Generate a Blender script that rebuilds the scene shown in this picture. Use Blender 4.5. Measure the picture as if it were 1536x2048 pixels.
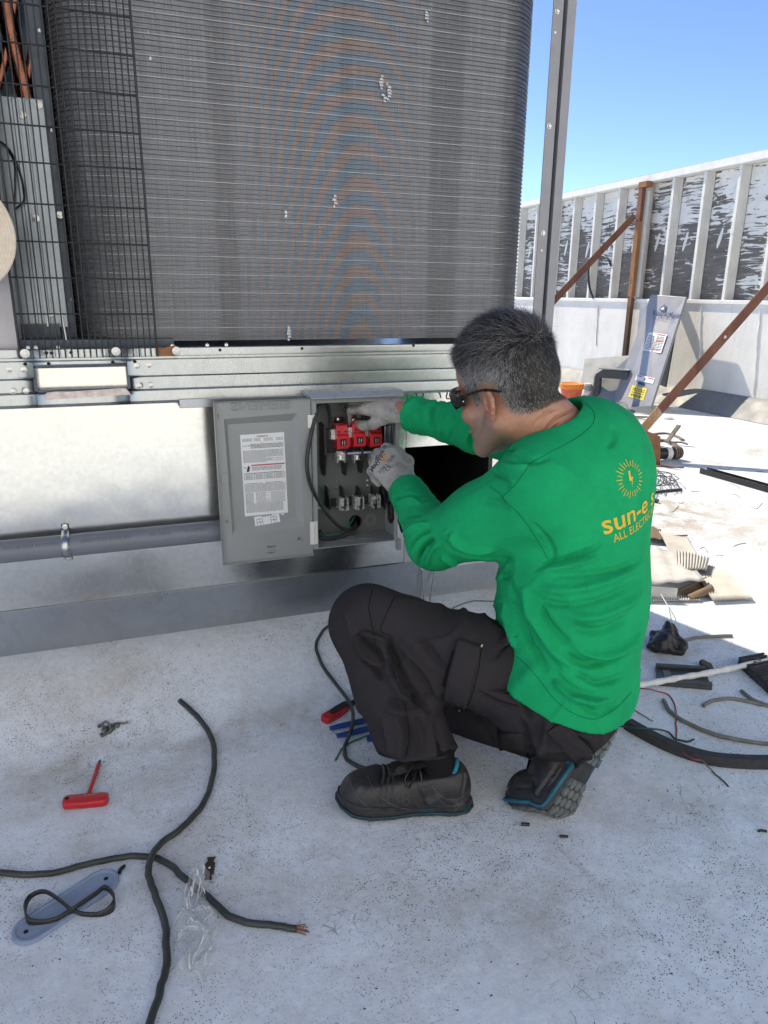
import bpy, math, random
import numpy as np
from mathutils import Vector, Matrix
from mathutils.bvhtree import BVHTree
random.seed(7); RNG = np.random.default_rng(7)
for o in list(bpy.data.objects): bpy.data.objects.remove(o)
scene = bpy.context.scene
col = scene.collection
PI = math.pi

# ------------------------------------------------------------------ camera
FPX, CX, CY, CAMH = 1448.0, 768.0, 1024.0, 1.12
def _dir(x, y):
    d = np.array([x-CX, -(y-CY), -FPX]); return d/np.linalg.norm(d)
_up = -_dir(716, 5836)
_dep = _dir(210, 582); _dep = _dep-_up*_dep.dot(_up); _dep /= np.linalg.norm(_dep)
_xr = np.cross(_dep, _up)
CR = np.array([_xr, _dep, _up])
CC = np.array([0, 0, CAMH])
cam = bpy.data.objects.new('camera', bpy.data.cameras.new('camera')); col.objects.link(cam)
cam.matrix_world = Matrix([[*CR[0], 0], [*CR[1], 0], [*CR[2], CAMH], [0, 0, 0, 1]])
cam.data.sensor_fit = 'VERTICAL'; cam.data.sensor_height = 36; cam.data.lens = 36*FPX/2048
cam.data.clip_start = 0.02; cam.data.clip_end = 800
scene.camera = cam
scene.render.resolution_x, scene.render.resolution_y = 768, 1024
# ------------------------------------------------------------------ sun, sky, exposure
SUNV = Vector((0.29, -0.97, -1.0)).normalized()
sun = bpy.data.objects.new('sun', bpy.data.lights.new('sun', 'SUN')); col.objects.link(sun)
sun.data.energy = 2.4; sun.data.angle = math.radians(0.5); sun.data.color = (1.0, 0.89, 0.70)
sun.rotation_euler = SUNV.to_track_quat('-Z', 'Y').to_euler()
w = bpy.data.worlds.new('World'); scene.world = w; w.use_nodes = True
wn = w.node_tree.nodes; bg = wn['Background']; sky = wn.new('ShaderNodeTexSky'); sky.sky_type = 'NISHITA'
sky.sun_disc = False
sky.sun_elevation = math.asin(-SUNV.z)
sky.sun_rotation = math.atan2(-SUNV.x, -SUNV.y)
sky.altitude = 3000; sky.air_density = 0.6; sky.dust_density = 0.0; sky.ozone_density = 2.0
w.node_tree.links.new(sky.outputs[0], bg.inputs[0]); bg.inputs[1].default_value = 0.10
scene.view_settings.view_transform = 'Standard'
try: scene.view_settings.look = 'None'
except Exception: pass
scene.view_settings.use_curve_mapping = False
scene.view_settings.gamma = 1.0
scene.view_settings.exposure = 1.6

# ------------------------------------------------------------------ rays from the photograph to places in the world
def ray(x, y): return CR@_dir(x, y)
def at(x, y, Y):
    d = ray(x, y); return CC+d*((Y-CC[1])/d[1])
def atX(x, y, X):
    d = ray(x, y); return CC+d*((X-CC[0])/d[0])
def flat(x, y, z=0.0):
    d = ray(x, y); return CC+d*((z-CC[2])/d[2])
def dep(x, y, q):
    d = ray(x, y); return CC+d*(q/(d@(CR@np.array([0, 0, -1.0]))))
YF = 2.10            # front plane of the machine
XR = 1.335           # its right end
ZB = 0.13            # the roof coating rises to this height round the curb
def gz(x, y):
    dx = max(-4-x, 0, x-XR); dy = max(YF-y, 0, y-3.6)
    t = max(0.0, 1-math.hypot(dx, dy)/0.42)
    return ZB*t*t*(3-2*t)
def gnd(x, y, h=0.0):
    z = 0.0
    for _ in range(40):
        p = flat(x, y, z+h); z = 0.5*z+0.5*gz(p[0], p[1])
    p = flat(x, y, z+h); return np.array([p[0], p[1], gz(p[0], p[1])+h])

# ------------------------------------------------------------------ mesh helpers
def V3(p): return Vector((float(p[0]), float(p[1]), float(p[2])))
def nrm(a):
    a = np.asarray(a, float); return a/np.linalg.norm(a)
def frame(x, y):
    x = nrm(x); z = nrm(np.cross(x, y)); y = np.cross(z, x); return np.array([x, y, z]).T
class MB:
    def __init__(s): s.v = []; s.f = []; s.m = []
    def add(s, vs, fs, mi=0):
        n = len(s.v); s.v += [tuple(map(float, p)) for p in vs]; s.f += [tuple(n+i for i in q) for q in fs]; s.m += [mi]*len(fs); return s
    def box(s, c, size, R=None, mi=0):
        a, b, d = [q/2 for q in size]; vs = [(x, y, z) for x in (-a, a) for y in (-b, b) for z in (-d, d)]
        vs = np.array(vs); vs = vs@np.asarray(R).T if R is not None else vs
        return s.add(vs+np.asarray(c), [(0, 1, 3, 2), (4, 6, 7, 5), (0, 4, 5, 1), (2, 3, 7, 6), (0, 2, 6, 4), (1, 5, 7, 3)], mi)
    def span(s, x0, x1, y0, y1, z0, z1, mi=0): return s.box(((x0+x1)/2, (y0+y1)/2, (z0+z1)/2), (x1-x0, y1-y0, z1-z0), None, mi)
    def beam(s, p0, p1, w, h, up=(0, 0, 1), mi=0):
        p0 = np.asarray(p0, float); p1 = np.asarray(p1, float); x = p1-p0; L = np.linalg.norm(x)
        z = nrm(np.asarray(up)-nrm(x)*np.dot(up, nrm(x))); y = np.cross(z, nrm(x))
        return s.box((p0+p1)/2, (L, w, h), np.array([nrm(x), y, z]).T, mi)
    def tube(s, pts, r, n=8, mi=0, cap=True, flat=1.0, upv=None):
        P = np.array(pts, float); N = len(P); rs = r if hasattr(r, '__len__') else [r]*N
        T = np.gradient(P, axis=0); T /= np.linalg.norm(T, axis=1)[:, None]+1e-12
        ref = np.array([0, 0, 1.0]) if upv is None else np.asarray(upv, float)
        if abs(T[0]@ref) > .95: ref = np.array([1.0, 0, 0])
        a = nrm(np.cross(T[0], ref)); vs = []
        for i in range(N):
            if upv is not None and abs(T[i]@ref) < .98: a = np.cross(T[i], ref)
            a = nrm(a-T[i]*(a@T[i])); b = np.cross(a, T[i])
            for k in range(n):
                t = 2*PI*k/n; vs.append(P[i]+rs[i]*(math.cos(t)*a+flat*math.sin(t)*b))
        fs = [(i*n+k, i*n+(k+1) % n, (i+1)*n+(k+1) % n, (i+1)*n+k) for i in range(N-1) for k in range(n)]
        if cap: fs += [tuple(range(n-1, -1, -1)), tuple((N-1)*n+k for k in range(n))]
        return s.add(vs, fs, mi)
    def cyl(s, p0, p1, r, r2=None, n=16, mi=0): return s.tube([p0, p1], [r, r if r2 is None else r2], n, mi)
    def lathe(s, c, prof, n=20, R=None, mi=0):
        vs = []; R = np.eye(3) if R is None else np.asarray(R)
        for (r, z) in prof:
            for k in range(n):
                t = 2*PI*k/n; vs.append(np.asarray(c)+R@np.array([r*math.cos(t), r*math.sin(t), z]))
        N = len(prof)
        fs = [(i*n+k, i*n+(k+1) % n, (i+1)*n+(k+1) % n, (i+1)*n+k) for i in range(N-1) for k in range(n)]
        fs += [tuple(range(n-1, -1, -1)), tuple((N-1)*n+k for k in range(n))]
        return s.add(vs, fs, mi)
    def prism(s, poly, o, ex, ey, th, mi=0):
        ex = np.asarray(ex, float); ey = np.asarray(ey, float); ez = np.cross(ex, ey); n = len(poly); o = np.asarray(o, float)
        vs = [o+ex*p[0]+ey*p[1] for p in poly]+[o+ex*p[0]+ey*p[1]+ez*th for p in poly]
        fs = [tuple(range(n-1, -1, -1)), tuple(range(n, 2*n))]+[(i, (i+1) % n, n+(i+1) % n, n+i) for i in range(n)]
        return s.add(vs, fs, mi)
    def sheet(s, P, th=0.0, mi=0):
        P = np.array(P, float); a, b, _ = P.shape
        idx = lambda i, j: i*b+j
        fs = [(idx(i, j), idx(i+1, j), idx(i+1, j+1), idx(i, j+1)) for i in range(a-1) for j in range(b-1)]
        s.add(P.reshape(-1, 3), fs, mi); return s
    def build(s, name, m, parent=None, smooth=35, bevel=0, solid=0):
        me = bpy.data.meshes.new(name); me.from_pydata(s.v, [], s.f)
        for q in (m if isinstance(m, (list, tuple)) else [m]): me.materials.append(q)
        if len(me.materials) > 1: me.polygons.foreach_set('material_index', s.m)
        if smooth:
            me.polygons.foreach_set('use_smooth', [True]*len(me.polygons)); me.update()
            me.set_sharp_from_angle(angle=math.radians(smooth))
        return obj(name, me, parent, bevel, solid)
def obj(name, me, parent=None, bevel=0, solid=0):
    o = bpy.data.objects.new(name, me); col.objects.link(o)
    if parent is not None:
        o.parent = parent; o.matrix_parent_inverse = WM(parent).inverted()
    if solid:
        md = o.modifiers.new('solid', 'SOLIDIFY'); md.thickness = solid; md.offset = 0
    if bevel:
        md = o.modifiers.new('bevel', 'BEVEL'); md.width = bevel; md.segments = 2; md.limit_method = 'ANGLE'; md.angle_limit = math.radians(40)
    return o
def WM(o):
    M = o.matrix_basis.copy(); p = o
    while p.parent:
        M = p.parent.matrix_basis@p.matrix_parent_inverse@M; p = p.parent
    return M
def tag(o, label=None, cat=None, group=None, kind=None):
    if label: o['label'] = label
    if cat: o['category'] = cat
    if group: o['group'] = group
    if kind: o['kind'] = kind
    return o
def empty(name, loc, label, cat, group=None):
    o = bpy.data.objects.new(name, None); col.objects.link(o); o.location = V3(loc); o.empty_display_size = .05
    return tag(o, label, cat, group)
def clone(o, parent=None, shift=(0, 0, 0)):
    c = o.copy(); col.objects.link(c)
    mpi = o.matrix_parent_inverse.copy()
    if parent is not None: c.parent = parent; c.matrix_parent_inverse = mpi
    c.location = o.location+Vector(shift); return c
def spline(pts, k=8):
    P = np.array(pts, float); Q = np.vstack([2*P[0]-P[1], P, 2*P[-1]-P[-2]]); out = []
    for i in range(1, len(Q)-2):
        for t in np.linspace(0, 1, k, endpoint=False):
            a, b, c, d = Q[i-1], Q[i], Q[i+1], Q[i+2]
            out.append(.5*((2*b)+(c-a)*t+(2*a-5*b+4*c-d)*t*t+(3*b-a-3*c+d)*t**3))
    out.append(P[-1]); return np.array(out)
def gline(px, r, k=8, lift=None, jit=0.0):
    """a line lying on the roof through photo points; lift: extra height per point"""
    L = [0]*len(px) if lift is None else lift
    P = spline([gnd(x, y, r+l) for (x, y), l in zip(px, L)], k)
    if jit:
        J = RNG.normal(size=P.shape)*jit; J[:, 2] = np.abs(J[:, 2])*.4
        for _ in range(2): J[1:-1] = (J[:-2]+2*J[1:-1]+J[2:])/4
        P = P+J*1.6
    return P
# text as flat mesh: returns verts (n,2) and faces
_txt = {}
def text2d(s, bold=0.0, res=3):
    if (s, bold) in _txt: return _txt[(s, bold)]
    cu = bpy.data.curves.new('t', 'FONT'); cu.body = s; cu.size = 1; cu.offset = bold; cu.resolution_u = res
    o = bpy.data.objects.new('t', cu); col.objects.link(o)
    bpy.context.view_layer.update()
    me = bpy.data.meshes.new_from_object(o.evaluated_get(bpy.context.evaluated_depsgraph_get()))
    v = np.array([(p.co.x, p.co.y) for p in me.vertices]); f = [tuple(p.vertices) for p in me.polygons]
    bpy.data.objects.remove(o); bpy.data.meshes.remove(me); bpy.data.curves.remove(cu)
    _txt[(s, bold)] = (v, f); return v, f
def outline_text(mb, s, o, ex, ey, size, width, th, mi=0):
    v, f = text2d(s, 0.0, 4); cnt = {}
    for q in f:
        for a, b in zip(q, q[1:]+q[:1]):
            k = (min(a, b), max(a, b)); cnt[k] = cnt.get(k, 0)+1
    v = v*size; x0 = v[:, 0].min(); sx = width/(v[:, 0].max()-x0); ex = np.asarray(ex, float); ey = np.asarray(ey, float)
    for (a, b), c in cnt.items():
        if c != 1: continue
        p = np.array([(v[a, 0]-x0)*sx, v[a, 1]]); q = np.array([(v[b, 0]-x0)*sx, v[b, 1]]); d = q-p; L = np.linalg.norm(d)
        if L < 1e-6: continue
        d /= L; nn = np.array([-d[1], d[0]])*th/2; p = p-d*th*.3; q = q+d*th*.3
        mb.add([np.asarray(o)+ex*t[0]+ey*t[1] for t in (p-nn, q-nn, q+nn, p+nn)], [(0, 1, 2, 3)], mi)
def put_text(mb, s, o, ex, ey, size, width=None, align='l', bold=0.0, mi=0, th=0.0):
    v, f = text2d(s, bold); v = v*size; w0 = v[:, 0].max()-v[:, 0].min()
    sx = 1 if width is None else width/w0
    v = v.copy(); v[:, 0] = (v[:, 0]-v[:, 0].min())*sx
    if align == 'c': v[:, 0] -= w0*sx/2
    ex = np.asarray(ex, float); ey = np.asarray(ey, float)
    P = np.asarray(o)+v[:, :1]*ex+v[:, 1:]*ey
    mb.add(P, f, mi); return w0*sx

# ------------------------------------------------------------------ material helpers
class NT:
    def __init__(s, name):
        s.m = bpy.data.materials.new(name); s.m.use_nodes = True; s.t = s.m.node_tree; s.n = s.t.nodes; s.l = s.t.links
        s.b = s.n['Principled BSDF']; s.pos = s.n.new('ShaderNodeNewGeometry').outputs['Position']
    def set(s, **k):
        for a, v in k.items():
            a = a.replace('_', ' ')
            if hasattr(v, 'links') or hasattr(v, 'is_linked'): s.l.new(v, s.b.inputs[a])
            else: s.b.inputs[a].default_value = (*v, 1) if isinstance(v, tuple) and len(v) == 3 and 'Radius' not in a else v
        return s
    def mapping(s, scale=(1, 1, 1), src=None, rot=(0, 0, 0), loc=(0, 0, 0)):
        q = s.n.new('ShaderNodeMapping'); s.l.new(src or s.pos, q.inputs[0]); q.inputs['Scale'].default_value = scale; q.inputs['Rotation'].default_value = rot; q.inputs['Location'].default_value = loc
        return q.outputs[0]
    def noise(s, scale, detail=4, rough=.55, dist=0, src=None, out='Fac'):
        q = s.n.new('ShaderNodeTexNoise'); q.inputs['Scale'].default_value = scale; q.inputs['Detail'].default_value = detail
        q.inputs['Roughness'].default_value = rough; q.inputs['Distortion'].default_value = dist; s.l.new(src or s.pos, q.inputs['Vector']); return q.outputs[out]
    def voro(s, scale, feature='F1', src=None, out='Distance', rnd=1.0):
        q = s.n.new('ShaderNodeTexVoronoi'); q.feature = feature; q.inputs['Scale'].default_value = scale; q.inputs['Randomness'].default_value = rnd; s.l.new(src or s.pos, q.inputs['Vector']); return q.outputs[out]
    def wave(s, scale, src=None, dist=0, detail=2, dscale=1, axis='X', prof='SIN'):
        q = s.n.new('ShaderNodeTexWave'); q.bands_direction = axis; q.wave_profile = prof; q.inputs['Scale'].default_value = scale
        q.inputs['Distortion'].default_value = dist; q.inputs['Detail'].default_value = detail; q.inputs['Detail Scale'].default_value = dscale
        s.l.new(src or s.pos, q.inputs['Vector']); return q.outputs['Fac']
    def ramp(s, fac, stops):
        q = s.n.new('ShaderNodeValToRGB'); s.l.new(fac, q.inputs[0]); e = q.color_ramp.elements
        while len(e) < len(stops): e.new(.5)
        for i, (p, c) in enumerate(stops):
            e[i].position = p; c = (c, c, c) if not isinstance(c, tuple) else c; e[i].color = (*c[:3], 1)
        return q.outputs[0]
    def mix(s, fac, a, b, mode='MIX'):
        q = s.n.new('ShaderNodeMix'); q.data_type = 'RGBA'; q.blend_type = mode
        for i, v in ((0, fac), (6, a), (7, b)):
            if hasattr(v, 'is_linked'): s.l.new(v, q.inputs[i])
            else: q.inputs[i].default_value = v if i == 0 else ((*v, 1) if isinstance(v, tuple) else (v, v, v, 1))
        return q.outputs[2]
    def math(s, op, a, b=0.0, c=None):
        q = s.n.new('ShaderNodeMath'); q.operation = op
        for i, v in ((0, a), (1, b), (2, c)):
            if v is None: continue
            if hasattr(v, 'is_linked'): s.l.new(v, q.inputs[i])
            else: q.inputs[i].default_value = v
        return q.outputs[0]
    def sep(s, src=None):
        q = s.n.new('ShaderNodeSeparateXYZ'); s.l.new(src or s.pos, q.inputs[0]); return q.outputs
    def bump(s, h, strength=.3, dist=.002, chain=None):
        q = s.n.new('ShaderNodeBump'); q.inputs['Strength'].default_value = strength; q.inputs['Distance'].default_value = dist; s.l.new(h, q.inputs['Height'])
        if chain is not None: s.l.new(chain, q.inputs['Normal'])
        s.l.new(q.outputs[0], s.b.inputs['Normal']); return q.outputs[0]
def simple(name, c, rough=.5, metal=0.0, var=.15, scale=30, bump=.15, bscale=None, dirt=None, **k):
    s = NT(name); n = s.noise(scale, 5)
    lo = tuple(q*(1-var) for q in c); hi = tuple(min(1, q*(1+var)) for q in c)
    cc = s.ramp(n, [(.3, lo), (.7, hi)])
    if dirt:
        cc = s.mix(s.ramp(s.noise(dirt[1], 6, .65), [(dirt[2], 0.0), (dirt[2]+.12, 1.0)]), cc, dirt[0])
    r = s.ramp(s.noise(scale*1.7, 3), [(.3, max(0, rough-.08)), (.7, min(1, rough+.08))])
    s.set(Base_Color=cc, Metallic=metal, Roughness=r, **k)
    if bump: s.bump(s.noise(bscale or scale*6, 3), bump, .002)
    return s.m
# ================================================================== materials
def m_roof():
    s = NT('roof_coating'); P = s.pos
    big = s.noise(.9, 6, .6); mid = s.noise(5, 6, .62); fine = s.noise(55, 5, .7)
    base = s.ramp(big, [(.3, (.68, .73, .80)), (.7, (.77, .825, .89))])
    grime = s.ramp(mid, [(.45, 0.0), (.72, 0.50)])
    base = s.mix(grime, base, (.47, .46, .445))
    # brown dirt, washed into pools
    pool = s.math('MULTIPLY', s.ramp(s.noise(1.35, 7, .66, .5, s.mapping((1, 1, 1), P, loc=(3.1, 1.7, 0))), [(.56, 0.0), (.74, 1.0)]), .55)
    base = s.mix(pool, base, (.36, .30, .225))
    X, Y, Z = s.sep()
    wig = s.math('MULTIPLY', s.math('SUBTRACT', s.noise(2.2, 5, .65), .5), .35)
    toe = s.math('ABSOLUTE', s.math('ADD', s.math('SUBTRACT', Y, 1.69), wig))
    toe = s.math('MULTIPLY', s.math('MULTIPLY', s.ramp(toe, [(.0, 1.0), (.10, 0.0)]), s.ramp(s.noise(7, 6, .7), [(.42, 0.0), (.62, 1.0)])), .55)
    base = s.mix(toe, base, (.33, .31, .28))
    ramp_ = s.math('MULTIPLY', s.ramp(Z, [(.02, 0.0), (.10, 1.0)]), .28)
    base = s.mix(ramp_, base, (.66, .59, .50))
    for cx, cy, rr, kk in ((2.75, 3.0, .6, .95), (3.2, 2.35, .5, 1.0), (4.6, 3.9, .5, .7), (3.9, 3.0, .5, .6), (.1, 1.3, .5, .3), (-.2, 1.75, .35, .35), (.62, .98, .30, .35), (1.15, .95, .35, .30)):
        dd = s.math('ADD', s.math('POWER', s.math('SUBTRACT', X, cx), 2.0), s.math('POWER', s.math('SUBTRACT', Y, cy), 2.0))
        st = s.math('MULTIPLY', s.math('MULTIPLY', s.ramp(s.math('POWER', dd, .5), [(rr*.2, 1.0), (rr, 0.0)]), s.ramp(s.noise(6, 7, .7, .6), [(.40, 0.0), (.60, 1.0)])), kk)
        base = s.mix(st, base, (.36, .29, .21))
    sl = s.math('ABSOLUTE', s.math('ADD', s.math('ADD', s.math('MULTIPLY', X, .991), s.math('MULTIPLY', Y, .133)), s.math('MULTIPLY_ADD', s.math('SUBTRACT', s.noise(5, 3), .5), .02, -.917-.01)))
    seam_ = s.math('MULTIPLY', s.ramp(sl, [(.0, 1.0), (.014, 0.0)]), s.math('MULTIPLY', s.ramp(s.math('MULTIPLY', Y, .5), [(.15, 0.0), (.2, 1.0)]), s.ramp(s.math('MULTIPLY', Y, .5), [(.5, 1.0), (.58, 0.0)])))
    base = s.mix(s.math('MULTIPLY', seam_, .25), base, (.40, .41, .42))
    mott = s.ramp(fine, [(.35, .84), (.65, 1.0)])
    base = s.mix(.8, base, mott, 'MULTIPLY')
    # pinholes
    area = s.ramp(s.noise(2.1, 4, .6), [(.32, 0.0), (.6, 1.0)])
    v1 = s.voro(190, 'F1', P); pit = s.math('LESS_THAN', v1, s.math('MULTIPLY_ADD', s.noise(24, 4, .7), .66, -.115))
    pit2 = s.math('LESS_THAN', s.voro(85, 'F1', s.mapping((1, 1.7, 1), P, rot=(0, 0, .5))), .13)
    keep = s.math('GREATER_THAN', s.noise(40, 2, .5), .36)
    pits = s.math('MULTIPLY', s.math('MULTIPLY', s.math('MAXIMUM', pit, pit2), keep), area)
    # hairline cracks
    wob = s.mix(.035, P, s.noise(14, 3, .6, out='Color'), 'ADD')
    e = s.voro(17, 'DISTANCE_TO_EDGE', wob); cr = s.ramp(e, [(0.0, 1.0), (.022, 0.0)])
    e2 = s.voro(42, 'DISTANCE_TO_EDGE', wob); cr2 = s.ramp(e2, [(0.0, 1.0), (.035, 0.0)])
    cm = s.ramp(s.noise(3.4, 5, .7, 0, s.mapping((1, 1, 1), P, loc=(9, 4, 0))), [(.54, 0.0), (.66, 1.0)])
    cm2 = s.ramp(s.noise(26, 2, .5), [(.47, 0.0), (.55, 1.0)])
    crk = s.math('MULTIPLY', s.math('MULTIPLY', s.math('MAXIMUM', cr, cr2), cm), cm2)
    scr = s.ramp(s.noise(9, 5, .75, 2.0, s.mapping((1, 5, 1), P, rot=(0, 0, .9))), [(.69, 0.0), (.73, .6)])
    dark = s.math('MAXIMUM', s.math('MAXIMUM', pits, s.math('MULTIPLY', crk, .85)), scr)
    c = s.mix(dark, base, (.055, .055, .058))
    s.set(Base_Color=c, Roughness=.62, Specular_IOR_Level=.35)
    h = s.math('SUBTRACT', s.math('ADD', s.math('MULTIPLY', fine, .5), s.math('MULTIPLY', s.noise(160, 3, .6), .35)), s.math('MULTIPLY', dark, .8))
    h = s.math('ADD', h, s.math('MULTIPLY', seam_, 1.2))
    b1 = s.bump(s.noise(11, 4, .5), .45, .012); s.bump(h, .55, .003, b1)
    return s.m
def m_rust(name, stops, scale=9, stretch=(1, 1, .35)):
    s = NT(name); v = s.mapping(stretch)
    n = s.noise(scale, 7, .68, .4, v); c = s.ramp(n, stops)
    c = s.mix(.55, c, s.ramp(s.noise(90, 4, .7), [(.3, .55), (.7, 1.0)]), 'MULTIPLY')
    s.set(Base_Color=c, Roughness=.85, Metallic=.1); s.bump(s.noise(70, 6, .7), .6, .004); return s.m
def m_ply():
    s = NT('peeling_plywood'); P = s.pos; z = s.sep()[2]
    v = s.mapping((1, 2.2, 17), P); warp = s.mix(.9, v, s.noise(2.6, 3, .5, out='Color'), 'ADD')
    n = s.noise(1.25, 6, .62, 1.6, warp)
    n2 = s.noise(1.6, 3, .5, 0, s.mapping((1, 1.2, 1.4), P))
    zz = s.math('MULTIPLY_ADD', z, -.72, 1.33)       # more paint lost towards the bottom of the board
    t = s.math('ADD', s.math('ADD', n, s.math('MULTIPLY', n2, .55)), s.math('MULTIPLY', zz, .27))
    peel = s.ramp(t, [(.775, 0.0), (.795, 1.0)])
    paint = s.ramp(s.noise(6, 5), [(.3, (.66, .64, .60)), (.7, (.78, .77, .74))])
    wood = s.ramp(s.noise(2.2, 6, .7, 1.0, warp), [(.3, (.09, .082, .076)), (.6, (.18, .165, .15)), (.8, (.29, .26, .235))])
    s.set(Base_Color=s.mix(peel, paint, wood), Roughness=.8); s.bump(s.math('ADD', s.math('MULTIPLY', peel, -.7), s.math('MULTIPLY', n, .6)), .5, .004)
    return s.m
def m_wall():
    s = NT('coated_wall'); P = s.pos; X, Y, z = s.sep()
    n = s.noise(2.5, 6, .6); c = s.ramp(n, [(.3, (.62, .60, .56)), (.7, (.74, .73, .70))])
    streak = s.ramp(s.noise(2.2, 5, .65, .2, s.mapping((1, 3.2, .25), P)), [(.55, 0.0), (.78, .6)])
    c = s.mix(streak, c, (.45, .42, .38))
    spots = s.math('MULTIPLY', s.ramp(s.voro(34, 'F1', s.mapping((1, 1.4, .8), P)), [(.10, 1.0), (.19, 0.0)]), s.ramp(s.noise(3.3, 4, .6), [(.55, 0.0), (.66, .8)]))
    c = s.mix(spots, c, (.2, .19, .18))
    s.set(Base_Color=c, Roughness=.75); b = s.bump(s.noise(6, 4, .5), .22, .02); s.bump(s.noise(60, 4), .3, .004, b); return s.m
def m_galv(name, base=(.60, .60, .58), rough=.3, spangle=60, tint=None, streak=.25, bumpk=.10):
    s = NT(name); P = s.pos
    sp = s.voro(spangle, 'F1', P, 'Color'); g = s.n.new('ShaderNodeRGBToBW'); s.l.new(sp, g.inputs[0])
    fine = s.noise(230, 4, .7, 0, s.mapping((1, 1, .25), P)); big = s.noise(5, 5, .6)
    c = s.mix(.35, tuple(base), s.ramp(g.outputs[0], [(.2, .80), (.8, 1.0)]), 'MULTIPLY')
    c = s.mix(streak, c, s.ramp(fine, [(.3, .70), (.7, 1.05)]), 'MULTIPLY')
    c = s.mix(.3, c, s.ramp(big, [(.3, .78), (.7, 1.0)]), 'MULTIPLY')
    scr = s.ramp(s.noise(7, 3, .5, 3.0, s.mapping((1, 1, 7), P, rot=(0, .6, 0))), [(.715, 0.0), (.73, .35)])
    c = s.mix(scr, c, (.35, .35, .35))
    if tint: c = s.mix(tint[1], c, tint[0])
    r = s.math('ADD', s.math('MULTIPLY', s.math('SUBTRACT', big, .5), .16), s.math('MULTIPLY_ADD', s.math('SUBTRACT', fine, .5), .14, rough))
    s.set(Base_Color=c, Metallic=1.0, Roughness=r); b = s.bump(s.noise(2.0, 3), .22, .03); s.bump(fine, bumpk, .0008, b); return s.m
ROOF = m_roof(); PLY = m_ply(); WALL = m_wall()
RUST = m_rust('rusty_iron', [(.25, (.10, .045, .035)), (.5, (.20, .085, .06)), (.75, (.28, .14, .095))])
RUST2 = m_rust('orange_rust', [(.25, (.09, .04, .025)), (.45, (.30, .14, .06)), (.6, (.34, .17, .085)), (.8, (.46, .31, .20))], 5, (1, 1, .5))
RUSTP = m_rust('rusty_iron_with_old_paint', [(.3, (.30, .12, .06)), (.5, (.45, .27, .15)), (.68, (.62, .52, .40))], 6)
GALV = m_galv('galvanised_panel', (.76, .76, .73), .18, 80)
GALV2 = m_galv('galvanised_rail', (.50, .53, .54), .30, 55, None, .3, .15)
FLASH = m_galv('dull_flashing', (.40, .43, .47), .32, 40, None, .15)
PAINTW = simple('white_painted_steel', (.72, .71, .68), .5, 0, .08, 12, .2, None, ((.42, .36, .30), 9, .66))
PAINTST = simple('white_painted_stud', (.66, .66, .63), .55, 0, .08, 8, .2, None, ((.36, .31, .27), 7, .68))
CAPM = simple('weathered_cap_flashing', (.50, .49, .46), .5, .3, .12, 6)
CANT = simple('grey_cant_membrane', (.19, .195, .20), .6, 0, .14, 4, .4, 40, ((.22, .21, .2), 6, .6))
STEELB = simple('zinc_screw', (.62, .62, .60), .3, 1.0, .1, 80)
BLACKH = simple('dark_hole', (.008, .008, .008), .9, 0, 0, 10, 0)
RUBBER = simple('black_rubber', (.020, .020, .022), .5, 0, .2, 40, .2)
BLACKP = simple('black_plastic', (.012, .012, .014), .38, 0, .2, 40, .1)

# ================================================================== roof
xs = np.unique(np.concatenate([np.linspace(-60, -6, 10), np.linspace(-6, -1.5, 12), np.arange(-1.5, 2.6, .045), np.linspace(2.6, 8, 24), np.linspace(8, 90, 12)]))
ys = np.unique(np.concatenate([np.linspace(-60, -2, 14), np.linspace(-2, .5, 8), np.arange(.5, 4.2, .045), np.linspace(4.2, 12, 22), np.linspace(12, 120, 14)]))
P = np.array([[(x, y, gz(x, y)) for y in ys] for x in xs])
fl = MB().sheet(P).build('roof_floor', ROOF, smooth=60); tag(fl, kind='structure')
fl['label'] = 'white coated flat roof with black pinholes and cracks'

# ================================================================== parapet
XW = 5.8; ZR = 1.085; ZT = 2.40; Y0w, Y1w = .6, 26.0
par = empty('parapet_wall', (XW, 8, 0), 'long white parapet wall with peeling plywood between its studs', 'wall')
n = 120; yy = np.linspace(Y0w, Y1w, n); prof = [(XW+.0, .205), (XW-.002, .5), (XW+.004, .8), (XW, ZR-.02)]
mb = MB(); mb.span(XW, XW+.25, Y0w, Y1w, 0, ZR-.02); mb.build('lower_wall', WALL, par)
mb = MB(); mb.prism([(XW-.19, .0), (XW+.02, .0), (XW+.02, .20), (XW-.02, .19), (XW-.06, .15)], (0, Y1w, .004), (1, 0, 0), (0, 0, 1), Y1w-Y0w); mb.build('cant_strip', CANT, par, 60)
mb = MB(); mb.span(XW-.025, XW+.12, Y0w, Y1w, ZR-.025, ZR+.014); mb.build('sill_rail', PAINTW, par, bevel=.004)
mb = MB(); mb.span(XW+.105, XW+.12, Y0w, Y1w, ZR+.014, ZT-.062); mb.build('sheathing', PLY, par)
mb = MB(); mb.span(XW-.03, XW+.25, Y0w, Y1w, ZT-.022, ZT+.022); mb.span(XW-.034, XW-.031, Y0w, Y1w, ZT-.055, ZT+.015, 1); mb.build('cap_flashing', [CAPM, PAINTW], par)
mb = MB(); mb.span(XW-.022, XW+.12, Y0w, Y1w, ZT-.06, ZT-.024); mb.build('top_rail', PAINTW, par)
SP = .4545; Ys0 = 8.194
first = None; firstp = None; firstg = None
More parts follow.
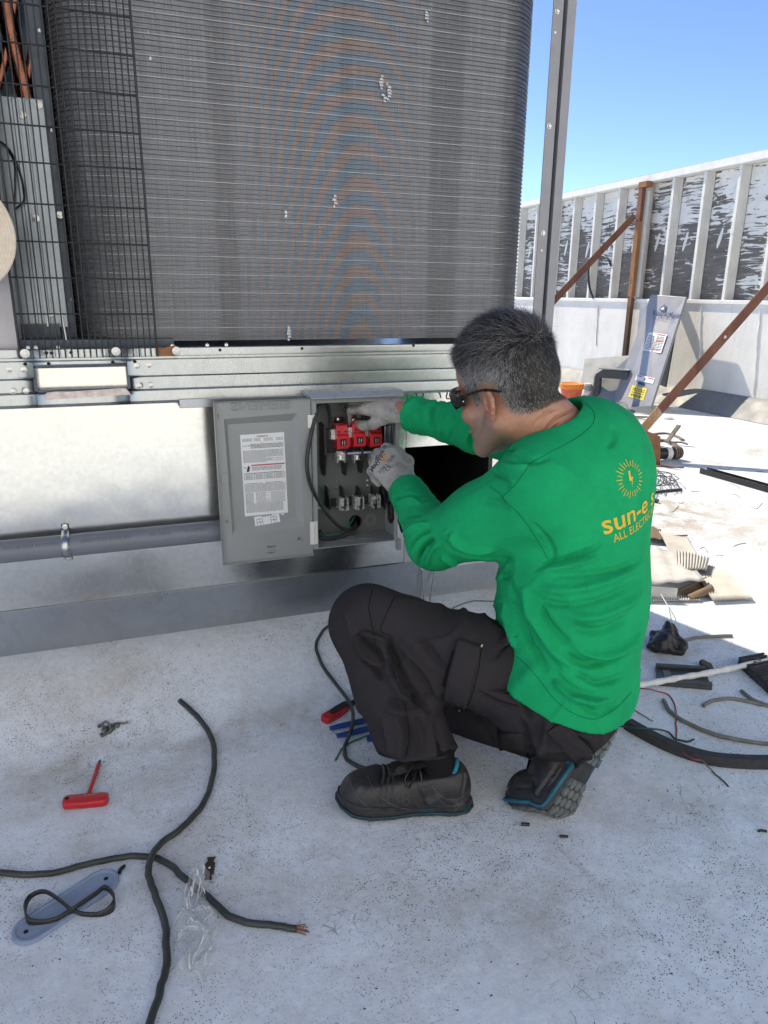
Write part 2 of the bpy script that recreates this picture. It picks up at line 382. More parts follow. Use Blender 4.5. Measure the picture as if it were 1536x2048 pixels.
for k in range(-16, 39):
    y = Ys0+SP*k
    if first is None:
        mb = MB(); a = .018; b = .035
        mb.span(0, .004, -a, a, 0, ZT-.062-ZR-.014); mb.span(.004, .105, -a, -a+.004, 0, ZT-.062-ZR-.014); mb.span(.092, .096, -a-.022, -a, 0, ZT-.062-ZR-.014)
        for q in (.25, .62, 1.0): mb.cyl((-.004, 0, q), (0, 0, q), .007, n=8)
        first = mb.build('stud', PAINTST, par, 0); first.location = (XW, y, ZR+.014)
        first.matrix_parent_inverse = Matrix.Translation((-XW, -8, 0))
        mb = MB(); mb.span(0, .010, .022, SP-.05, 0.002, ZT-.066-ZR-.014)
        firstp = mb.build('plywood_panel', PLY, par, 0); firstp.location = (XW+.0935, y, ZR+.016)
        firstp.matrix_parent_inverse = first.matrix_parent_inverse
        poly = [(.022*math.cos(t), .10*math.sin(t)) for t in np.linspace(0, 2*PI, 14, endpoint=False)]
        firstg = MB().prism(poly, (0, 0, 0), (0, -1, 0), (.0, -.25, 1), -.004).build('plywood_plug', PAINTW, par, 0); firstg.location = (XW+.0925, y+.26, 1.72)
        firstg.matrix_parent_inverse = first.matrix_parent_inverse
    else:
        clone(first, par, (0, SP*(k+16), 0)); clone(firstp, par, (0, SP*(k+16), 0))
        if -6 < k < 8: clone(firstg, par, (0, SP*(k+16)+random.uniform(-.05, .05), random.uniform(-.03, .03)))
# seams in the coating and sills
for (px, py0, py1) in ((1402, 612, 735), (1520, 620, 790), (1196, 612, 690)):
    a = atX(px, py0, XW-.003); bb = atX(px-4 if px < 1500 else px-12, py1, XW-.003)
    pts = [a+(bb-a)*t+np.array([0, random.uniform(-.008, .008), 0]) for t in np.linspace(0, 1, 14)]
    MB().tube(pts, [.006+.004*random.random() for _ in pts], 6).build('coating_seam', WALL, par, 60)
# old white paint left on the cant strip
for poly in ([(1299, 805), (1312, 794), (1382, 813)], [(1294, 813), (1340, 811), (1446, 830)]):
    pp = [flat(x, y, .006) for x, y in poly]
    pass

# ------------------------------------------------------------------ rusty braces
def angle_iron(mb, p0, p1, w, t, up):
    p0 = np.asarray(p0); p1 = np.asarray(p1); x = nrm(p1-p0); z = nrm(np.asarray(up)-x*np.dot(up, x)); y = np.cross(z, x)
    mb.beam(p0+z*w/2, p1+z*w/2, t, w, z); mb.beam(p0+y*(w/2+t/2), p1+y*(w/2+t/2), w, t, z)
Xp = XW-.09
top = atX(1272, 437, Xp); y1 = top[1]
br = empty('wall_brace', (Xp, y1, 0), 'rusty steel brace with upright post beside the leaning grey panel', 'brace', 'steel braces propping the parapet')
foot = np.array([top[0]-top[2]/.96, y1, .01])
mb = MB(); angle_iron(mb, foot, top, .075, .006, (-1, 0, 1)); mb.build('diagonal_bar', RUST, br, 0)
mb = MB(); pa = atX(1273, 376, Xp+.03); mid = atX(1263, 520, Xp+.03); low = np.array([Xp+.03, pa[1], .17])
mb.beam([Xp+.03, y1-.02, 1.12], [Xp+.03, y1-.02, top[2]-.03], .072, .05, (1, 0, 0)); mb.build('middle_post', RUST2, br, 0, .004)
mb = MB(); mb.beam([Xp+.03, y1-.02, top[2]-.029], [Xp+.03, y1-.02, pa[2]], .07, .05, (1, 0, 0)); mb.build('upper_post', RUST, br, 0, .004)
mb = MB(); mb.beam([Xp+.03, y1-.022, .02], [Xp+.03, y1-.022, 1.118], .068, .045, (1, 0, 0)); mb.build('lower_post', m_rust('dark_rust', [(.3, (.045, .03, .025)), (.55, (.12, .06, .035)), (.8, (.32, .17, .08))], 6, (1, 1, .3)), br, 0, .004)
mb = MB(); mb.span(Xp, XW+.0, y1-.12, y1+.02, pa[2]-.01, pa[2]+.05); mb.build('top_plate', RUST2, br, 0, .004)
mb = MB(); mb.span(Xp+.07, Xp+.076, y1-.10, y1-.055, 1.12, pa[2]-.05); mb.build('flat_bar', PAINTST, br, 0)
y2 = 4.15
f0 = at(1287, 873, y2); e0 = at(1536, 590, y2); dr = (e0-f0)/(e0-f0)[0]
foot2 = f0-dr*(f0[2]/dr[2]); foot2[2] = .01; top2 = foot2+dr*(Xp-foot2[0])
br2 = empty('wall_brace', foot2, 'rusty steel brace rising to the right out of the debris', 'brace', 'steel braces propping the parapet')
split = foot2+(top2-foot2)*.13
mb = MB(); angle_iron(mb, split, top2, .075, .006, (-1, 0, 1)); mb.build('diagonal_bar', RUST, br2, 0)
mb = MB(); angle_iron(mb, foot2, split, .0755, .006, (-1, 0, 1)); mb.build('painted_end', RUSTP, br2, 0)
bh = foot2+(top2-foot2)*.33+np.array([-.0, -.003, .05])
mb = MB(); mb.lathe(bh, [(.012, -.004), (.012, .002)], 12, np.array([[1, 0, 0], [0, 0, -1], [0, 1, 0]])); mb.build('bolt', STEELB, br2)
mb = MB(); mb.span(Xp+.0, Xp+.05, y2-.04, y2+.04, .02, top2[2]+.2); mb.build('upper_post', RUST2, br2, 0)
# black hose hanging on the boards
hp = spline([atX(x, y, XW-.03) for x, y in ((1186, 596), (1179, 575), (1177, 548), (1180, 528), (1192, 515), (1206, 512), (1217, 519), (1222, 532))], 6)
mb = MB().tube(hp, .014, 8); tag(mb.build('hose', RUBBER, None, 60), 'black hose looping out of the boards behind the upper brace', 'hose')

# tall white wall, added unseen behind the viewpoint to bounce sunlight
mb = MB(); mb.span(-12, 12, -3.3, -3.0, 0, 6.0); tag(mb.build('bounce_wall', WALL, None, 0), kind='structure')
# ================================================================== roof curb under the machine
def U(px, py, dy=0.0): return at(px, py, YF+dy)
XL = -2.2
zs = [float(U(600, y)[2]) for y in (690, 704, 711, 742, 768, 792)]    # rail: lip top, lip bottom, band, ridge, ridge, bottom
ZRB = zs[5]; ZLT = zs[0]
hx0, hx1 = float(U(812, 900)[0]), float(U(985, 910)[0]); hz1 = float(U(840, 893)[2]); hz0 = hz1-.30
sx = float(U(838, 1150)[0])
curb = empty('roof_curb', (.2, YF, ZB), 'galvanised sheet metal curb under the air conditioner with a black opening', 'curb')
def plate(x0, x1, z0, z1, y, holes=(), nx=1):
    X = sorted({x0, x1, *[h[0] for h in holes], *[h[1] for h in holes]}); Z = sorted({z0, z1, *[h[2] for h in holes], *[h[3] for h in holes]})
    mb = MB()
    for i in range(len(X)-1):
        for j in range(len(Z)-1):
            cx, cz = (X[i]+X[i+1])/2, (Z[j]+Z[j+1])/2
            if any(h[0] < cx < h[1] and h[2] < cz < h[3] for h in holes): continue
            mb.add([(X[i], y, Z[j]), (X[i+1], y, Z[j]), (X[i+1], y, Z[j+1]), (X[i], y, Z[j+1])], [(0, 1, 2, 3)])
    return mb
plate(XL, sx, .10, ZLT-.03, YF, [(hx0, sx, hz0, hz1)]).build('galvanised_panel', GALV, curb, 0)
plate(sx-.01, XR-.02, .10, ZLT-.03, YF-.002, [(hx0, hx1, hz0, hz1)]).build('galvanised_panel', GALV, curb, 0)
ft = float(U(200, 1197)[2]); ft = float(U(0, 1225)[2])
mb = MB(); mb.span(XL, sx+.004, YF-.006, YF-.003, .08, ft); mb.span(XL, sx+.004, YF-.006, YF-.0035, ft, ft+.0015); mb.build('base_flashing', FLASH, curb, 0)
mb = MB(); mb.span(sx+.005, XR-.016, YF-.006, YF-.003, .08, ft-.03); mb.build('base_flashing', GALV2, curb, 0)
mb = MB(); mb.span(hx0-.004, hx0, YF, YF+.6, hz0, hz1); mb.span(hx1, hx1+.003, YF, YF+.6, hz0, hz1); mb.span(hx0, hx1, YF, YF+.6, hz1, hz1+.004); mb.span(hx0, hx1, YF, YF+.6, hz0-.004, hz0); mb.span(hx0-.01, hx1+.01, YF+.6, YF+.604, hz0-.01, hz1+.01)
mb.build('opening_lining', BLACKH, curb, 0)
mb = MB(); mb.span(hx1-.014, hx1-.001, YF-.001, YF+.03, hz0, hz1-.004); mb.build('opening_edge', RUBBER, curb, 0)
mb = MB(); mb.span(XR-.022, XR-.018, YF, 3.6, .05, ZRB); mb.span(XL, XR-.022, 3.596, 3.6, .05, ZRB); mb.span(XL, XL+.004, YF+.01, 3.59, .05, ZRB); mb.build('side_panel', GALV, curb, 0)
# marker scribble
MARK = simple('marker_ink', (.12, .11, .13), .6, 0, .2, 60, 0)
for st in ([(829, 771), (821, 776), (822, 784), (832, 787)], [(834, 772), (833, 800)], [(847, 771), (846, 798)], [(858, 770), (866, 779), (878, 785), (882, 796)], [(893, 769), (905, 780)], [(906, 768), (896, 782), (893, 796), (899, 798)]):
    MB().tube(spline([U(x, y, -.0026) for x, y in st], 5), .0026, 5, flat=.3, upv=(0, 1, 0)).build('marker_stroke', MARK, curb, 60)
mb = MB(); mb.lathe(U(802, 777, -.003), [(.006, -.002), (.004, .003)], 8, frame((1, 0, 0), (0, 0, 1))); mb.build('screw', BLACKP, curb)

# ================================================================== air conditioner
ac = empty('air_conditioner', (.2, YF, ZRB), 'large rooftop air conditioner with its grey coil laid bare', 'air conditioner')
ENDP = simple('coil_end_plate', (.075, .09, .115), .4, .6, .15, 30, .1)
YR = YF-.034
s0, s1 = float(U(70, 760, -.034)[0]), float(U(257, 760, -.034)[0]); sz1 = float(U(165, 734, -.034)[2]); sz0 = float(U(165, 780, -.034)[2])
full = [(0.010, zs[0]), (0, zs[0]-.002), (0, zs[1]), (.007, zs[1]-.001), (.007, zs[2]), (0, zs[2]-.002), (.001, zs[3]+.003), (.008, zs[3]-.002), (.008, zs[4]+.003), (.001, zs[4]-.002), (-.001, zs[5]+.008), (.004, zs[5]), (.012, zs[5])]
def rail(x0, x1, zlo=-1, zhi=9):
    pr = []
    for (a, z), (a2, z2) in zip(full[:-1], full[1:]):
        for t in np.linspace(0, 1, 9)[:-1]: pr.append((a+(a2-a)*t, z+(z2-z)*t))
    pr = [q for q in pr+[full[-1]] if zlo <= q[1] <= zhi]
    N = max(2, int((x1-x0)/.05)); xs_ = np.linspace(x0, x1, N)
    return MB().sheet([[(x, YR+a, z) for a, z in pr] for x in xs_])
rw = rail(XL, s0); o = rw.build('base_rail', GALV2, ac, 25, 0, .003)
rail(s1, XR+.004).build('base_rail', GALV2, ac, 25, 0, .003)
rail(s0, s1, sz1, 9).build('base_rail', GALV2, ac, 25, 0, .003)
rail(s0, s1, -1, sz0).build('base_rail', GALV2, ac, 25, 0, .003)
mb = MB(); mb.span(s0-.004, s0+.004, YR+.002, YF-.001, sz0, sz1); mb.span(s1-.004, s1+.004, YR+.002, YF-.001, sz0, sz1); mb.span(s0+.004, s1-.004, YR+.004, YF-.001, sz0-.004, sz0+.003); mb.span(s0+.004, s1-.004, YR+.006, YF-.001, sz1-.002, sz1+.004); mb.build('slot_edge', ENDP, ac, 0)  # slot sides coloured dark for the shade along its edges
mb = MB(); mb.span(XL, XR, YR+.012, 3.6, ZLT-.022, ZLT-.010); mb.build('base_pan', GALV2, ac, 0)
# torn paper under the slot
TORN = simple('torn_paper', (.62, .53, .50), .8, 0, .25, 50, .3)
q = [(275, 800), (283, 786), (300, 783), (322, 781), (352, 779), (400, 777), (432, 773), (455, 771), (462, 778), (466, 787), (440, 789), (400, 792), (340, 796), (300, 799)]
q = [(87, 800), (88, 790), (95, 785), (112, 783), (140, 783), (170, 781), (205, 779), (240, 776), (252, 777), (262, 789), (230, 791), (150, 796)]
pp = [U(x, y, -.0365) for x, y in q]; MB().prism([(p[0], p[2]) for p in pp], (0, pp[0][1], 0), (1, 0, 0), (0, 0, 1), .0012).build('torn_paper', TORN, ac, 0)
# rivets and holes
riv = None
for (x, y) in ((19, 739), (47, 739), (26, 783), (52, 782), (273, 732), (298, 730), (278, 772), (302, 771)):
    p = U(x, y, -.037)
    if riv is None:
        mb = MB(); R = frame((1, 0, 0), (0, 0, 1)); mb.lathe((0, 0, 0), [(.0075, -.004), (.0075, .0005), (.0055, .001), (.005, .003), (.001, .0042)], 14, R); riv = mb.build('rivet', STEELB, ac); riv.location = V3(p); riv.matrix_parent_inverse = WM(ac).inverted(); p0 = p
    else: clone(riv, ac, p-p0)
hol = None
for (x, y, dy) in ((51, 728, -.0355), (97, 727, -.0355), (226, 724, -.0355), (269, 723, -.0355), (92, 706, -.0355), (103, 706, -.0355), (142, 705, -.0355), (440, 700, -.0355), (604, 697, -.0355), (827, 691, -.0355)):
    p = U(x, y, dy)
    if hol is None:
        mb = MB(); mb.lathe((0, 0, 0), [(.0042, -.002), (.0042, .0016)], 10, frame((1, 0, 0), (0, 0, 1))); hol = mb.build('screw_hole', BLACKH, ac); hol.location = V3(p); hol.matrix_parent_inverse = WM(ac).inverted(); h0 = p
    else: clone(hol, ac, p-h0)
# coil
YC = YF+.06; cl, cr = float(at(80, 0, YC+.05)[0])-.0, float(at(1085, 0, YC+.05)[0])-.0
def coil_path(off=0.0):
    r = .15; pts = [(cl-off, YC+.55), (cl-off, YC+.3)]
    for t in np.linspace(PI, 1.5*PI, 9): pts.append((cl+r+(r+off)*math.cos(t), YC+r+(r+off)*math.sin(t)))
    for x in np.linspace(cl+r, cr-r, 16)[1:-1]: pts.append((x, YC-off))
    for t in np.linspace(1.5*PI, 2*PI, 11): pts.append((cr-r+(r+off)*math.cos(t), YC+r+(r+off)*math.sin(t)))
    for y in (YC+.35, YC+.7, YC+1.1): pts.append((cr+off, y))
    return np.array(pts)
def m_fin():
    s = NT('coil_fins'); P = s.pos; X, Y, z = s.sep()
    fine = s.noise(420, 3, .8, 0, s.mapping((1, 1, .012), P)); rows = s.noise(160, 2, .6, 0, s.mapping((.02, .02, 1), P))
    c = s.ramp(fine, [(.3, (.105, .112, .13)), (.7, (.25, .26, .285))])
    c = s.mix(.5, c, s.ramp(rows, [(.3, .6), (.7, 1.0)]), 'MULTIPLY')
    # bands of bent fins
    band = s.ramp(s.noise(1.0, 1, .3, 0, s.mapping((6.3, 0, .03), P, loc=(.27, 0, 0))), [(.40, .62), (.44, 1.0)])
    c = s.mix(.8, c, band, 'MULTIPLY')
    # painted moire: brown and blue interference waves put into the fin colour
    d = s.math('POWER', s.math('ADD', s.math('POWER', s.math('MULTIPLY', s.math('SUBTRACT', X, .72), 1.5), 2.0), s.math('POWER', s.math('MULTIPLY', s.math('SUBTRACT', z, .62), .42), 2.0)), .5)
    ph = s.math('ADD', s.math('MULTIPLY', d, 190.0), s.math('MULTIPLY', s.noise(2.5, 3, .5), 14.0))
    wv = s.math('MULTIPLY_ADD', s.math('SINE', ph), .5, .5)
    tint = s.ramp(wv, [(.28, (.05, .15, .26)), (.5, (.13, .13, .14)), (.75, (.28, .15, .10))])
    m = s.math('MULTIPLY', s.ramp(s.math('ABSOLUTE', s.math('SUBTRACT', X, .62)), [(.08, 1.0), (.34, 0.0)]), .44)
    c = s.mix(m, c, s.mix(.5, tint, s.ramp(fine, [(.3, .6), (.7, 1.0)]), 'MULTIPLY'))
    v = s.math('LESS_THAN', s.voro(26, 'F1', s.mapping((1, 0, .035), P)), .012)
    c = s.mix(s.math('MULTIPLY', v, .6), c, (.42, .43, .45))
    g = s.math('MULTIPLY', s.ramp(s.voro(5.0, 'F1', s.mapping((2.2, 0, .9), P, loc=(.3, 0, .1))), [(.03, 1.0), (.06, 0.0)]), s.ramp(s.noise(60, 3, .7, 0, s.mapping((1, 1, .4), P)), [(.5, 0.0), (.6, 1.0)]))  # pale flecks: light through gaps in the fins put into the colour
    c = s.mix(g, c, (.75, .76, .78))
    s.set(Base_Color=c, Metallic=.55, Roughness=.48); s.bump(fine, .5, .002); return s.m
FIN = m_fin()
TUBE1 = simple('coil_tube_edge', (.16, .165, .18), .42, .7, .12, 40, .1); TUBE2 = simple('coil_tube_bright', (.25, .26, .28), .36, .7, .12, 25, .1)  # second one paler: reflection lines along the coil put into the colour
z0c, z1c = ZLT+.012, 2.10
cp = coil_path(0.0); zz = [z0c, z1c]
coil = MB().sheet([[(x, y, z) for z in zz] for x, y in cp]).build('condenser_coil', FIN, ac, 60)
mb = MB(); mb.sheet([[(x, y, z) for z in zz] for x, y in coil_path(-.03)]); mb.build('coil_back', FIN, ac, 60)
def sweep(offi, offo, h):
    a = coil_path(offi); b = coil_path(offo); mb = MB(); n = len(a); vs = []
    for i in range(n): vs += [(*a[i], -h/2), (*b[i], -h/2*.55), (*b[i], h/2*.55), (*a[i], h/2)]
    fs = [(4*i+k, 4*i+4+k, 4*i+5+k, 4*i+1+k) for i in range(n-1) for k in range(3)]; mb.add(vs, fs); return mb
pt = .0119; N = int((z1c-z0c)/pt)
t1 = sweep(-.001, .0035, .0042).build('coil_tube', TUBE1, coil, 60); t2 = sweep(-.001, .0042, .0042).build('coil_tube', TUBE2, coil, 60)
t1.location = (0, 0, z0c+pt); t2.location = (0, 0, z0c+pt*3)
for k in range(2, N):
    if k == 3: continue
    c = clone(t2 if k % 4 == 3 else t1, coil); c.location.z = z0c+pt*k
FIN_GLINT = simple('painted_fin_glint', (.78, .79, .80), .3, .3, .05, 60, 0)  # white slats painted in for light glinting through the coil
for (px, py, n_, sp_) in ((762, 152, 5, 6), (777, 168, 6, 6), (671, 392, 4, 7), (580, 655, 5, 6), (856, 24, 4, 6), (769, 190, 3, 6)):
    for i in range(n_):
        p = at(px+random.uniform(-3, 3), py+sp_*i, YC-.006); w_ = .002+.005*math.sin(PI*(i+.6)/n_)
        MB().sheet([[p+np.array([-w_, -.002, -.0035]), p+np.array([-w_*.6, .003, .0035])], [p+np.array([w_, -.002, -.0030]), p+np.array([w_*.6, .003, .0035])]]).build('fin_glint', FIN_GLINT, coil, 0, 0, .0006)
# corner post
POSTM = simple('grey_painted_post', (.23, .235, .265), .38, .25, .06, 14, .08)
pz0, pz1 = ZLT-.02, 2.12
x0 = float(U(1070, 616)[0]); x1 = float(U(1110, 616)[0])
x0 = (x0+float(U(1104, 4)[0]))/2; x1 = (x1+float(U(1147, 4)[0]))/2
xa = x0+(x1-x0)*.46; xb = x0+(x1-x0)*.60
mb = MB(); pr = [(x0, 0), (xa, 0), (xa, .022), (xb, .022), (xb, -.006), (x1, -.006), (x1, .045), (x1-.003, .045), (x1-.003, -.003), (xb+.003, -.003), (xb+.003, .025), (xa-.003, .025), (xa-.003, .003), (x0, .003)]
mb.prism([(x, YF+y) for x, y in pr], (0, 0, pz0), (1, 0, 0), (0, 1, 0), pz1-pz0); post = mb.build('corner_post', POSTM, ac, 0)
for (x, y) in ((1113, 22), (1097, 252), (1085, 466)):
    mb = MB(); mb.lathe((float(U(x, y)[0])+.002, YF-.0005, float(U(x, y)[2])), [(.008, 0), (.008, .001), (.006, .0015), (.005, .005), (.0015, .006)], 12, frame((1, 0, 0), (0, 0, 1))); mb.build('screw', STEELB, post)
for (x, y) in ((1109, 65), (1082, 501)):
    mb = MB(); mb.lathe((float(U(x, y)[0])+.002, YF-.0005, float(U(x, y)[2])), [(.0035, 0), (.0035, .001)], 10, frame((1, 0, 0), (0, 0, 1))); mb.build('screw_hole', PAINTW, post)
# cover, back and left cabinet
mb = MB(); mb.span(XL, XR+.01, YF-.015, 3.62, 2.12, 2.16); mb.build('top_cover', POSTM, ac, 0, .004)
mb = MB(); mb.span(XL, cr, 3.58, 3.6, ZLT, 2.12); mb.span(XL, XL+.02, YF, 3.58, ZLT, 2.12); mb.build('cabinet_panel', POSTM, ac, 0)
LAV = simple('lavender_grey_paint', (.40, .39, .42), .42, .1, .08, 12, .1, None, ((.25, .24, .25), 30, .70))
lx = float(U(38, 690)[0]); mb = MB(); mb.span(XL+.02, lx, YF-.004, YF+.002, ZLT-.004, 2.12); mb.span(lx-.003, lx, YF+.002, YF+.09, ZLT-.004, 2.12); mb.build('cabinet_panel', LAV, ac, 0)
INNER = m_galv('inner_galvanised', (.32, .36, .40), .34, 60, None)
yi = YF+.16
ix1 = float(at(136, 640, yi)[0]); izt = float(at(60, 196, yi)[2]); ib = float(at(100, 655, yi)[2])
mb = MB(); mb.span(lx-.3, ix1, yi, yi+.004, ib, izt)
mb.span(ix1-.075, ix1-.06, yi-.006, yi-.0005, ib, izt-.004); mb.span(ix1-.045, ix1-.037, yi-.004, yi-.0005, ib, izt-.004); ip = mb.build('inner_panel', INNER, ac, 0, .002)
for (x, y) in ((45, 230), (78, 210), (72, 437), (120, 430)):
    mb = MB(); p = at(x, y, yi-.001); mb.lathe(p, [(.010, -.001), (.009, .003), (.0045, .004), (.0045, .009), (.001, .010)], 12, frame((1, 0, 0), (0, 0, 1))); mb.build('screw', STEELB, ip)
BLUEG = simple('blue_grey_sheet', (.20, .27, .36), .4, .4, .08, 10)
mb = MB(); mb.span(lx-.4, ix1+.02, yi+.12, yi+.124, ZLT, 2.1); mb.build('back_sheet', BLUEG, ac, 0)
ex0, ex1 = float(at(72, 0, YC+.12)[0]), float(at(84, 0, YC+.12)[0])
mb = MB(); mb.span(ex0-.03, ex1-.002, YC+.12, YC+.126, ZLT, 2.1); mb.span(ex1-.006, ex1-.002, YC+.10, YC+.12, ZLT, 2.1); ep = mb.build('coil_end_plate', ENDP, ac, 0)
for y in (60, 260, 430, 600):
    p = at(72+y*.12, y, YC+.119); MB().lathe(p, [(.006, -.001), (.006, .002), (.002, .004)], 10, frame((1, 0, 0), (0, 0, 1))).build('screw', STEELB, ep)
mb = MB(); mb.span(lx-.2, cl+.25, YF+.02, YF+.30, ZLT-.008, ZLT+.02); mb.span(lx-.2, ex0-.03, YF+.14, YF+.15, ZLT+.02, ib+.01); mb.build('drain_pan', ENDP, ac, 0)
mb = MB(); p = at(118, 668, YF+.03); mb.beam(p+[-.022, 0, .045], p+[.012, 0, .055], .016, .003); mb.beam(p+[.012, 0, .055], p+[.018, 0, -.04], .016, .003, (1, 0, 0)); mb.beam(p+[-.022, 0, .045], p+[-.024, 0, .02], .016, .003, (1, 0, 0)); mb.build('clip', GALV2, ac, 0)
COPPER = simple('copper_pipe', (.30, .125, .08), .28, 1.0, .2, 25, .05)
for pts, r in (([(-20, -120), (8, 0), (26, 90), (44, 160), (58, 215)], .022), ([(40, -60), (28, 10), (20, 60), (8, 120), (-10, 190)], .012), ([(60, -40), (66, 60), (62, 120), (54, 175)], .010)):
    MB().tube(spline([at(x, y, yi+.035) for x, y in pts], 6), r, 14).build('copper_pipe', COPPER, ac, 60)
mb = MB(); mb.tube(spline([at(x, y, yi-.02) for x, y in ((-20, 275), (10, 290), (30, 320), (46, 370), (48, 400), (38, 412), (30, 418))], 6), .0028, 6); mb.tube(spline([at(x, y, yi-.015) for x, y in ((10, 290), (28, 325), (30, 370), (29, 410))], 6), .0024, 6); mb.build('control_wire', RUBBER, ac, 60)
# small dark fittings above the inner panel
mb = MB(); p = at(62, 170, yi+.06); mb.tube(spline([at(x, y, yi+.06) for x, y in ((70, 120), (82, 150), (88, 185), (70, 195))], 5), .006, 8); mb.box(at(75, 185, yi+.05), (.07, .03, .03)); mb.build('valve_fitting', ENDP, ac, 40)
# wire grille screwed over the left part of the coil
GRIL = simple('black_coated_wire', (.012, .013, .016), .35, .2, .1, 40, 0)
yg = YF-.046
gx0, gx1 = float(at(41, 716, yg)[0]), float(at(314, 706, yg)[0]); gz0 = float(at(200, 715, yg)[2]); gz1 = 2.11
mb = MB(); mb.cyl((gx0, yg, gz0), (gx0, yg, gz1), .0032, n=8); mb.cyl((gx1, yg, gz0), (gx1, yg, gz1), .0030, n=8)
gr = mb.build('wire_grille', GRIL, ac, 60)
nv = 22; vb = MB().cyl((0, 0, 0), (0, 0, gz1-gz0), .0019, n=6).build('wire', GRIL, gr, 60); vb.location = (gx0+(gx1-gx0)/nv, yg, gz0); vb.matrix_parent_inverse = WM(gr).inverted()
for i in range(2, nv): clone(vb, gr, ((gx1-gx0)*(i-1)/nv, random.uniform(-.001, .001), 0))
ysr = (628, 559, 490, 418, 339, 268, 191, 112, 35, -45)
hb = MB().cyl((gx0-.004, 0, 0), (gx1, 0, 0), .0021, n=6).build('wire', GRIL, gr, 60); zh = [float(at(312-.079*(706-y), y, yg+.004)[2]) for y in ysr]; hb.location = (0, yg+.004, zh[0]); hb.matrix_parent_inverse = WM(gr).inverted()
for zq in zh[1:]: clone(hb, gr, (0, 0, zq-zh[0]))
WASH = simple('white_washer', (.66, .66, .64), .4, .5, .06, 50, 0)
for (x, y) in ((50, 707), (232, 703), (353, 702)):
    mb = MB(); mb.lathe(at(x, y, yg-.002), [(.0115, -.006), (.0115, .001), (.010, .002), (.006, .0022), (.0055, .005), (.001, .006)], 18, frame((1, 0, 0), (0, 0, 1))); mb.build('washer_screw', WASH, ac)
mb = MB(); q = [at(x, y, YR-.0015) for x, y in ((315, 694), (327, 696), (338, 693), (350, 690), (356, 700), (352, 712), (316, 712))]
mb.prism([(p[0], p[2]) for p in q], (0, YR-.003, 0), (1, 0, 0), (0, 0, 1), .003); mb.build('rusty_tab', RUST2, ac, 0)
for x in (58, 73, 117, 343, 412, 450):
    mb = MB(); p = U(x, 688 if x > 300 else 692, .004); mb.lathe((p[0], YR+.016, ZLT+.0), [(.006, -.002), (.006, .006), (.003, .010)], 8); mb.build('screw', STEELB, ac)

# ================================================================== conduit, strap, steel angle
PVC = simple('grey_conduit_plastic', (.145, .16, .195), .42, 0, .05, 10, .05)
INK = simple('black_print', (.03, .03, .035), .6, 0, .1, 90, 0)
yc = YF-.034
ca = at(0, 1100, yc); cb = at(440, 1065, yc); rc = .031; zc = (ca[2]+cb[2])/2
con = empty('conduit', (-.3, yc, zc), 'grey plastic conduit running along the galvanised curb', 'conduit')
MB().cyl((XL, yc, zc), (.50, yc, zc), rc, n=28).build('pipe', PVC, con, 60)
def wrap(mb, s, x, ang, size):
    v, f = text2d(s); P = []
    for a, b in v:
        t = ang+(b*size)/rc; P.append((x+a*size, yc-(rc+.0006)*math.cos(t), zc+(rc+.0006)*math.sin(t)))
    mb.add(P, f)
mb = MB()
for s_, px in (('SCH 40', 4), ('2022 91070 904', 44), ('200215 2222 01070 804', 160), ('90C MAX', 300), ('UL LISTED', 370)):
    wrap(mb, s_, at(px, 1090, yc-.03)[0], .42, .0135)
mb.build('print', simple('faded_print', (.085, .09, .105), .6, 0, .1, 90, 0), con, 0)
st = empty('pipe_strap', at(130, 1092, yc), 'galvanised strap screwed over the grey conduit', 'strap')
xs_ = float(at(131, 1092, yc-.03)[0]); mb = MB(); pts = [(YF-.004, zc+.052), (YF-.006, zc+.036)]+[(yc-(rc+.002)*math.cos(t), zc+(rc+.002)*math.sin(t)) for t in np.linspace(1.25, -1.25, 12)]+[(YF-.006, zc-.036), (YF-.004, zc-.052)]
mb.sheet([[(xs_-.010, y, z), (xs_+.010, y, z)] for y, z in pts]); mb.build('band', GALV2, st, 40, 0, .002)
for dz in (.046, -.046): MB().lathe((xs_, YF-.006, zc+dz), [(.008, 0), (.0075, .004), (.0035, .0045), (.003, .003)], 14, frame((1, 0, 0), (0, 0, 1))).build('screw', STEELB, st)
mb = MB(); a = at(357, 793, YF-.03); b = at(620, 782, YF-.03); mb.span(a[0], b[0]+.1, YF-.045, YF-.003, a[2]-.030, a[2]-.027); mb.span(a[0], b[0]+.1, YF-.048, YF-.045, a[2]-.030, a[2]-.006)
tag(mb.build('steel_angle', FLASH, None, 0, .001), 'short blue grey steel angle fixed above the switch door', 'angle')

# ================================================================== disconnect switch
GREYP = simple('grey_enamel', (.25, .265, .27), .36, .0, .03, 20, .05)
YB = YF-.115; bx0, bx1, bz0, bz1 = .517, .785, .386, .836
sw = empty('disconnect_switch', ((bx0+bx1)/2, YF-.01, bz0), 'open grey electrical disconnect box on the curb, red fuse blocks inside', 'switch box')
mb = MB(); t = .003
mb.span(bx0, bx1, YF-.007, YF-.004, bz0, bz1); mb.build('back_plate', simple('grey_enamel_shaded', (.145, .155, .155), .4, 0, .05, 20, .05), sw, 0); mb = MB(); mb.span(bx0, bx0+t, YB, YF-.007, bz0, bz1); mb.span(bx1-t, bx1, YB, YF-.007, bz0, bz1)  # back plate enamel darkened: shade inside the box put into its colour
mb.span(bx0+t, bx1-t, YB, YF-.007, bz0, bz0+t); mb.span(bx0+t, bx1-t, YB, YF-.007, bz1-t, bz1)
mb.span(bx0+t, bx0+.014, YB, YB+.002, bz0+t, bz1-t); mb.span(bx1-.012, bx1-t, YB, YB+.002, bz0+t, bz1-t); mb.span(bx0+.014, bx1-.012, YB, YB+.002, bz1-.014, bz1-t)
mb.build('enclosure', GREYP, sw, 0, .001)
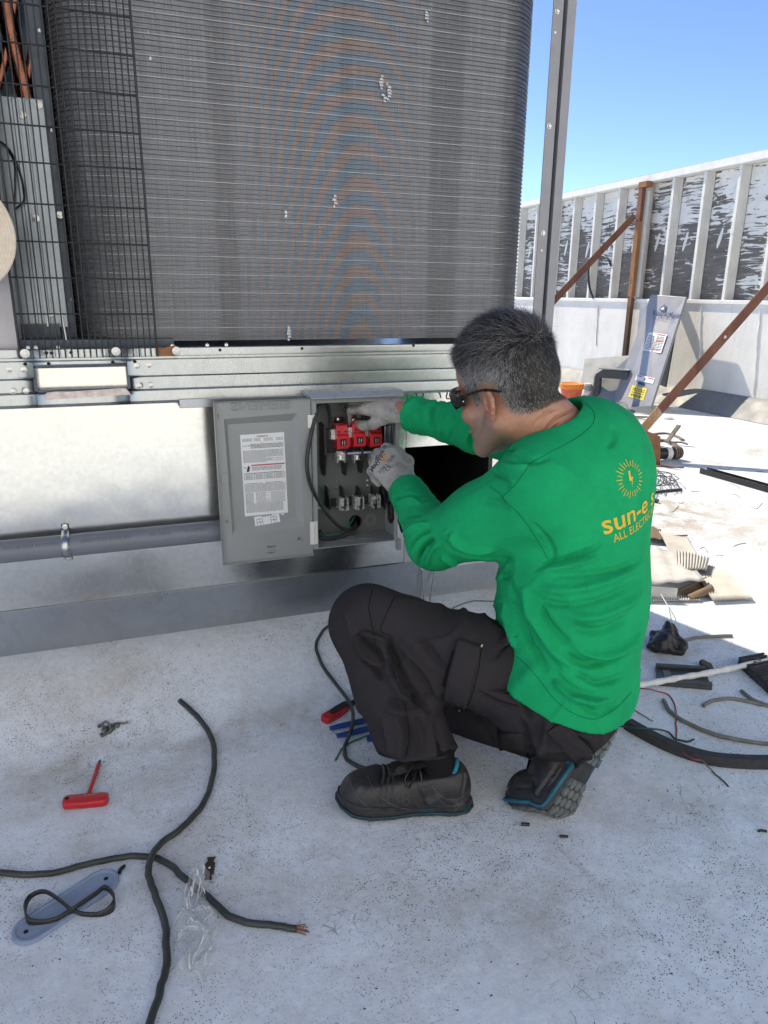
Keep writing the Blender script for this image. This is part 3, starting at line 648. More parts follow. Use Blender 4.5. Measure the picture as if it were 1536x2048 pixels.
mb = MB(); mb.prism([(0, 0), (-.02, -.013), (-.02, -.016), (0, -.004)], (bx0-.006, YB+.003, bz1+.016), (0, 1, 0), (0, 0, 1), bx1-bx0+.012); mb.span(bx0-.006, bx1+.006, YB+.003, YF-.03, bz1+.002, bz1+.016); mb.build('rain_hood', simple('grey_enamel_hood', (.27, .30, .34), .33, 0, .03, 20, .05), sw, 0, .002)
# door folded right back, inner face towards us
dx0, dx1, dz0, dz1 = .246, .514, .372, .838; YD = YB
def D2(x, y): return at(x, y, YD)
R0 = [(dx0, dz1), (dx1, dz1), (dx1, dz0), (dx0, dz0)]
def rect(pts): return [(float(D2(*p)[0]), float(D2(*p)[2])) for p in pts]
R1 = rect([(448, 839), (594, 827), (608, 1052), (465, 1071)]); R2 = rect([(456, 851), (585, 843), (596, 1037), (470, 1060)])
mb = MB(); dr_ = empty
door = MB(); v = [(x, YD, z) for x, z in R0]+[(x, YD, z) for x, z in R1]+[(x, YD+.015, z) for x, z in R2]
f = [(i, (i+1) % 4, 4+(i+1) % 4, 4+i) for i in range(4)]+[(4+i, 4+(i+1) % 4, 8+(i+1) % 4, 8+i) for i in range(4)]+[(8, 9, 10, 11)]
door.add(v, f)
door.span(dx0-.001, dx0+.001, YD-.012, YD+.0, dz0, dz1); door.span(dx0, dx1, YD-.010, YD, dz0-.001, dz0+.002); door.span(dx0, dx1, YD-.006, YD, dz1-.002, dz1)
dO = door.build('door', GREYP, sw, 30, .0012)
E_ = np.array([1.0, 0, 0]); Ez = np.array([0, 0, 1.0])
DK = simple('grey_enamel_edge', (.16, .17, .175), .45, 0, .05, 30, 0)
a = D2(463, 823); b = D2(580, 820)
mb = MB(); outline_text(mb, 'SIEMENS', (b[0], YD-.0008, a[2]+.002), -E_, Ez, .0335, b[0]-a[0], .0013); mb.build('embossed_lettering', DK, dO, 0)  # dark strokes paint in the shaded edges of the embossing
# instruction sheet
PAPER = simple('label_paper', (.66, .68, .71), .5, 0, .03, 30, 0); PRED = simple('red_print', (.45, .06, .07), .5, 0, .05, 40, 0)
def sheet_label(c4, Y, parent, name='label_sheet'):
    c = [at(x, y, Y) for x, y in c4]; o0 = c[3]; ex = c[2]-c[3]; ey = c[0]-c[3]
    mb = MB(); mb.add([c[3], c[2], c[1], c[0]], [(0, 1, 2, 3)]); return o0, ex, ey, mb.build(name, PAPER, parent, 0)
YL = YD+.0138
o0, ex, ey, lab = sheet_label([(480, 870), (568, 864), (576, 1025), (490, 1033)], YL, dO)
def uv(u, v, h=.0004): return o0+ex*u+ey*v+np.array([0, -h, 0])
pr = MB(); rd = MB()
def words(mb, u0, u1, v, th=.007, k=.8):
    u = u0
    while u < u1:
        L = random.uniform(.02, .07); e = min(u+L, u1); mb.add([uv(u, v), uv(e, v), uv(e, v+th), uv(u, v+th)], [(0, 1, 2, 3)]); u = e+.012
Wd = np.linalg.norm(ex)
put_text(pr, 'SIEMENS', uv(.36, .965), nrm(ex), nrm(ey), .0052, width=.26*Wd, bold=.02)
for v_ in (.945, .932, .92): words(pr, .04, .26, v_, .005); words(pr, .30, .72, v_, .004); words(pr, .80, .96, v_, .004)
for r_ in range(4): words(pr, .22 if r_ != 1 else .04, .96, .875-.014*r_, .007)
for v_ in np.arange(.80, .655, -.0125): words(pr, .04, random.choice((.95, .95, .7, .55)), v_, .005)
rd.add([uv(.21, .618), uv(.97, .618), uv(.97, .634), uv(.21, .634)], [(0, 1, 2, 3)])
for v_ in np.arange(.60, .555, -.012): words(pr, .22, .9, v_, .005)
hand = [(.10, .555), (.13, .545), (.16, .56), (.175, .60), (.165, .62), (.14, .625), (.12, .60)]
pr.add([uv(u, v) for u, v in hand], [tuple(range(len(hand)))]); pr.add([uv(.03, .615), uv(.09, .60), (uv(.09, .592)), uv(.04, .606)], [(0, 1, 2, 3)])
def table(u0, u1, v0, v1, nu, nv):
    for i in range(nu+1):
        u = u0+(u1-u0)*i/nu; pr.add([uv(u-.003, v0), uv(u+.003, v0), uv(u+.003, v1), uv(u-.003, v1)], [(0, 1, 2, 3)])
    for j in range(nv+1):
        v = v0+(v1-v0)*j/nv; pr.add([uv(u0, v-.0015), uv(u1, v-.0015), uv(u1, v+.0015), uv(u0, v+.0015)], [(0, 1, 2, 3)])
    for i in range(nu):
        for j in range(nv): words(pr, u0+(u1-u0)*(i+.15)/nu, u0+(u1-u0)*(i+.8)/nu, v0+(v1-v0)*(j+.35)/nv, .005)
words(pr, .04, .95, .525, .008); table(.04, .96, .455, .515, 4, 3); words(pr, .04, .9, .40, .006); table(.04, .96, .30, .39, 7, 4)
for v_ in np.arange(.28, .03, -.0125): words(pr, .04, .22, v_, .005) if v_ > .15 else words(pr, .04, .9, v_, .005); (words(pr, .28, random.choice((.5, .6)), v_, .004), words(pr, .62, .95, v_, .004)) if v_ > .15 else None
pr.build('print', INK, lab, 0); rd.build('print', PRED, lab, 0)
o0, ex, ey, lab2 = sheet_label([(508, 1034), (558, 1027), (564, 1063), (513, 1073)], YL-.0012, dO)
pr = MB(); words(pr, .3, .7, .93, .03)
for u0 in (.08, .62):
    for (u, v0, v1) in ((u0, .45, .85), (u0+.12, .5, .85), (u0+.22, .5, .85)): pr.add([uv(u, v0), uv(u+.012, v0), uv(u+.012, v1), uv(u, v1)], [(0, 1, 2, 3)])
    for v in (.45, .68, .84): pr.add([uv(u0, v), uv(u0+.22, v), uv(u0+.22, v+.02), uv(u0, v+.02)], [(0, 1, 2, 3)])
    words(pr, u0+.05, u0+.25, .33, .03)
words(pr, .05, .9, .17, .03); words(pr, .05, .8, .09, .03); pr.build('print', INK, lab2, 0)
mb = MB(); a = D2(534, 1096); 
put_text(mb, '30/60 H', a+[0, -.0006, 0], E_, Ez, .0088, width=.026, bold=.03); put_text(mb, 'N i i B0', a+[.004, -.0006, -.009], E_, Ez, .005, width=.018); put_text(mb, 'TURNS 1', a+[0, -.0006, -.018], E_, Ez, .0078, width=.026, bold=.02); mb.build('print', INK, dO, 0)
mb = MB(); a = D2(595, 1080); put_text(mb, 'UL', a+[.012, -.0006, 0], -E_, Ez, .012, bold=.03); put_text(mb, 'c', a+[-.002, -.0006, -.002], E_, Ez, .008); put_text(mb, 'us', a+[.014, -.0006, -.003], E_, Ez, .005); mb.build('print', INK, dO, 0)
mb = MB(); a = D2(567, 1029); mb.lathe((a[0], YL-.002, a[2]), [(.0055, -.001), (.0055, .0008)], 18, frame((1, 0, 0), (0, 0, 1))); put_text(mb, '12', (a[0]-.004, YL-.0032, a[2]-.003), E_, Ez, .009, width=.007, mi=1); mb.build('number_sticker', [PAPER, INK], dO, 0)
for (x, y) in ((524, 880), (529, 966)): MB().lathe(at(x, y, YL-.001), [(.0055, -.001), (.005, .002), (.003, .0022), (.0028, .001)], 14, frame((1, 0, 0), (0, 0, 1))).build('rivet', STEELB, dO)
MB().lathe(D2(454, 1043), [(.0055, -.001), (.005, .001), (.003, .0008)], 14, frame((1, 0, 0), (0, 0, 1))).build('knockout', DK, dO)
mb = MB(); a = D2(448, 955); mb.span(a[0]-.008, a[0]+.012, YD-.004, YD, a[2]-.016, a[2]+.012); mb.build('latch_plate', GREYP, dO, 0, .001)
mb = MB(); a = D2(436, 832); mb.span(a[0]-.002, a[0]+.002, YD-.002, YD, a[2]-.006, a[2]+.006); mb.build('latch_slot', DK, dO, 0)
for (x, y0_, y1_) in ((617, 830, 856), (629, 1043, 1088)):
    a = at(x, y0_, YB-.002); b = at(x, y1_, YB-.002); mb = MB(); mb.cyl((.515, YB-.003, a[2]), (.515, YB-.003, b[2]), .0035, n=10); mb.span(.505, .528, YB-.003, YB-.001, b[2], a[2]); mb.build('hinge', PAINTST, sw, 40)
# fuse blocks
BK = simple('black_moulding', (.014, .014, .016), .42, 0, .2, 30, .1); RED = simple('red_moulding', (.52, .018, .03), .36, 0, .08, 30, .05); LUG = simple('tin_plated_lug', (.80, .80, .78), .25, .6, .15, 60, .1)
def I(px, py, d=.05): return at(px, py, YF-d)
def ibox(mb, x0, y0, x1, y1, d0, d1, mi=0):
    dm = (d0+d1)/2; a = I(x0, y1, dm); b = I(x1, y0, dm); mb.span(a[0], b[0], YF-d1, YF-d0, a[2], b[2], mi)
fb = MB(); ibox(fb, 650, 852, 766, 905, .008, .035)
a = I(646, 848, .06); b = I(668, 948, .06)
for (xt, yt, xb_, yb_) in ((646, 848, 667, 950), (690, 895, 700, 950), (722, 893, 742, 945), (757, 850, 772, 910)):
    a = I(xt, yt, .05); c = I(xb_, yb_, .05)
    if xt in (646, 757): fb.prism([(0, a[2]), (.052, a[2]-.005), (.06, a[2]-.09), (.044, c[2]-.0), (.018, c[2]+.0), (0, a[2]-.13)], (a[0]+.006, YF-.008, 0), (0, -1, 0), (0, 0, 1), .007)
    else: fb.prism([(0, a[2]), (.052, a[2]), (.058, a[2]-.04), (.044, c[2]), (.018, c[2]), (0, a[2]-.05)], (a[0]+.004, YF-.008, 0), (0, -1, 0), (0, 0, 1), .007)
fbo = fb.build('fuse_base', BK, sw, 0, .001)
for i, (x, y) in enumerate(((683, 872), (716, 868), (749, 868))):
    c = I(x, y, .06); mb = MB(); w_ = .037
    prf = [(.035, .036), (.062, .032), (.070, .008), (.079, .003), (.079, -.034), (.066, -.039), (.035, -.039)]
    mb.prism(prf, (c[0]+w_/2, YF, c[2]), (0, -1, 0), (0, 0, 1), -w_ if False else w_)
    rf = mb.build('fuse_carrier', RED, sw, 0, .002)
    rf.location.x -= 0
    mb = MB(); mb.span(c[0]-.009, c[0]+.010, YF-.0792, YF-.0775, c[2]-.025, c[2]-.006); mb.build('slot', BLACKH, rf, 0)
    mb = MB(); mb.span(c[0]-.004, c[0]-.002, YF-.081, YF-.0795, c[2]-.022, c[2]-.010); mb.span(c[0]+.003, c[0]+.005, YF-.081, YF-.0795, c[2]-.022, c[2]-.010); mb.build('contact', LUG, rf, 0)
    for sx_ in (-.010, .010):
        MB().span(c[0]+sx_-.003, c[0]+sx_+.003, YF-.069, YF-.060, c[2]+.012, c[2]+.0162).build('grip_hole', BLACKH, rf, 0)
    if i < 2: MB().span(c[0]+w_/2+.0005, c[0]+w_/2+.0125, YF-.060, YF-.034, c[2]-.034, c[2]-.008).build('link', RED, rf, 0, .002)
    mb = MB(); l = I(x-19, y-6, .045); mb.span(l[0]-.006, l[0]+.009, YF-.055, YF-.036, l[2]-.018, l[2]+.012); mb.lathe((l[0]+.002, YF-.055, l[2]+.003), [(.004, 0), (.004, .003), (.001, .003)], 10, frame((1, 0, 0), (0, 0, 1))); mb.lathe((l[0]+.002, YF-.055, l[2]-.010), [(.004, 0), (.004, .003), (.001, .003)], 10, frame((1, 0, 0), (0, 0, 1))); mb.build('lug', LUG, sw, 40)
    l = I(x-2, 915, .05); mb = MB(); mb.span(l[0]-.013, l[0]-.010, YF-.062, YF-.03, l[2]-.014, l[2]+.012); mb.span(l[0]+.010, l[0]+.013, YF-.062, YF-.03, l[2]-.014, l[2]+.012); mb.span(l[0]-.010, l[0]+.010, YF-.044, YF-.036, l[2]-.010, l[2]+.018); mb.cyl((l[0], YF-.05, l[2]-.006), (l[0], YF-.05, l[2]+.008), .007, n=12); mb.build('fuse_clip', LUG, sw, 30)
mb = MB(); ibox(mb, 693, 902, 742, 909, .052, .060); mb.build('purple_bar', simple('purple_bar', (.40, .36, .58), .45, 0, .1, 20), sw, 0, .001)
mb = MB(); ibox(mb, 669, 834, 685, 846, .008, .020); mb.build('mounting_ear', BK, sw, 0, .001)
mb = MB(); c = I(707, 842, .03); mb.lathe(c, [(.011, -.02), (.011, 0), (.009, .002)], 16, frame((1, 0, 0), (0, 0, 1))); mb.build('red_stop', RED, sw)
for (x, y) in ((677, 839), (707, 840)): MB().lathe(I(x, y, .033), [(.005, -.02), (.005, .001), (.001, .003)], 12, frame((1, 0, 0), (0, 0, 1))).build('screw', STEELB, sw)
for (x, y) in ((674, 964), (674, 975), (735, 961), (735, 971)): MB().lathe(I(x, y, .008), [(.0052, -.003), (.0045, .002), (.001, .005)], 12, frame((1, 0, 0), (0, 0, 1))).build('rivet', STEELB, sw)
mb = MB(); ibox(mb, 770, 845, 773, 915, .01, .085); ibox(mb, 776, 842, 779, 918, .01, .07); ibox(mb, 764, 850, 768, 900, .02, .06); mb.build('switch_mechanism', FLASH, sw, 0, .001)
lb = MB(); ibox(lb, 651, 990, 766, 1013, .008, .03)
for x in (654, 684, 716, 746, 764):
    a = I(x, 985, .03); lb.prism([(0, .03), (.03, .026), (.052, -.006), (.05, -.036), (.02, -.032), (0, -.02)], (a[0]+.003, YF-.008, a[2]-.012), (0, -1, 0), (0, 0, 1), .005)
lb.build('lower_fuse_base', BK, sw, 0, .001)
for (x, y) in ((684, 1004), (715, 1002), (748, 999)):
    l = I(x, y, .04); mb = MB(); mb.span(l[0]-.0145, l[0]-.011, YF-.062, YF-.028, l[2]-.020, l[2]+.018); mb.span(l[0]+.011, l[0]+.0145, YF-.062, YF-.028, l[2]-.020, l[2]+.018); mb.span(l[0]-.010, l[0]+.010, YF-.040, YF-.032, l[2]-.016, l[2]+.016); mb.cyl((l[0], YF-.048, l[2]-.010), (l[0], YF-.048, l[2]+.016), .0095, n=12); mb.span(l[0]-.006, l[0]+.020, YF-.05, YF-.034, l[2]-.026, l[2]-.016); mb.build('fuse_clip', LUG, sw, 30)
mb = MB(); c = I(711, 1043, .009); mb.lathe(c, [(.021, -.003), (.021, .001), (.016, .0015), (.016, -.002)], 22, frame((1, 0, 0), (0, 0, 1))); mb.build('cable_hole', BLACKH, sw)
mb = MB()
for (x, y, r) in ((741, 1040, .012), (741, 1040, .018)): mb.tube([I(x, y, .0075)+np.array([r*math.cos(t), 0, r*1.1*math.sin(t)]) for t in np.linspace(0, 2*PI, 24)], .0012, 5)
for q in range(3): c0 = np.array([.58+.06*q, YF-.06+.0*q, bz0+.0035]); mb.tube([c0+np.array([.02*math.cos(t), .02*math.sin(t), 0]) for t in np.linspace(0, 2*PI, 22)], .0010, 5)
c0 = np.array([bx0+.0035, YF-.055, .44]); mb.tube([c0+np.array([0, .026*math.cos(t), .026*math.sin(t)]) for t in np.linspace(0, 2*PI, 22)], .0012, 5); mb.build('knockout', GREYP, sw, 60)
mb = MB(); c = I(640, 1014, .02); mb.box(c, (.022, .02, .010)); mb.lathe(c+np.array([-.006, -.011, 0]), [(.004, 0), (.004, .003)], 10, frame((1, 0, 0), (0, 0, 1))); mb.lathe(c+np.array([.007, -.011, 0]), [(.004, 0), (.004, .003)], 10, frame((1, 0, 0), (0, 0, 1))); mb.build('ground_lug', LUG, sw, 30)
mb = MB(); mb.prism([(0, 0), (.03, 0), (.036, -.05), (.02, -.07), (0, -.06)], (bx1+.003, YF-.055, .50), (0, -1, 0), (0, 0, 1), .016); mb.cyl((bx1+.01, YF-.08, .47), (bx1+.03, YF-.085, .40), .007, n=10); mb.build('switch_handle', BK, sw, 0, .002)
mb = MB(); c = at(803, 1082, YB); mb.span(bx1, bx1+.012, YB, YB+.02, c[2]-.03, c[2]+.005); mb.build('hasp', GREYP, sw, 0, .001)
# wires in and around the box
CBL = simple('black_cable_sheath', (.020, .021, .024), .42, 0, .25, 25, .15); GRN = simple('green_wire_sheath', (.012, .13, .075), .4, 0, .2, 25, .05)
def icable(name, pts, r, m, label, cat):
    return tag(MB().tube(spline([I(x, y, d) for x, y, d in pts], 7), r, 10).build(name, m, None, 60), label, cat)
icable('power_cable', [(661, 856, .05), (660, 835, .055), (655, 812, .07), (647, 805, .085), (638, 812, .10), (628, 845, .122), (619, 885, .132), (614, 925, .132), (619, 962, .13), (634, 997, .115), (655, 1028, .09), (678, 1052, .07), (697, 1061, .05), (711, 1056, .03), (712, 1045, .004)], .0058, CBL, 'thick black cable looping over the left edge of the switch box', 'cable')
icable('power_cable', [(693, 854, .05), (692, 832, .055), (686, 812, .055), (672, 798, .05), (655, 795, .05), (636, 800, .05), (624, 812, .045), (622, 830, .03)], .0042, CBL, 'thin black cable arching along the top of the switch box', 'cable')
icable('power_cable', [(640, 1062, .03), (634, 1070, .05), (650, 1077, .06), (675, 1075, .06), (697, 1066, .05), (708, 1052, .03), (711, 1043, .004)], .0055, CBL, 'black cable lying curled on the floor of the switch box', 'cable')
icable('ground_wire', [(632, 972, .03), (642, 976, .035), (648, 990, .03), (647, 1012, .03)], .0025, GRN, 'green wire curving into the ground lug of the switch box', 'wire')
icable('ground_wire', [(640, 1064, .035), (655, 1071, .05), (680, 1064, .05), (700, 1047, .035), (708, 1036, .02), (711, 1036, .004)], .0025, GRN, 'green wire along the bottom of the switch box', 'wire')
# worn cap hooked on the machine's left edge
CAPF = simple('beige_cotton', (.60, .52, .43), .9, 0, .08, 60, .35, 600, ((.45, .38, .31), 12, .6))
cap = empty('cap', at(-60, 470, YF-.09), 'beige cotton cap hanging at the left edge, stitched brim showing', 'cap')
c0 = at(-74, 470, YF-.09)
def cappt(u, t, h=0.0):     # brim: half-ellipse, seen almost flat on
    rx, rz = .112, .128; z = rz*math.cos(t)*u; x = rx*math.sin(t)*u
    return c0+np.array([x, -.02-.05*(1-u)*0-.03*(u*math.cos(t))**2+h, z])
mb = MB(); mb.sheet([[cappt(u, t) for t in np.linspace(0, PI, 30)] for u in np.linspace(.35, 1, 12)]); brim = mb.build('brim', CAPF, cap, 60, 0, .004)
STCH = simple('pale_stitching', (.70, .63, .54), .9, 0, .1, 60, 0)
for u in (.96, .90, .84, .78): MB().tube([cappt(u, t, -.0022) for t in np.linspace(.05, PI-.05, 40)], .0009, 5).build('stitch_line', STCH, brim, 60)
# ================================================================== organic shapes: distance fields meshed with surface nets
def cone(a, b, ra, rb, k=.02, sq=None, op='u'): return dict(t='c', a=np.asarray(a, float), b=np.asarray(b, float), ra=ra, rb=rb, k=k, sq=sq, op=op)
def ell(c, r, R=None, k=.02, op='u'): return dict(t='e', c=np.asarray(c, float), r=np.asarray(r, float), R=np.eye(3) if R is None else np.asarray(R), k=k, op=op)
def plane(p, n, k=.004): return dict(t='p', p=np.asarray(p, float), n=nrm(n), k=k, op='i')     # keeps the side the normal points away from
def prim_d(q, X, Y, Z):
    if q['t'] == 'p': return (X-q['p'][0])*q['n'][0]+(Y-q['p'][1])*q['n'][1]+(Z-q['p'][2])*q['n'][2]
    if q['t'] == 'c':
        a, b = q['a'], q['b']; x, y, z = X-a[0], Y-a[1], Z-a[2]; ba = b-a; s = 1.0
        if q['sq'] is not None:
            n, s = q['sq']; n = nrm(n); d = x*n[0]+y*n[1]+z*n[2]; g = 1/s-1; x = x+g*d*n[0]; y = y+g*d*n[1]; z = z+g*d*n[2]
            ba = ba+g*(ba@n)*n
        t = np.clip((x*ba[0]+y*ba[1]+z*ba[2])/max(ba@ba, 1e-12), 0, 1)
        return (np.sqrt((x-t*ba[0])**2+(y-t*ba[1])**2+(z-t*ba[2])**2)-(q['ra']+(q['rb']-q['ra'])*t))*min(1, s if s < 1 else 1)
    c, r, R = q['c'], q['r'], q['R']; x, y, z = X-c[0], Y-c[1], Z-c[2]
    u = x*R[0, 0]+y*R[1, 0]+z*R[2, 0]; v = x*R[0, 1]+y*R[1, 1]+z*R[2, 1]; w_ = x*R[0, 2]+y*R[1, 2]+z*R[2, 2]
    k0 = np.sqrt((u/r[0])**2+(v/r[1])**2+(w_/r[2])**2); k1 = np.sqrt((u/r[0]**2)**2+(v/r[1]**2)**2+(w_/r[2]**2)**2)+1e-9
    return k0*(k0-1)/k1
def bounds(q):
    if q['t'] == 'c':
        e = max(q['ra'], q['rb'])*max(1, (q['sq'][1] if q['sq'] else 1)); return np.minimum(q['a'], q['b'])-e, np.maximum(q['a'], q['b'])+e
    e = max(q['r']); return q['c']-e, q['c']+e
def sdf_mesh(prims, h):
    us = [q for q in prims if q['op'] == 'u']; B = [bounds(q) for q in us]
    lo = np.min([b[0] for b in B], 0)-3*h; hi = np.max([b[1] for b in B], 0)+3*h
    n = np.ceil((hi-lo)/h).astype(int)+1; V = np.full(n, .5, np.float32); ax = [lo[i]+h*np.arange(n[i]) for i in range(3)]
    for q in prims:
        if q['t'] == 'p': i0, i1 = np.zeros(3, int), n
        else:
            b = bounds(q); m = q['k']+3*h; i0 = np.maximum(np.floor((b[0]-m-lo)/h).astype(int), 0); i1 = np.minimum(np.ceil((b[1]+m-lo)/h).astype(int)+1, n)
            if np.any(i1 <= i0): continue
        sl = tuple(slice(i0[i], i1[i]) for i in range(3))
        X = ax[0][sl[0]][:, None, None]; Y = ax[1][sl[1]][None, :, None]; Z = ax[2][sl[2]][None, None, :]
        d = prim_d(q, X, Y, Z).astype(np.float32); d = np.broadcast_to(d, V[sl].shape); o = V[sl]; k = q['k']
        if q['op'] == 'u':
            g = np.clip(.5+.5*(d-o)/k, 0, 1); V[sl] = d+(o-d)*g-k*g*(1-g)
        elif q['op'] == 's':
            g = np.clip(.5-.5*(-d-o)/k, 0, 1); V[sl] = -d+(o+d)*g+k*g*(1-g)
        else:
            g = np.clip(.5-.5*(d-o)/k, 0, 1); V[sl] = d+(o-d)*g+k*g*(1-g)
    return surfnets(V, lo, h)
def surfnets(V, lo, h):
    S = V < 0; nx, ny, nz = V.shape
    c = np.zeros((nx-1, ny-1, nz-1), np.int8)
    for i in (0, 1):
        for j in (0, 1):
            for k in (0, 1): c += S[i:nx-1+i, j:ny-1+j, k:nz-1+k]
    idx = np.argwhere((c > 0) & (c < 8)); N = len(idx); acc = np.zeros((N, 3)); cnt = np.zeros(N)
    cor = [(i, j, k) for i in (0, 1) for j in (0, 1) for k in (0, 1)]; val = {o: V[idx[:, 0]+o[0], idx[:, 1]+o[1], idx[:, 2]+o[2]] for o in cor}
    for o in cor:
        for a in range(3):
            if o[a] == 0:
                p = list(o); p[a] = 1; p = tuple(p); v0, v1 = val[o], val[p]; m = (v0 < 0) != (v1 < 0)
                t = np.where(m, v0/np.where(m, v0-v1, 1), 0); q = np.tile(np.array(o, float), (N, 1)); q[:, a] += t
                acc[m] += q[m]; cnt[m] += 1
    vert = lo+h*(idx+acc/cnt[:, None]); vid = np.full(c.shape, -1, np.int64); vid[idx[:, 0], idx[:, 1], idx[:, 2]] = np.arange(N)
    F = []
    for a in range(3):
        b, d = (a+1) % 3, (a+2) % 3; s0 = [slice(None)]*3; s1 = [slice(None)]*3; s0[a] = slice(0, -1); s1[a] = slice(1, None)
        A, Bm = S[tuple(s0)], S[tuple(s1)]; e = np.argwhere(A != Bm)
        e = e[(e[:, b] > 0) & (e[:, d] > 0) & (e[:, b] < V.shape[b]-1) & (e[:, d] < V.shape[d]-1)]
        inn = A[e[:, 0], e[:, 1], e[:, 2]]
        def g(db, dd):
            q = e.copy(); q[:, b] -= db; q[:, d] -= dd; return vid[q[:, 0], q[:, 1], q[:, 2]]
        quad = np.stack([g(1, 1), g(0, 1), g(0, 0), g(1, 0)], 1); quad[~inn] = quad[~inn][:, ::-1]; F.append(quad)
    return vert, np.concatenate(F)
def relax(v, f, it=2, lam=.5):
    E = np.concatenate([f[:, [0, 1]], f[:, [1, 2]], f[:, [2, 3]], f[:, [3, 0]]]); n = len(v)
    for i in range(it):
        s = np.zeros_like(v); c = np.zeros(n)
        for a, b in ((0, 1), (1, 0)):
            for d in range(3): s[:, d] += np.bincount(E[:, a], v[E[:, b], d], n)
            c += np.bincount(E[:, a], minlength=n)
        v = v+lam*(s/np.maximum(c, 1)[:, None]-v)
    return v
def vnormals(v, f):
    n = np.cross(v[f[:, 2]]-v[f[:, 0]], v[f[:, 3]]-v[f[:, 1]]); N = np.zeros_like(v)
    for k in range(4):
        for d in range(3): N[:, d] += np.bincount(f[:, k], n[:, d], len(v))
    return N/(np.linalg.norm(N, axis=1)[:, None]+1e-12)
def npmesh(name, v, f, m, parent=None, col_=None, smooth=True):
    me = bpy.data.meshes.new(name); me.from_pydata(v.tolist(), [], f.tolist() if hasattr(f, 'tolist') else f)
    for q in (m if isinstance(m, (list, tuple)) else [m]): me.materials.append(q)
    if smooth: me.polygons.foreach_set('use_smooth', [True]*len(me.polygons))
    if col_ is not None:
        a = me.color_attributes.new('tone', 'FLOAT_COLOR', 'POINT'); a.data.foreach_set('color', np.c_[col_, np.ones(len(v))].astype(np.float32).ravel())
    me.update(); return obj(name, me, parent)
def tree(v, f): return BVHTree.FromPolygons([Vector(p) for p in v], [tuple(q) for q in f])
def cast(bvh, px, py):
    h = bvh.ray_cast(V3(CC), V3(ray(px, py))); return (np.array(h[0]), np.array(h[1])) if h[0] is not None else (None, None)
FK = 2.3
def folds(v, f, strokes, bvh=None):
    """strokes: (photo polyline, width m, height m). Raises or sinks the cloth along each line."""
    bvh = bvh or tree(v, f); N = vnormals(v, f); disp = np.zeros(len(v))
    for pts, wd, am in strokes:
        P = spline(np.array(pts, float), 6) if len(pts) > 2 else np.linspace(pts[0], pts[1], 10)
        hp = [cast(bvh, *p)[0] for p in P]; ok = [h for h in hp if h is not None]
        if len(ok) < 2: continue
        H = np.array(ok); near = np.all((v > H.min(0)-3*wd) & (v < H.max(0)+3*wd), axis=1); q = v[near]; best = np.full(len(q), 9.0); tt = np.zeros(len(q))
        for i in range(len(H)-1):
            d = H[i+1]-H[i]; L = d@d
            if L < 1e-12 or L > .0064: continue
            t = np.clip((q-H[i])@d/L, 0, 1); r = np.linalg.norm(q-H[i]-t[:, None]*d, axis=1); m = r < best; best[m] = r[m]; tt[m] = (i+t[m])/(len(H)-1)
        taper = np.clip(np.minimum(tt, 1-tt)*5, 0, 1)**.7
        disp[near] += am*FK*np.exp(-(best/(wd*.68))**2)*taper
    return v+N*disp[:, None]
def cloth_noise(v, f, amp, sc, seed=0):
    r = np.random.default_rng(seed); N = vnormals(v, f); d = np.zeros(len(v))
    for i in range(14):
        k = r.normal(size=3); k = k/np.linalg.norm(k)*sc*r.uniform(.5, 1.8); d += np.sin(v@k+r.uniform(0, 6.28))/14
    return v+N*(amp*d*2)[:, None]

def wrinkle(v, f, kdir, wl, amp, mask, seed=1, warp=.6):
    """sharp irregular creases running across kdir"""
    r = np.random.default_rng(seed); N = vnormals(v, f); kd = nrm(kdir); ph = v@kd*2*PI/wl
    for i in range(7):
        k = r.normal(size=3); k = k/np.linalg.norm(k)*2*PI/wl*r.uniform(.15, .7); ph = ph+warp*1.6*np.sin(v@k+r.uniform(0, 6.28))
    am = 0
    for i in range(5):
        k = r.normal(size=3)*6; am = am+np.sin(v@k+r.uniform(0, 6.28))/5
    c = (1-np.abs(np.sin(ph/2)))**2.2-.35
    return v+N*(amp*c*mask*np.clip(.75+1.1*am, 0, 1.6))[:, None]

# ================================================================== the man
PX = lambda x, y, q: dep(x, y, q)
fB = nrm((-.54, .84, 0)); lB = np.cross((0, 0, 1), fB)
shL = PX(1082, 985, 1.53); shR = PX(1165, 895, 1.83); elL = PX(872, 1083, 1.74); wrL = PX(806, 968, 1.985); elR = PX(957, 860, 1.97); wrR = PX(800, 822, 2.11)
nb = PX(1122, 882, 1.63); pel = PX(1116, 1358, 1.69); wai = PX(1145, 1205, 1.70); che = PX(1155, 1015, 1.68)
hipL = PX(1110, 1385, 1.66); kneeL = PX(736, 1243, 1.655); ankL = PX(838, 1508, 1.655)
ballR = gnd(1118, 1637)+np.array([0, 0, .012])
axR = nrm((.60, .14, .78)); heelR = ballR+axR*.205
upnR = np.array([-.32, .92, .0]); upnR = nrm(upnR-axR*(upnR@axR)); ankR = ballR+axR*.15+upnR*.055; kneeR = gnd(835, 1425)+np.array([0, 0, .07]); hipR = pel+np.array([0, 0, .0])-lB*.09+fB*.02
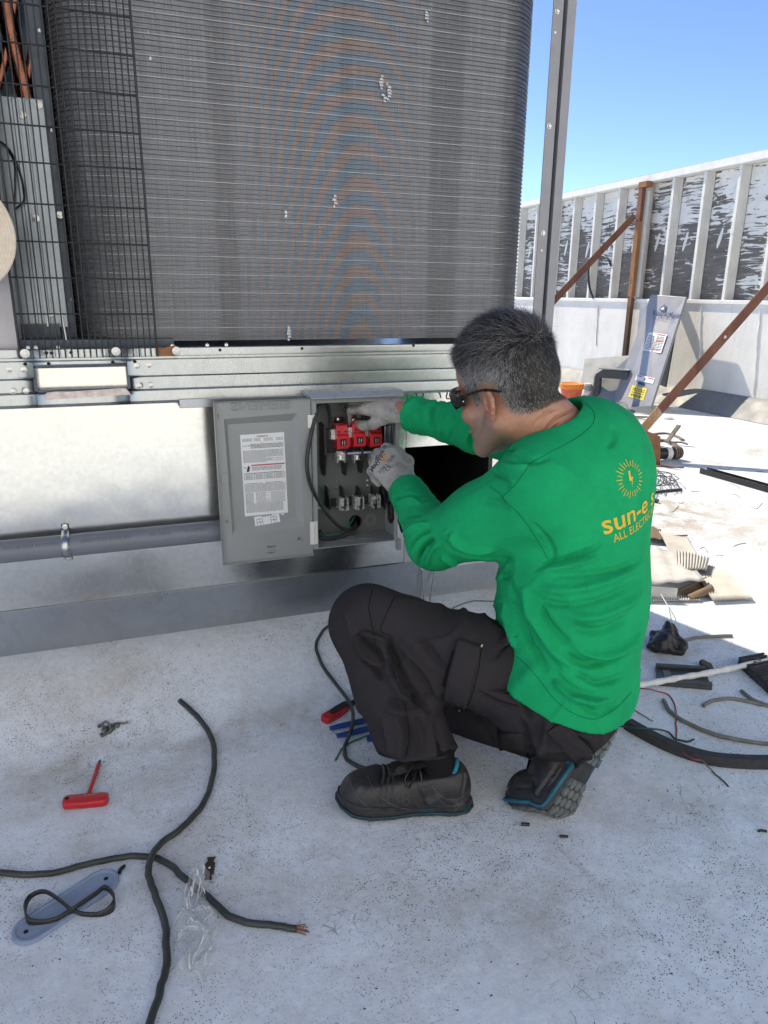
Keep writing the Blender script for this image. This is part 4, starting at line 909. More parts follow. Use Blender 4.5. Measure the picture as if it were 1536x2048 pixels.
# ---- head frame
HS = 1.11
yaw = math.radians(66); hf0 = np.array([-math.cos(yaw), math.sin(yaw), 0]); hl0 = np.cross((0, 0, 1), hf0)
pit = math.radians(12); hf = hf0*math.cos(pit)-np.array([0, 0, 1])*math.sin(pit); hu = np.cross(hf, hl0); hl = hl0
rol = math.radians(-7); hl, hu = hl*math.cos(rol)+hu*math.sin(rol), hu*math.cos(rol)-hl*math.sin(rol)
HR = np.array([hf, hl, hu]).T; HO = PX(1013, 783, 1.585)
def hd(f, l, u): return HO+HR@(np.array([f, l, u], float)*HS)
def hE(c, r, k=.015, op='u', R=None): return ell(hd(*c), np.array(r)*HS, HR if R is None else HR@R, k, op)
def hC(a, b, ra, rb, k=.012, op='u', sq=None): return cone(hd(*a), hd(*b), ra*HS, rb*HS, k, sq, op)
head = [hE((-.012, 0, .050), (.099, .077, .092)), hE((-.056, 0, .022), (.054, .066, .058)), hE((.044, 0, .046), (.051, .064, .060)),
        hE((.040, 0, -.038), (.052, .057, .074))]
for s in (1, -1):
    head += [hE((.050, s*.043, -.030), (.032, .024, .026)), hC((-.006, s*.056, -.048), (.062, s*.026, -.103), .021, .021, .02),
             hC((.088, s*.034, .014), (.094, s*.006, .016), .012, .012, .012), hE((.098, s*.034, -.004), (.012, .018, .012), .012, 's'),
             hE((.101, s*.012, -.042), (.011, .009, .009), .008)]
head += [hE((.077, 0, -.106), (.022, .027, .020)), hC((.094, 0, .002), (.108, 0, -.034), .010, .0135, .01), hE((.088, 0, -.070), (.015, .026, .007), .006), hE((.086, 0, -.081), (.014, .022, .008), .006)]
nk0 = hd(-.026, 0, -.040); nkm = (nk0+nb)/2+np.array([.008, -.0, .0])
head += [cone(nk0, nkm, .066, .067, .03), cone(nkm, nb, .067, .076, .03)]
# ear on each side
earc = [(.004, -.006), (.006, .008), (.004, .020), (-.006, .029), (-.019, .026), (-.026, .012), (-.024, -.004), (-.017, -.017), (-.009, -.026)]
earc = [(a*.88, b*.88) for a, b in earc]
anti = [(-.004, .016), (-.013, .017), (-.017, .004), (-.014, -.009), (-.006, -.015)]
for s in (1, -1):
    fl_ = lambda x, z, o=0: (x-.012, s*(.0755+.62*max(0, .006-x)+o), z-.010)
    head += [hE((-.019, s*.0815, -.009), (.016, .006, .025), .006, R=np.array(Matrix.Rotation(-s*.58, 3, 'Z')))]
    for (x0_, z0_), (x1_, z1_) in zip(earc[:-1], earc[1:]): head.append(hC(fl_(x0_, z0_, .001), fl_(x1_, z1_, .001), .0044, .0044, .003))
    for (x0_, z0_), (x1_, z1_) in zip(anti[:-1], anti[1:]): head.append(hC(fl_(x0_, z0_, .001), fl_(x1_, z1_, .001), .0034, .0034, .003))
    head.append(hE(fl_(-.006, -.026, 0), (.007, .0045, .008), .005)); head.append(hE(fl_(-.003, -.001, .006), (.0085, .0105, .011), .003, 's')); head.append(hC(fl_(.003, -.008, .002), fl_(.004, -.001, .002), .004, .004, .004))
hv, hfc = sdf_mesh(head, .0023); hv = relax(hv, hfc, 1, .35)
# ---- body under the clothes
body = [cone(nb-np.array([0, 0, .03]), che, .075, .15, .04, (fB, .72)), cone(che, wai, .155, .145, .05, (fB, .75)), cone(wai, pel, .145, .15, .05, (fB, .85)),
        cone(nb, shL, .055, .055, .05), cone(nb, shR, .055, .055, .05), cone(shL, elL, .055, .042, .03), cone(elL, wrL, .042, .030, .02), cone(shR, elR, .055, .042, .03), cone(elR, wrR, .042, .030, .02),
        cone(hipL, kneeL, .085, .058, .03), cone(kneeL, ankL, .056, .030, .03), cone(hipR, kneeR, .080, .056, .03), cone(kneeR, ankR, .052, .038, .02)]
bv, bf = sdf_mesh(body, .009)
tone_h = np.zeros((len(hv), 3)); loc = (hv-HO)@HR/HS
F_, L_, U_ = loc.T
def sst(a, b, x): t = np.clip((x-a)/(b-a), 0, 1); return t*t*(3-2*t)
stub = sst(-.028, -.050, U_)*sst(-.035, .0, F_)*sst(-.155, -.125, U_)+sst(.0, .02, F_)*sst(.045, .03, F_)*sst(.03, .0, U_)*.6*sst(.03, .06, np.abs(L_))
earm = np.exp(-(((F_+.018)/.022)**2+((U_+.015)/.032)**2))*(np.abs(L_) > .074)
red = np.clip(earm*.8+sst(-.04, -.12, U_)*sst(.02, -.06, F_)*.8, 0, 1)
tone_h[:, 0] = np.clip(stub, 0, 1); tone_h[:, 1] = red
tb = np.zeros((len(bv), 3)); tb[:, 1] = .3
s = NT('skin'); at_ = s.n.new('ShaderNodeAttribute'); at_.attribute_name = 'tone'; sp = s.sep(at_.outputs['Vector'])
c = s.ramp(s.noise(60, 5, .6), [(.3, (.33, .165, .105)), (.7, (.42, .225, .15))])
c = s.mix(s.math('MULTIPLY', sp[1], .55), c, (.36, .115, .075))
dots = s.ramp(s.noise(900, 2, .5), [(.40, 1.0), (.60, .25)])
c = s.mix(s.math('MULTIPLY', s.math('MULTIPLY', sp[0], dots), .92), c, (.15, .13, .12))
s.set(Base_Color=c, Roughness=.52, Subsurface_Weight=.12, Subsurface_Radius=(.012, .005, .003)); s.bump(s.noise(350, 4, .6), .25, .0015, s.bump(s.noise(45, 4), .2, .006)); SKIN = s.m
allv = np.vstack([bv, hv]); allf = np.vstack([bf, hfc+len(bv)])
hvN = vnormals(hv, hfc)
# neck creases
hv2 = folds(hv, hfc, [([(1085, 868), (1110, 838), (1140, 822), (1160, 812)], .004, -.0035), ([(1068, 850), (1090, 828), (1118, 815)], .003, -.002), ([(1075, 905), (1098, 868), (1120, 845)], .004, -.003)])
allv[len(bv):] = hv2
man = npmesh('person', allv, allf, SKIN, None, np.vstack([tb, tone_h]))
tag(man, 'kneeling man in a green long-sleeved shirt and black sunglasses, wearing work gloves', 'person')
# ---- hair
HAIRM = [simple('dark_hair', (.012, .011, .011), .45, 0, .3, 300, 0), simple('grey_hair', (.17, .16, .155), .42, 0, .3, 300, 0), simple('silver_hair', (.38, .37, .36), .42, 0, .2, 300, 0), simple('scalp_base_hair', (.030, .026, .024), .7, 0, .5, 250, .4, 900)]  # last one: dark brown base layer under the strands
hlx = [-.2, -.115, -.075, -.045, -.030, -.012, .010, .022, .034, .044, .056, .072, .088, .12]; hlu = [-.020, -.030, -.042, -.036, .026, .028, .022, -.012, -.015, .020, .052, .070, .083, .087]
line = np.interp(F_, hlx, hlu); above = U_-line
okv = (above > 0) & (np.abs(L_) < .0845)
ff = hfc[okv[hfc].all(axis=1)]; fcap = hfc[(okv & (above > .009+.004*np.sin(F_*260)))[hfc].all(axis=1)]
thick = (.004+.016*sst(.04, .125, U_))*sst(0, .03, above)
capv = hv+hvN*(thick*.35+.0006)[:, None]
used_, inv = np.unique(fcap, return_inverse=True)
hair = npmesh('hair', capv[used_], inv.reshape(fcap.shape), HAIRM[3], man)
tri = hv[ff]; ar = np.linalg.norm(np.cross(tri[:, 2]-tri[:, 0], tri[:, 3]-tri[:, 1]), axis=1)
NS = 46000; pick = RNG.choice(len(ff), NS, p=ar/ar.sum()); a_, b_ = RNG.random((2, NS, 1))
q = hv[ff[pick]]; root = q[:, 0]*(1-a_)*(1-b_)+q[:, 1]*a_*(1-b_)+q[:, 2]*a_*b_+q[:, 3]*(1-a_)*b_
rn = hvN[ff[pick, 0]]; rl = (root-HO)@HR/HS; rF, rL, rU = rl.T; rab = rU-np.interp(rF, hlx, hlu)
top = sst(.055, .105, rU)
flow = (np.outer(.75+.25*top, hf)+np.outer(-.95*(1-top), hu)+np.outer(.30*top, hl)+np.outer(np.where(rF < -.05, -.75, 0)*(1-top), hf))
flow += RNG.normal(size=(NS, 3))*.42
flow -= rn*np.sum(flow*rn, 1)[:, None]; flow /= np.linalg.norm(flow, axis=1)[:, None]
ln = (.011+.019*top)*(.35+.65*sst(0, .03, rab))*RNG.uniform(.7, 1.25, NS); ln += .012*sst(.06, .09, rF)*top
lift = (.34+.20*top)*RNG.uniform(.5, 1.7, NS)
side = np.cross(rn, flow); wdt = RNG.uniform(.0004, .00075, NS)
segs = []
for t in (0, .4, .75, 1.0):
    p = root+rn*(lift*ln*(t-.35*t*t)+.0008+.004*top)[:, None]+flow*(ln*t*(.65+.35*t))[:, None]
    ww = wdt*(1-.75*t); segs += [p-side*ww[:, None]/2, p+side*ww[:, None]/2]
SV = np.stack(segs, 1).reshape(-1, 3); base_i = (np.arange(NS)*8)[:, None]
SF = np.concatenate([base_i+np.array([[0, 1, 3, 2]]), base_i+np.array([[2, 3, 5, 4]]), base_i+np.array([[4, 5, 7, 6]])])
grey = np.clip(.92*sst(.095, .035, rU)*sst(-.090, -.03, rF)+.12+.10*top, 0, .85); u_ = RNG.random(NS); mi = np.where(u_ < grey*.48, 2, np.where(u_ < grey, 1, 0))
st_ = npmesh('hair_strands', SV, SF, HAIRM[:3], hair); st_['kind'] = 'stuff'
st_.data.polygons.foreach_set('material_index', np.tile(mi, 3).astype(np.int32))
# ---- sunglasses
GLS = simple('black_sunglass_frame', (.010, .010, .011), .28, 0, .1, 40, 0)
gl = MB()
ang = np.linspace(-1.32, 1.32, 25)
def lens(t, z, o=0): return hd(.012+(.097+o)*math.cos(t)**.75 if abs(t) < 1.57 else .012, (.079+o)*math.sin(t), z)
rows = []
for t in ang:
    hgt = .020*(1-.25*(abs(t)/1.3)**3); nose = .012*math.exp(-(t/.22)**2)
    rows.append([lens(t, .024, .004), lens(t, .024-.4*hgt, .008), lens(t, .024-1.2*hgt+nose, .007), lens(t, .024-2.05*hgt+nose, .001)])
gl.sheet(rows); gob = gl.build('sunglasses', GLS, man, 60, 0, .0035)
mb = MB()
for s in (1, -1):
    P = spline([hd(.050, s*.079, .010), hd(.020, s*.0845, .015), hd(-.018, s*.088, .019), hd(-.050, s*.086, .012)], 5)
    mb.tube(P, np.linspace(.0125, .007, len(P)), 10, flat=.35, upv=hu); mb.build('temple', GLS, gob, 60); mb = MB()

# ---- shirt
def fabric(name, c, sc=900, var=.10, rough=.85, bump=.35, sheen=.0):
    s = NT(name); n = s.noise(14, 5, .6); f2 = s.noise(sc, 2, .5)
    cc = s.ramp(n, [(.3, tuple(q*(1-var) for q in c)), (.7, tuple(q*(1+var) for q in c))]); cc = s.mix(.5, cc, s.ramp(f2, [(.3, .70), (.7, 1.05)]), 'MULTIPLY')
    s.set(Base_Color=cc, Roughness=.95, Specular_IOR_Level=.12); s.bump(f2, bump, .0012, s.bump(s.noise(55, 4, .6), .22, .004)); return s.m
SHIRT = fabric('green_jersey', (.010, .335, .125), 480); 
sc0 = nb+np.array([0, 0, -.015])
neck_dir = nrm(hd(-.02, 0, -.05)-nb)
cufL = elL+(wrL-elL)*.87; cufR = elR+(wrR-elR)*.86
bk = che-fB*.055+np.array([0, 0, .07])
back_up = PX(1195, 945, 1.76)
shirt = [cone(che+np.array([0, 0, .05]), wai, .205, .196, .06, (fB, .78)), cone(wai, pel+np.array([.025, 0, -.02]), .194, .180, .06, (fB, .80)),
         cone(shL+(nb-shL)*.15, shR+(nb-shR)*.15, .088, .088, .06), ell(back_up, (.10, .165, .15), frame(fB, lB), .07),
         cone(nb+np.array([0, 0, -.035]), (shL+nb)/2+np.array([0, 0, -.01]), .078, .078, .05), cone(nb+np.array([0, 0, -.035]), (shR+nb)/2, .078, .078, .05),
         cone(shL, shL+(elL-shL)*.55, .093, .082, .05), cone(shL+(elL-shL)*.5, elL, .083, .068, .03), cone(elL, cufL, .066, .047, .025), cone(shR, elR, .085, .066, .05), cone(elR, cufR+(cufR-elR)*.06, .062, .048, .02),
         cone(cufL-(cufL-elL)*.2, cufL+(cufL-elL)*.1, .049, .047, .012), cone(cufR-(cufR-elR)*.2, cufR, .051, .049, .012)]
# ribbed collar and neck opening
cn = nrm(neck_dir*.85+np.array([0, 0, .4])+fB*.0); cx_ = nrm(fB-cn*(fB@cn)); cy_ = np.cross(cn, cx_)
cc0 = nb+cn*.0-cx_*.002
ringp = [cc0+cx_*.083*math.cos(t)+cy_*.088*math.sin(t)+cn*(-.018*math.cos(t)) for t in np.linspace(0, 2*PI, 33)]
for a, b in zip(ringp[:-1], ringp[1:]): shirt.append(cone(a-cn*.004, b-cn*.004, .0105, .0105, .010))
shirt += [cone(cc0-cn*.05, cc0+cn*.20, .076, .088, .006, None, 's')]
hA_, hB_, hC_ = PX(1000, 1300, 1.74), PX(1180, 1455, 1.55), PX(1258, 1408, 1.70); hem_n = nrm(np.cross(hB_-hA_, hC_-hA_)); hem_n = hem_n if hem_n[2] < 0 else -hem_n; hem_p = (hA_+hB_+hC_)/3
shirt += [ell(pel+np.array([0, 0, -.01]), (.134, .170, .13), frame(fB, lB), .05), cone(pel+lB*.05-fB*.03+np.array([0, 0, -.02]), pel-lB*.06-fB*.03+np.array([0, 0, -.02]), .122, .122, .05), cone(hipL, hipL+(kneeL-hipL)*.05, .126, .124, .03)]
shirt += [plane(hem_p, hem_n, .006)]
dL = nrm(cufL-elL); dR = nrm(cufR-elR)
sv, sf = sdf_mesh(shirt, .0045)
# cut the cuffs flat where the sleeve ends
for pnt, dd in ((cufL, dL), (cufR, dR)):
    t = (sv-pnt)@dd; m = (t > 0) & (np.linalg.norm(sv-pnt, axis=1) < .10); sv[m] -= np.outer(t[m], dd)
sv = relax(sv, sf, 1, .4); sv = cloth_noise(sv, sf, .0022, 26, 3)
C_, R_ = -1, 1
S_ = [ # left forearm and elbow
 ([(868, 1078), (848, 1092), (836, 1118), (838, 1140)], .007, -.011), ([(880, 1085), (862, 1104), (852, 1130)], .007, .007), ([(862, 1060), (840, 1068), (822, 1088), (812, 1110)], .006, -.007),
 ([(858, 1048), (835, 1052), (815, 1066), (803, 1085)], .007, .006), ([(846, 1030), (825, 1030), (803, 1042), (790, 1060)], .006, -.005), ([(842, 1008), (820, 1003), (796, 1012), (783, 1028)], .007, .007),
 ([(840, 992), (815, 988), (792, 998), (780, 1012)], .005, -.006), ([(895, 1075), (900, 1095), (925, 1110), (970, 1118), (1030, 1120)], .008, -.009), ([(905, 1062), (912, 1082), (940, 1096), (990, 1104)], .010, .008),
 ([(900, 1060), (893, 1070), (900, 1088)], .008, .006),
 ([(905, 1135), (960, 1150), (1020, 1152)], .010, -.004), ([(880, 1110), (920, 1132), (980, 1140)], .012, .005),
 # upper arm and shoulder
 ([(985, 940), (1005, 955), (1020, 975)], .008, -.004), ([(965, 1000), (990, 1005), (1020, 1020)], .009, -.004), ([(1000, 925), (1030, 935), (1060, 930)], .010, .005),
 ([(1030, 905), (1060, 920), (1100, 915)], .012, -.004),
 # armpit fold running to the back
 ([(1085, 1130), (1125, 1119), (1165, 1106), (1205, 1090)], .006, -.006), ([(1085, 1142), (1140, 1130), (1200, 1112)], .010, .005), ([(1060, 1145), (1090, 1130), (1110, 1112), (1095, 1075), (1065, 1045)], .004, -.004),
 ([(1100, 1152), (1160, 1150), (1230, 1140), (1285, 1120)], .010, -.004),
 ([(1080, 1175), (1140, 1180), (1220, 1160), (1290, 1120)], .012, .006), ([(1060, 1190), (1120, 1210), (1200, 1200), (1285, 1160)], .010, -.005),
 # side: long drapes down to the hem
 ([(1020, 1170), (1035, 1230), (1060, 1290), (1095, 1345)], .012, -.007), ([(1045, 1175), (1065, 1235), (1100, 1290), (1150, 1340)], .014, .008), ([(1075, 1200), (1100, 1250), (1150, 1300), (1210, 1330)], .012, -.006),
 ([(1008, 1200), (1016, 1250), (1030, 1295)], .010, .006), ([(1120, 1300), (1170, 1330), (1230, 1320), (1275, 1290)], .009, -.008), ([(1130, 1285), (1180, 1312), (1240, 1300), (1284, 1262)], .012, .009),
 ([(1110, 1345), (1140, 1372), (1165, 1385), (1200, 1390)], .008, -.004), ([(1105, 1360), (1135, 1390), (1175, 1405), (1220, 1400)], .009, .008), ([(1150, 1345), (1200, 1365), (1250, 1350)], .010, -.007), ([(1160, 1410), (1200, 1425), (1240, 1405)], .009, -.005),
 ([(1120, 1225), (1180, 1235), (1250, 1210), (1290, 1180)], .014, .006), ([(1140, 1255), (1200, 1262), (1260, 1235)], .012, -.006),
 # upper back
 ([(1225, 850), (1230, 875), (1215, 895)], .009, -.004),
 # right sleeve
 ([(868, 800), (862, 830), (866, 860)], .006, -.006), ([(880, 800), (876, 835), (884, 872)], .007, .006), ([(846, 800), (842, 825), (848, 850)], .006, .004), ([(925, 830), (905, 860), (900, 885)], .008, -.004), ([(960, 850), (940, 880), (945, 900)], .008, -.006), ([(985, 860), (1000, 885), (1030, 900)], .008, -.005)]
sv = folds(sv, sf, S_)
dl = np.minimum(np.linalg.norm(sv-elL, axis=1), .3); fore = sst(.16, .06, np.linalg.norm(sv-(elL+wrL)/2, axis=1)); foreR = sst(.20, .08, np.linalg.norm(sv-(elR+wrR)/2, axis=1))
low = sst(.75, .45, sv[:, 2])*sst(.02, .06, (sv-elL)@nrm(che-elL)-.05)
sv = wrinkle(sv, sf, wrL-elL, .040, .0055, fore, 3); sv = wrinkle(sv, sf, wrR-elR, .042, .0050, foreR, 4)
sv = wrinkle(sv, sf, (.25, -.1, 1), .075, .0060, low*sst(.2, .35, sv[:, 2]-.12+.2), 5, .9); sv = wrinkle(sv, sf, (.6, .1, .8), .11, .0055, sst(.25, .05, np.linalg.norm(sv-shL, axis=1)), 8, .9)
t = (sv-hem_p)@hem_n; m = (t > -.003) & (np.linalg.norm(sv-pel, axis=1) < .45) & (sv[:, 2] < .5); sv[m] -= np.outer(t[m], hem_n)*np.clip((t[m]+.003)/.003, 0, 1)[:, None]
shirt_o = npmesh('shirt', sv, sf, SHIRT, man)
sb = tree(sv, sf)
# seams: shoulder, armhole, hem, cuffs follow the cloth
def seam(bvh, px, r, m, parent, name='seam', off=.0004):
    P = spline(np.array(px, float), 8); H = [cast(bvh, *p) for p in P]; H = [a+b*off for a, b in H if a is not None]
    keep = [H[0]] if H else []
    for h in H[1:]:
        if np.linalg.norm(h-keep[-1]) < .05: keep.append(h)
    if len(keep) > 3: return MB().tube(keep, r, 5).build(name, m, parent, 60)
SEAM = fabric('green_seam', (.007, .17, .062), 600)
for px in ([(1062, 925), (1045, 950), (1025, 975), (1003, 995)], [(978, 972), (1003, 990), (1012, 1008)], [(1003, 995), (1040, 1030), (1075, 1080), (1098, 1122)], [(1172, 806), (1188, 826), (1184, 850), (1150, 878), (1105, 902), (1062, 925)],
           [(1000, 1290), (1040, 1318), (1075, 1355), (1110, 1400), (1150, 1428), (1190, 1438), (1230, 1418), (1262, 1385)]): seam(sb, px, .0008, SEAM, shirt_o)
# print on the back
YEL = simple('yellow_print', (.62, .43, .03), .7, 0, .08, 40, 0)
bc, bn = cast(sb, 1262, 958)
def on_back(u, v, lift=.0009):
    u, v = .90*(u*math.cos(BROT)-v*math.sin(BROT)), .90*(u*math.sin(BROT)+v*math.cos(BROT))
    o = bc+BX*u+BZ*v; h = sb.ray_cast(V3(o-fB*.25), V3(fB)); 
    return np.array(h[0])+np.array(h[1])*lift if h[0] is not None else o
BROT = .20; BX = -lB; BZ = nrm(np.array([0, 0, 1.0])+fB*.1)
def back_print(mb, P2, faces):
    mb.add([on_back(a, b) for a, b in P2], faces)
mb = MB()
for k in range(26):
    t = 2*PI*k/26; r0, r1 = (.030, .041) if k % 2 else (.028, .045); d = np.array([math.cos(t), math.sin(t)]); nrm_ = np.array([-d[1], d[0]])*.0009
    back_print(mb, [d*r0-nrm_, d*r1-nrm_, d*r1+nrm_, d*r0+nrm_], [(0, 1, 2, 3)])
back_print(mb, [np.array(p) for p in ((-.004, .020), (.003, .020), (.000, .004), (.007, .004), (-.003, -.020), (.000, -.003), (-.007, -.003))], [(0, 1, 2, 5, 6), (2, 3, 4, 5)])
def back_text(s_, u, v, size, width, bold):
    tv, tf = text2d(s_, bold, 3); tv = tv*size; x0_ = tv[:, 0].min(); k = width/(tv[:, 0].max()-x0_)
    back_print(mb, [((a-x0_)*k+u, b+v) for a, b in tv], tf)
mb.build('shirt_emblem', YEL, shirt_o, 0); mb = MB()
back_text('sun-e s', -.098, -.104, .066, .205, .012); mb.build('shirt_lettering', YEL, shirt_o, 0); mb = MB()
back_text('ALL ELECTRICAL', -.080, -.130, .027, .19, .0)
mb.build('shirt_lettering', YEL, shirt_o, 0)

# ---- trousers
TRO = fabric('charcoal_work_cloth', (.031, .0285, .032), 700, .12, .8, .3, .15)
tro = [cone(hipL, hipL+(kneeL-hipL)*.5, .118, .100, .04), cone(hipL+(kneeL-hipL)*.5, kneeL, .100, .085, .03), cone(kneeL+np.array([.0, 0, -.01]), kneeL+(ankL-kneeL)*.5, .083, .084, .03), cone(kneeL+(ankL-kneeL)*.5, ankL+(ankL-kneeL)*.06, .086, .088, .03),
       ell(pel+np.array([0, 0, -.02]), (.120, .155, .115), frame(fB, lB), .05), cone(pel+lB*.05-fB*.035+np.array([0, 0, -.035]), pel-lB*.06-fB*.035+np.array([0, 0, -.035]), .108, .108, .05),
       cone(hipR, kneeR, .105, .080, .04), cone(kneeR, kneeR+(ankR-kneeR)*.9, .078, .070, .02), cone(pel, wai, .17, .14, .04, (fB, .85))]
dA = nrm(ankL-kneeL); hemA = ankL-dA*.016; dH = nrm(dA-.33*CR[:, 0])
tv, tf = sdf_mesh(tro, .0045)
t = (tv-hemA)@dH; m = (t > 0) & (np.linalg.norm(tv-hemA, axis=1) < .16); tv[m] -= np.outer(t[m]/(dA@dH), dA)
m = tv[:, 2] < .004; tv[m, 2] = .004
tv = relax(tv, tf, 1, .4); tv = cloth_noise(tv, tf, .0030, 24, 5)
T_ = [([(712, 1272), (735, 1290), (760, 1310), (770, 1330)], .010, -.010), ([(722, 1262), (750, 1272), (775, 1282)], .010, .007), ([(708, 1285), (728, 1308), (755, 1335)], .008, .008), ([(720, 1315), (745, 1335), (765, 1360)], .009, -.008),
 ([(775, 1268), (785, 1310), (810, 1360), (840, 1400), (865, 1425)], .010, -.011), ([(765, 1285), (772, 1330), (795, 1380), (830, 1412)], .012, .008), ([(792, 1275), (815, 1305), (860, 1350), (880, 1410)], .014, .006),
 ([(770, 1395), (800, 1408), (840, 1400), (865, 1385)], .008, -.006), ([(765, 1410), (800, 1425), (850, 1415)], .010, .005),
 ([(800, 1430), (815, 1470), (805, 1515)], .012, -.007), ([(825, 1430), (840, 1470), (838, 1515)], .012, .006), ([(760, 1430), (775, 1470), (778, 1512)], .012, .004), ([(870, 1440), (880, 1480), (880, 1515)], .010, -.005),
 ([(690, 1215), (700, 1250), (705, 1280)], .010, .004), ([(840, 1270), (860, 1300), (890, 1340)], .010, -.005),
 # upper thigh towards the hip
 ([(1010, 1318), (1030, 1355), (1045, 1400), (1060, 1440)], .010, -.010), ([(1030, 1322), (1050, 1365), (1062, 1400)], .010, .009), ([(1045, 1330), (1055, 1352), (1040, 1378), (1036, 1405)], .008, .008), ([(960, 1390), (1000, 1410), (1040, 1418)], .006, -.004),
 ([(950, 1420), (965, 1450), (985, 1490)], .010, -.006), ([(1040, 1440), (1055, 1480), (1070, 1520)], .010, -.006), ([(1100, 1420), (1090, 1470), (1075, 1515)], .012, .006), ([(1120, 1440), (1160, 1460), (1200, 1450)], .010, -.006), ([(1060, 1480), (1100, 1495), (1150, 1490)], .012, .006),
 ([(1150, 1475), (1180, 1500), (1175, 1530)], .010, -.006)]
tv = folds(tv, tf, T_)
sh_m = sst(.02, .12, (tv-kneeL)@nrm(ankL-kneeL))*sst(.16, .11, np.linalg.norm(np.cross(tv-kneeL, nrm(ankL-kneeL)), axis=1)); th_m = sst(.03, .10, (tv-kneeL)@nrm(hipL-kneeL))*sst(.17, .12, np.linalg.norm(np.cross(tv-kneeL, nrm(hipL-kneeL)), axis=1))
tv = wrinkle(tv, tf, (ankL-kneeL)+.35*np.linalg.norm(ankL-kneeL)*CR[:, 0], .085, .0062, sh_m, 13, .8); tv = wrinkle(tv, tf, (hipL-kneeL)-np.array([0, 0, .15]), .10, .0062, th_m, 14, .9)
near = ((tv-hem_p)@hem_n < -.003) & (np.linalg.norm(tv-pel, axis=1) < .30) & ((tv-pel)@fB < .08)
for i in np.nonzero(near)[0]:
    hit, n_, _, dist = sb.find_nearest(V3(tv[i]), .06)
    if hit is None: continue
    sd = (tv[i]-np.array(hit))@np.array(n_)
    if -.022 < sd < .05: tv[i] = np.array(hit)-np.array(n_)*.024
tro_o = npmesh('trousers', tv, tf, TRO, man); tbv = tree(tv, tf)
TSEAM = fabric('charcoal_seam', (.012, .011, .012), 500, .1)
for px in ([(745, 1178), (738, 1215), (745, 1255), (752, 1290)], [(790, 1192), (768, 1240), (762, 1262), (780, 1270)], [(958, 1380), (1000, 1400), (1040, 1412)], [(995, 1470), (1000, 1455), (1050, 1462), (1095, 1450), (1125, 1440)], [(995, 1470), (1000, 1500)], [(1125, 1440), (1150, 1480), (1180, 1505)],
           [(955, 1290), (950, 1330), (940, 1375), (925, 1420)], [(963, 1294), (958, 1334), (948, 1378), (932, 1424)], [(810, 1515), (815, 1500), (818, 1478), (816, 1440), (800, 1380), (775, 1320)], [(705, 1275), (730, 1262), (770, 1275)], [(685, 1345), (695, 1340)]): seam(tbv, px, .0010, TSEAM, tro_o)
def patch(bvh, quad, nu, nv_, off, m, parent, name, curl=None, th=.0022):
    q = np.array(quad, float); G_ = []
    for i in range(nu+1):
        row = []
        for j in range(nv_+1):
            u, v = i/nu, j/nv_; p = (q[0]*(1-u)+q[1]*u)*(1-v)+(q[3]*(1-u)+q[2]*u)*v; h, n = cast(bvh, *p)
            if h is None: h, n = (row[-1] if row else G_[-1][j])-n0*0, n0
            n0 = n; row.append(h+n*(off+(curl(u, v) if curl else 0)))
        G_.append(row)
    return MB().sheet(G_).build(name, m, parent, 60, 0, th)
patch(tbv, [(915, 1278), (962, 1292), (930, 1424), (886, 1398)], 8, 12, .004, TRO, tro_o, 'pocket_flap', lambda u, v: .012*(1-u)*(.4+v)*(.6+.4*math.sin(5*v)))
patch(tbv, [(905, 1300), (918, 1312), (895, 1378), (884, 1368)], 4, 6, .003, TSEAM, tro_o, 'pocket_opening')
patch(tbv, [(998, 1463), (1048, 1466), (1050, 1500), (1000, 1506)], 6, 5, .0025, TRO, tro_o, 'pocket')
patch(tbv, [(1092, 1462), (1128, 1438), (1182, 1508), (1155, 1528)], 6, 8, .004, TRO, tro_o, 'pocket_flap', lambda u, v: .006*v)
KH = simple('pale_thread', (.42, .36, .26), .9, 0, .1, 60, 0)
for (x, y) in ((922, 1421), (962, 1293), (1127, 1440)):
    h, n = cast(tbv, x, y)
    if h is not None: MB().box(h+n*.006, (.006, .003, .003), frame((.6, .2, .7), n)).build('bar_tack', KH, tro_o, 0)

# ---- shoes
SHOE = simple('black_shoe_leather', (.018, .018, .019), .5, 0, .3, 20, .35, 160, ((.075, .070, .065), 22, .57)); SOLEM = simple('black_rubber_sole', (.020, .021, .022), .6, 0, .2, 30, .2); TEAL = simple('teal_lining', (.012, .17, .25), .8, 0, .15, 60, .3)
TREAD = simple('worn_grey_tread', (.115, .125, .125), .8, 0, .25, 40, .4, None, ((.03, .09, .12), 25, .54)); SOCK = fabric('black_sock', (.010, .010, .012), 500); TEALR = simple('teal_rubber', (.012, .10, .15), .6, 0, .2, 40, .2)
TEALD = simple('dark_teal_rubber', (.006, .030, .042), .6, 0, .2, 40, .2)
def outline(k=1.0, n=40):
    xs_ = [0, .012, .04, .09, .14, .19, .235, .275, .302, .315]; hi_ = [.012, .028, .037, .035, .039, .049, .053, .046, .027, .006]; lo_ = [-.012, -.028, -.037, -.036, -.035, -.042, -.046, -.041, -.027, -.010]
    X = .1575+.1575*np.cos(np.linspace(PI, 0, n)); X = np.clip(X, .0005, .3145)
    up = [(x, np.interp(x, xs_, hi_)) for x in X]; dn = [(x, np.interp(x, xs_, lo_)) for x in X[::-1]]
    P = np.array(up+dn); c = np.array([.155, 0]); return c+(P-c)*np.array([1+(k-1)*.5, k])
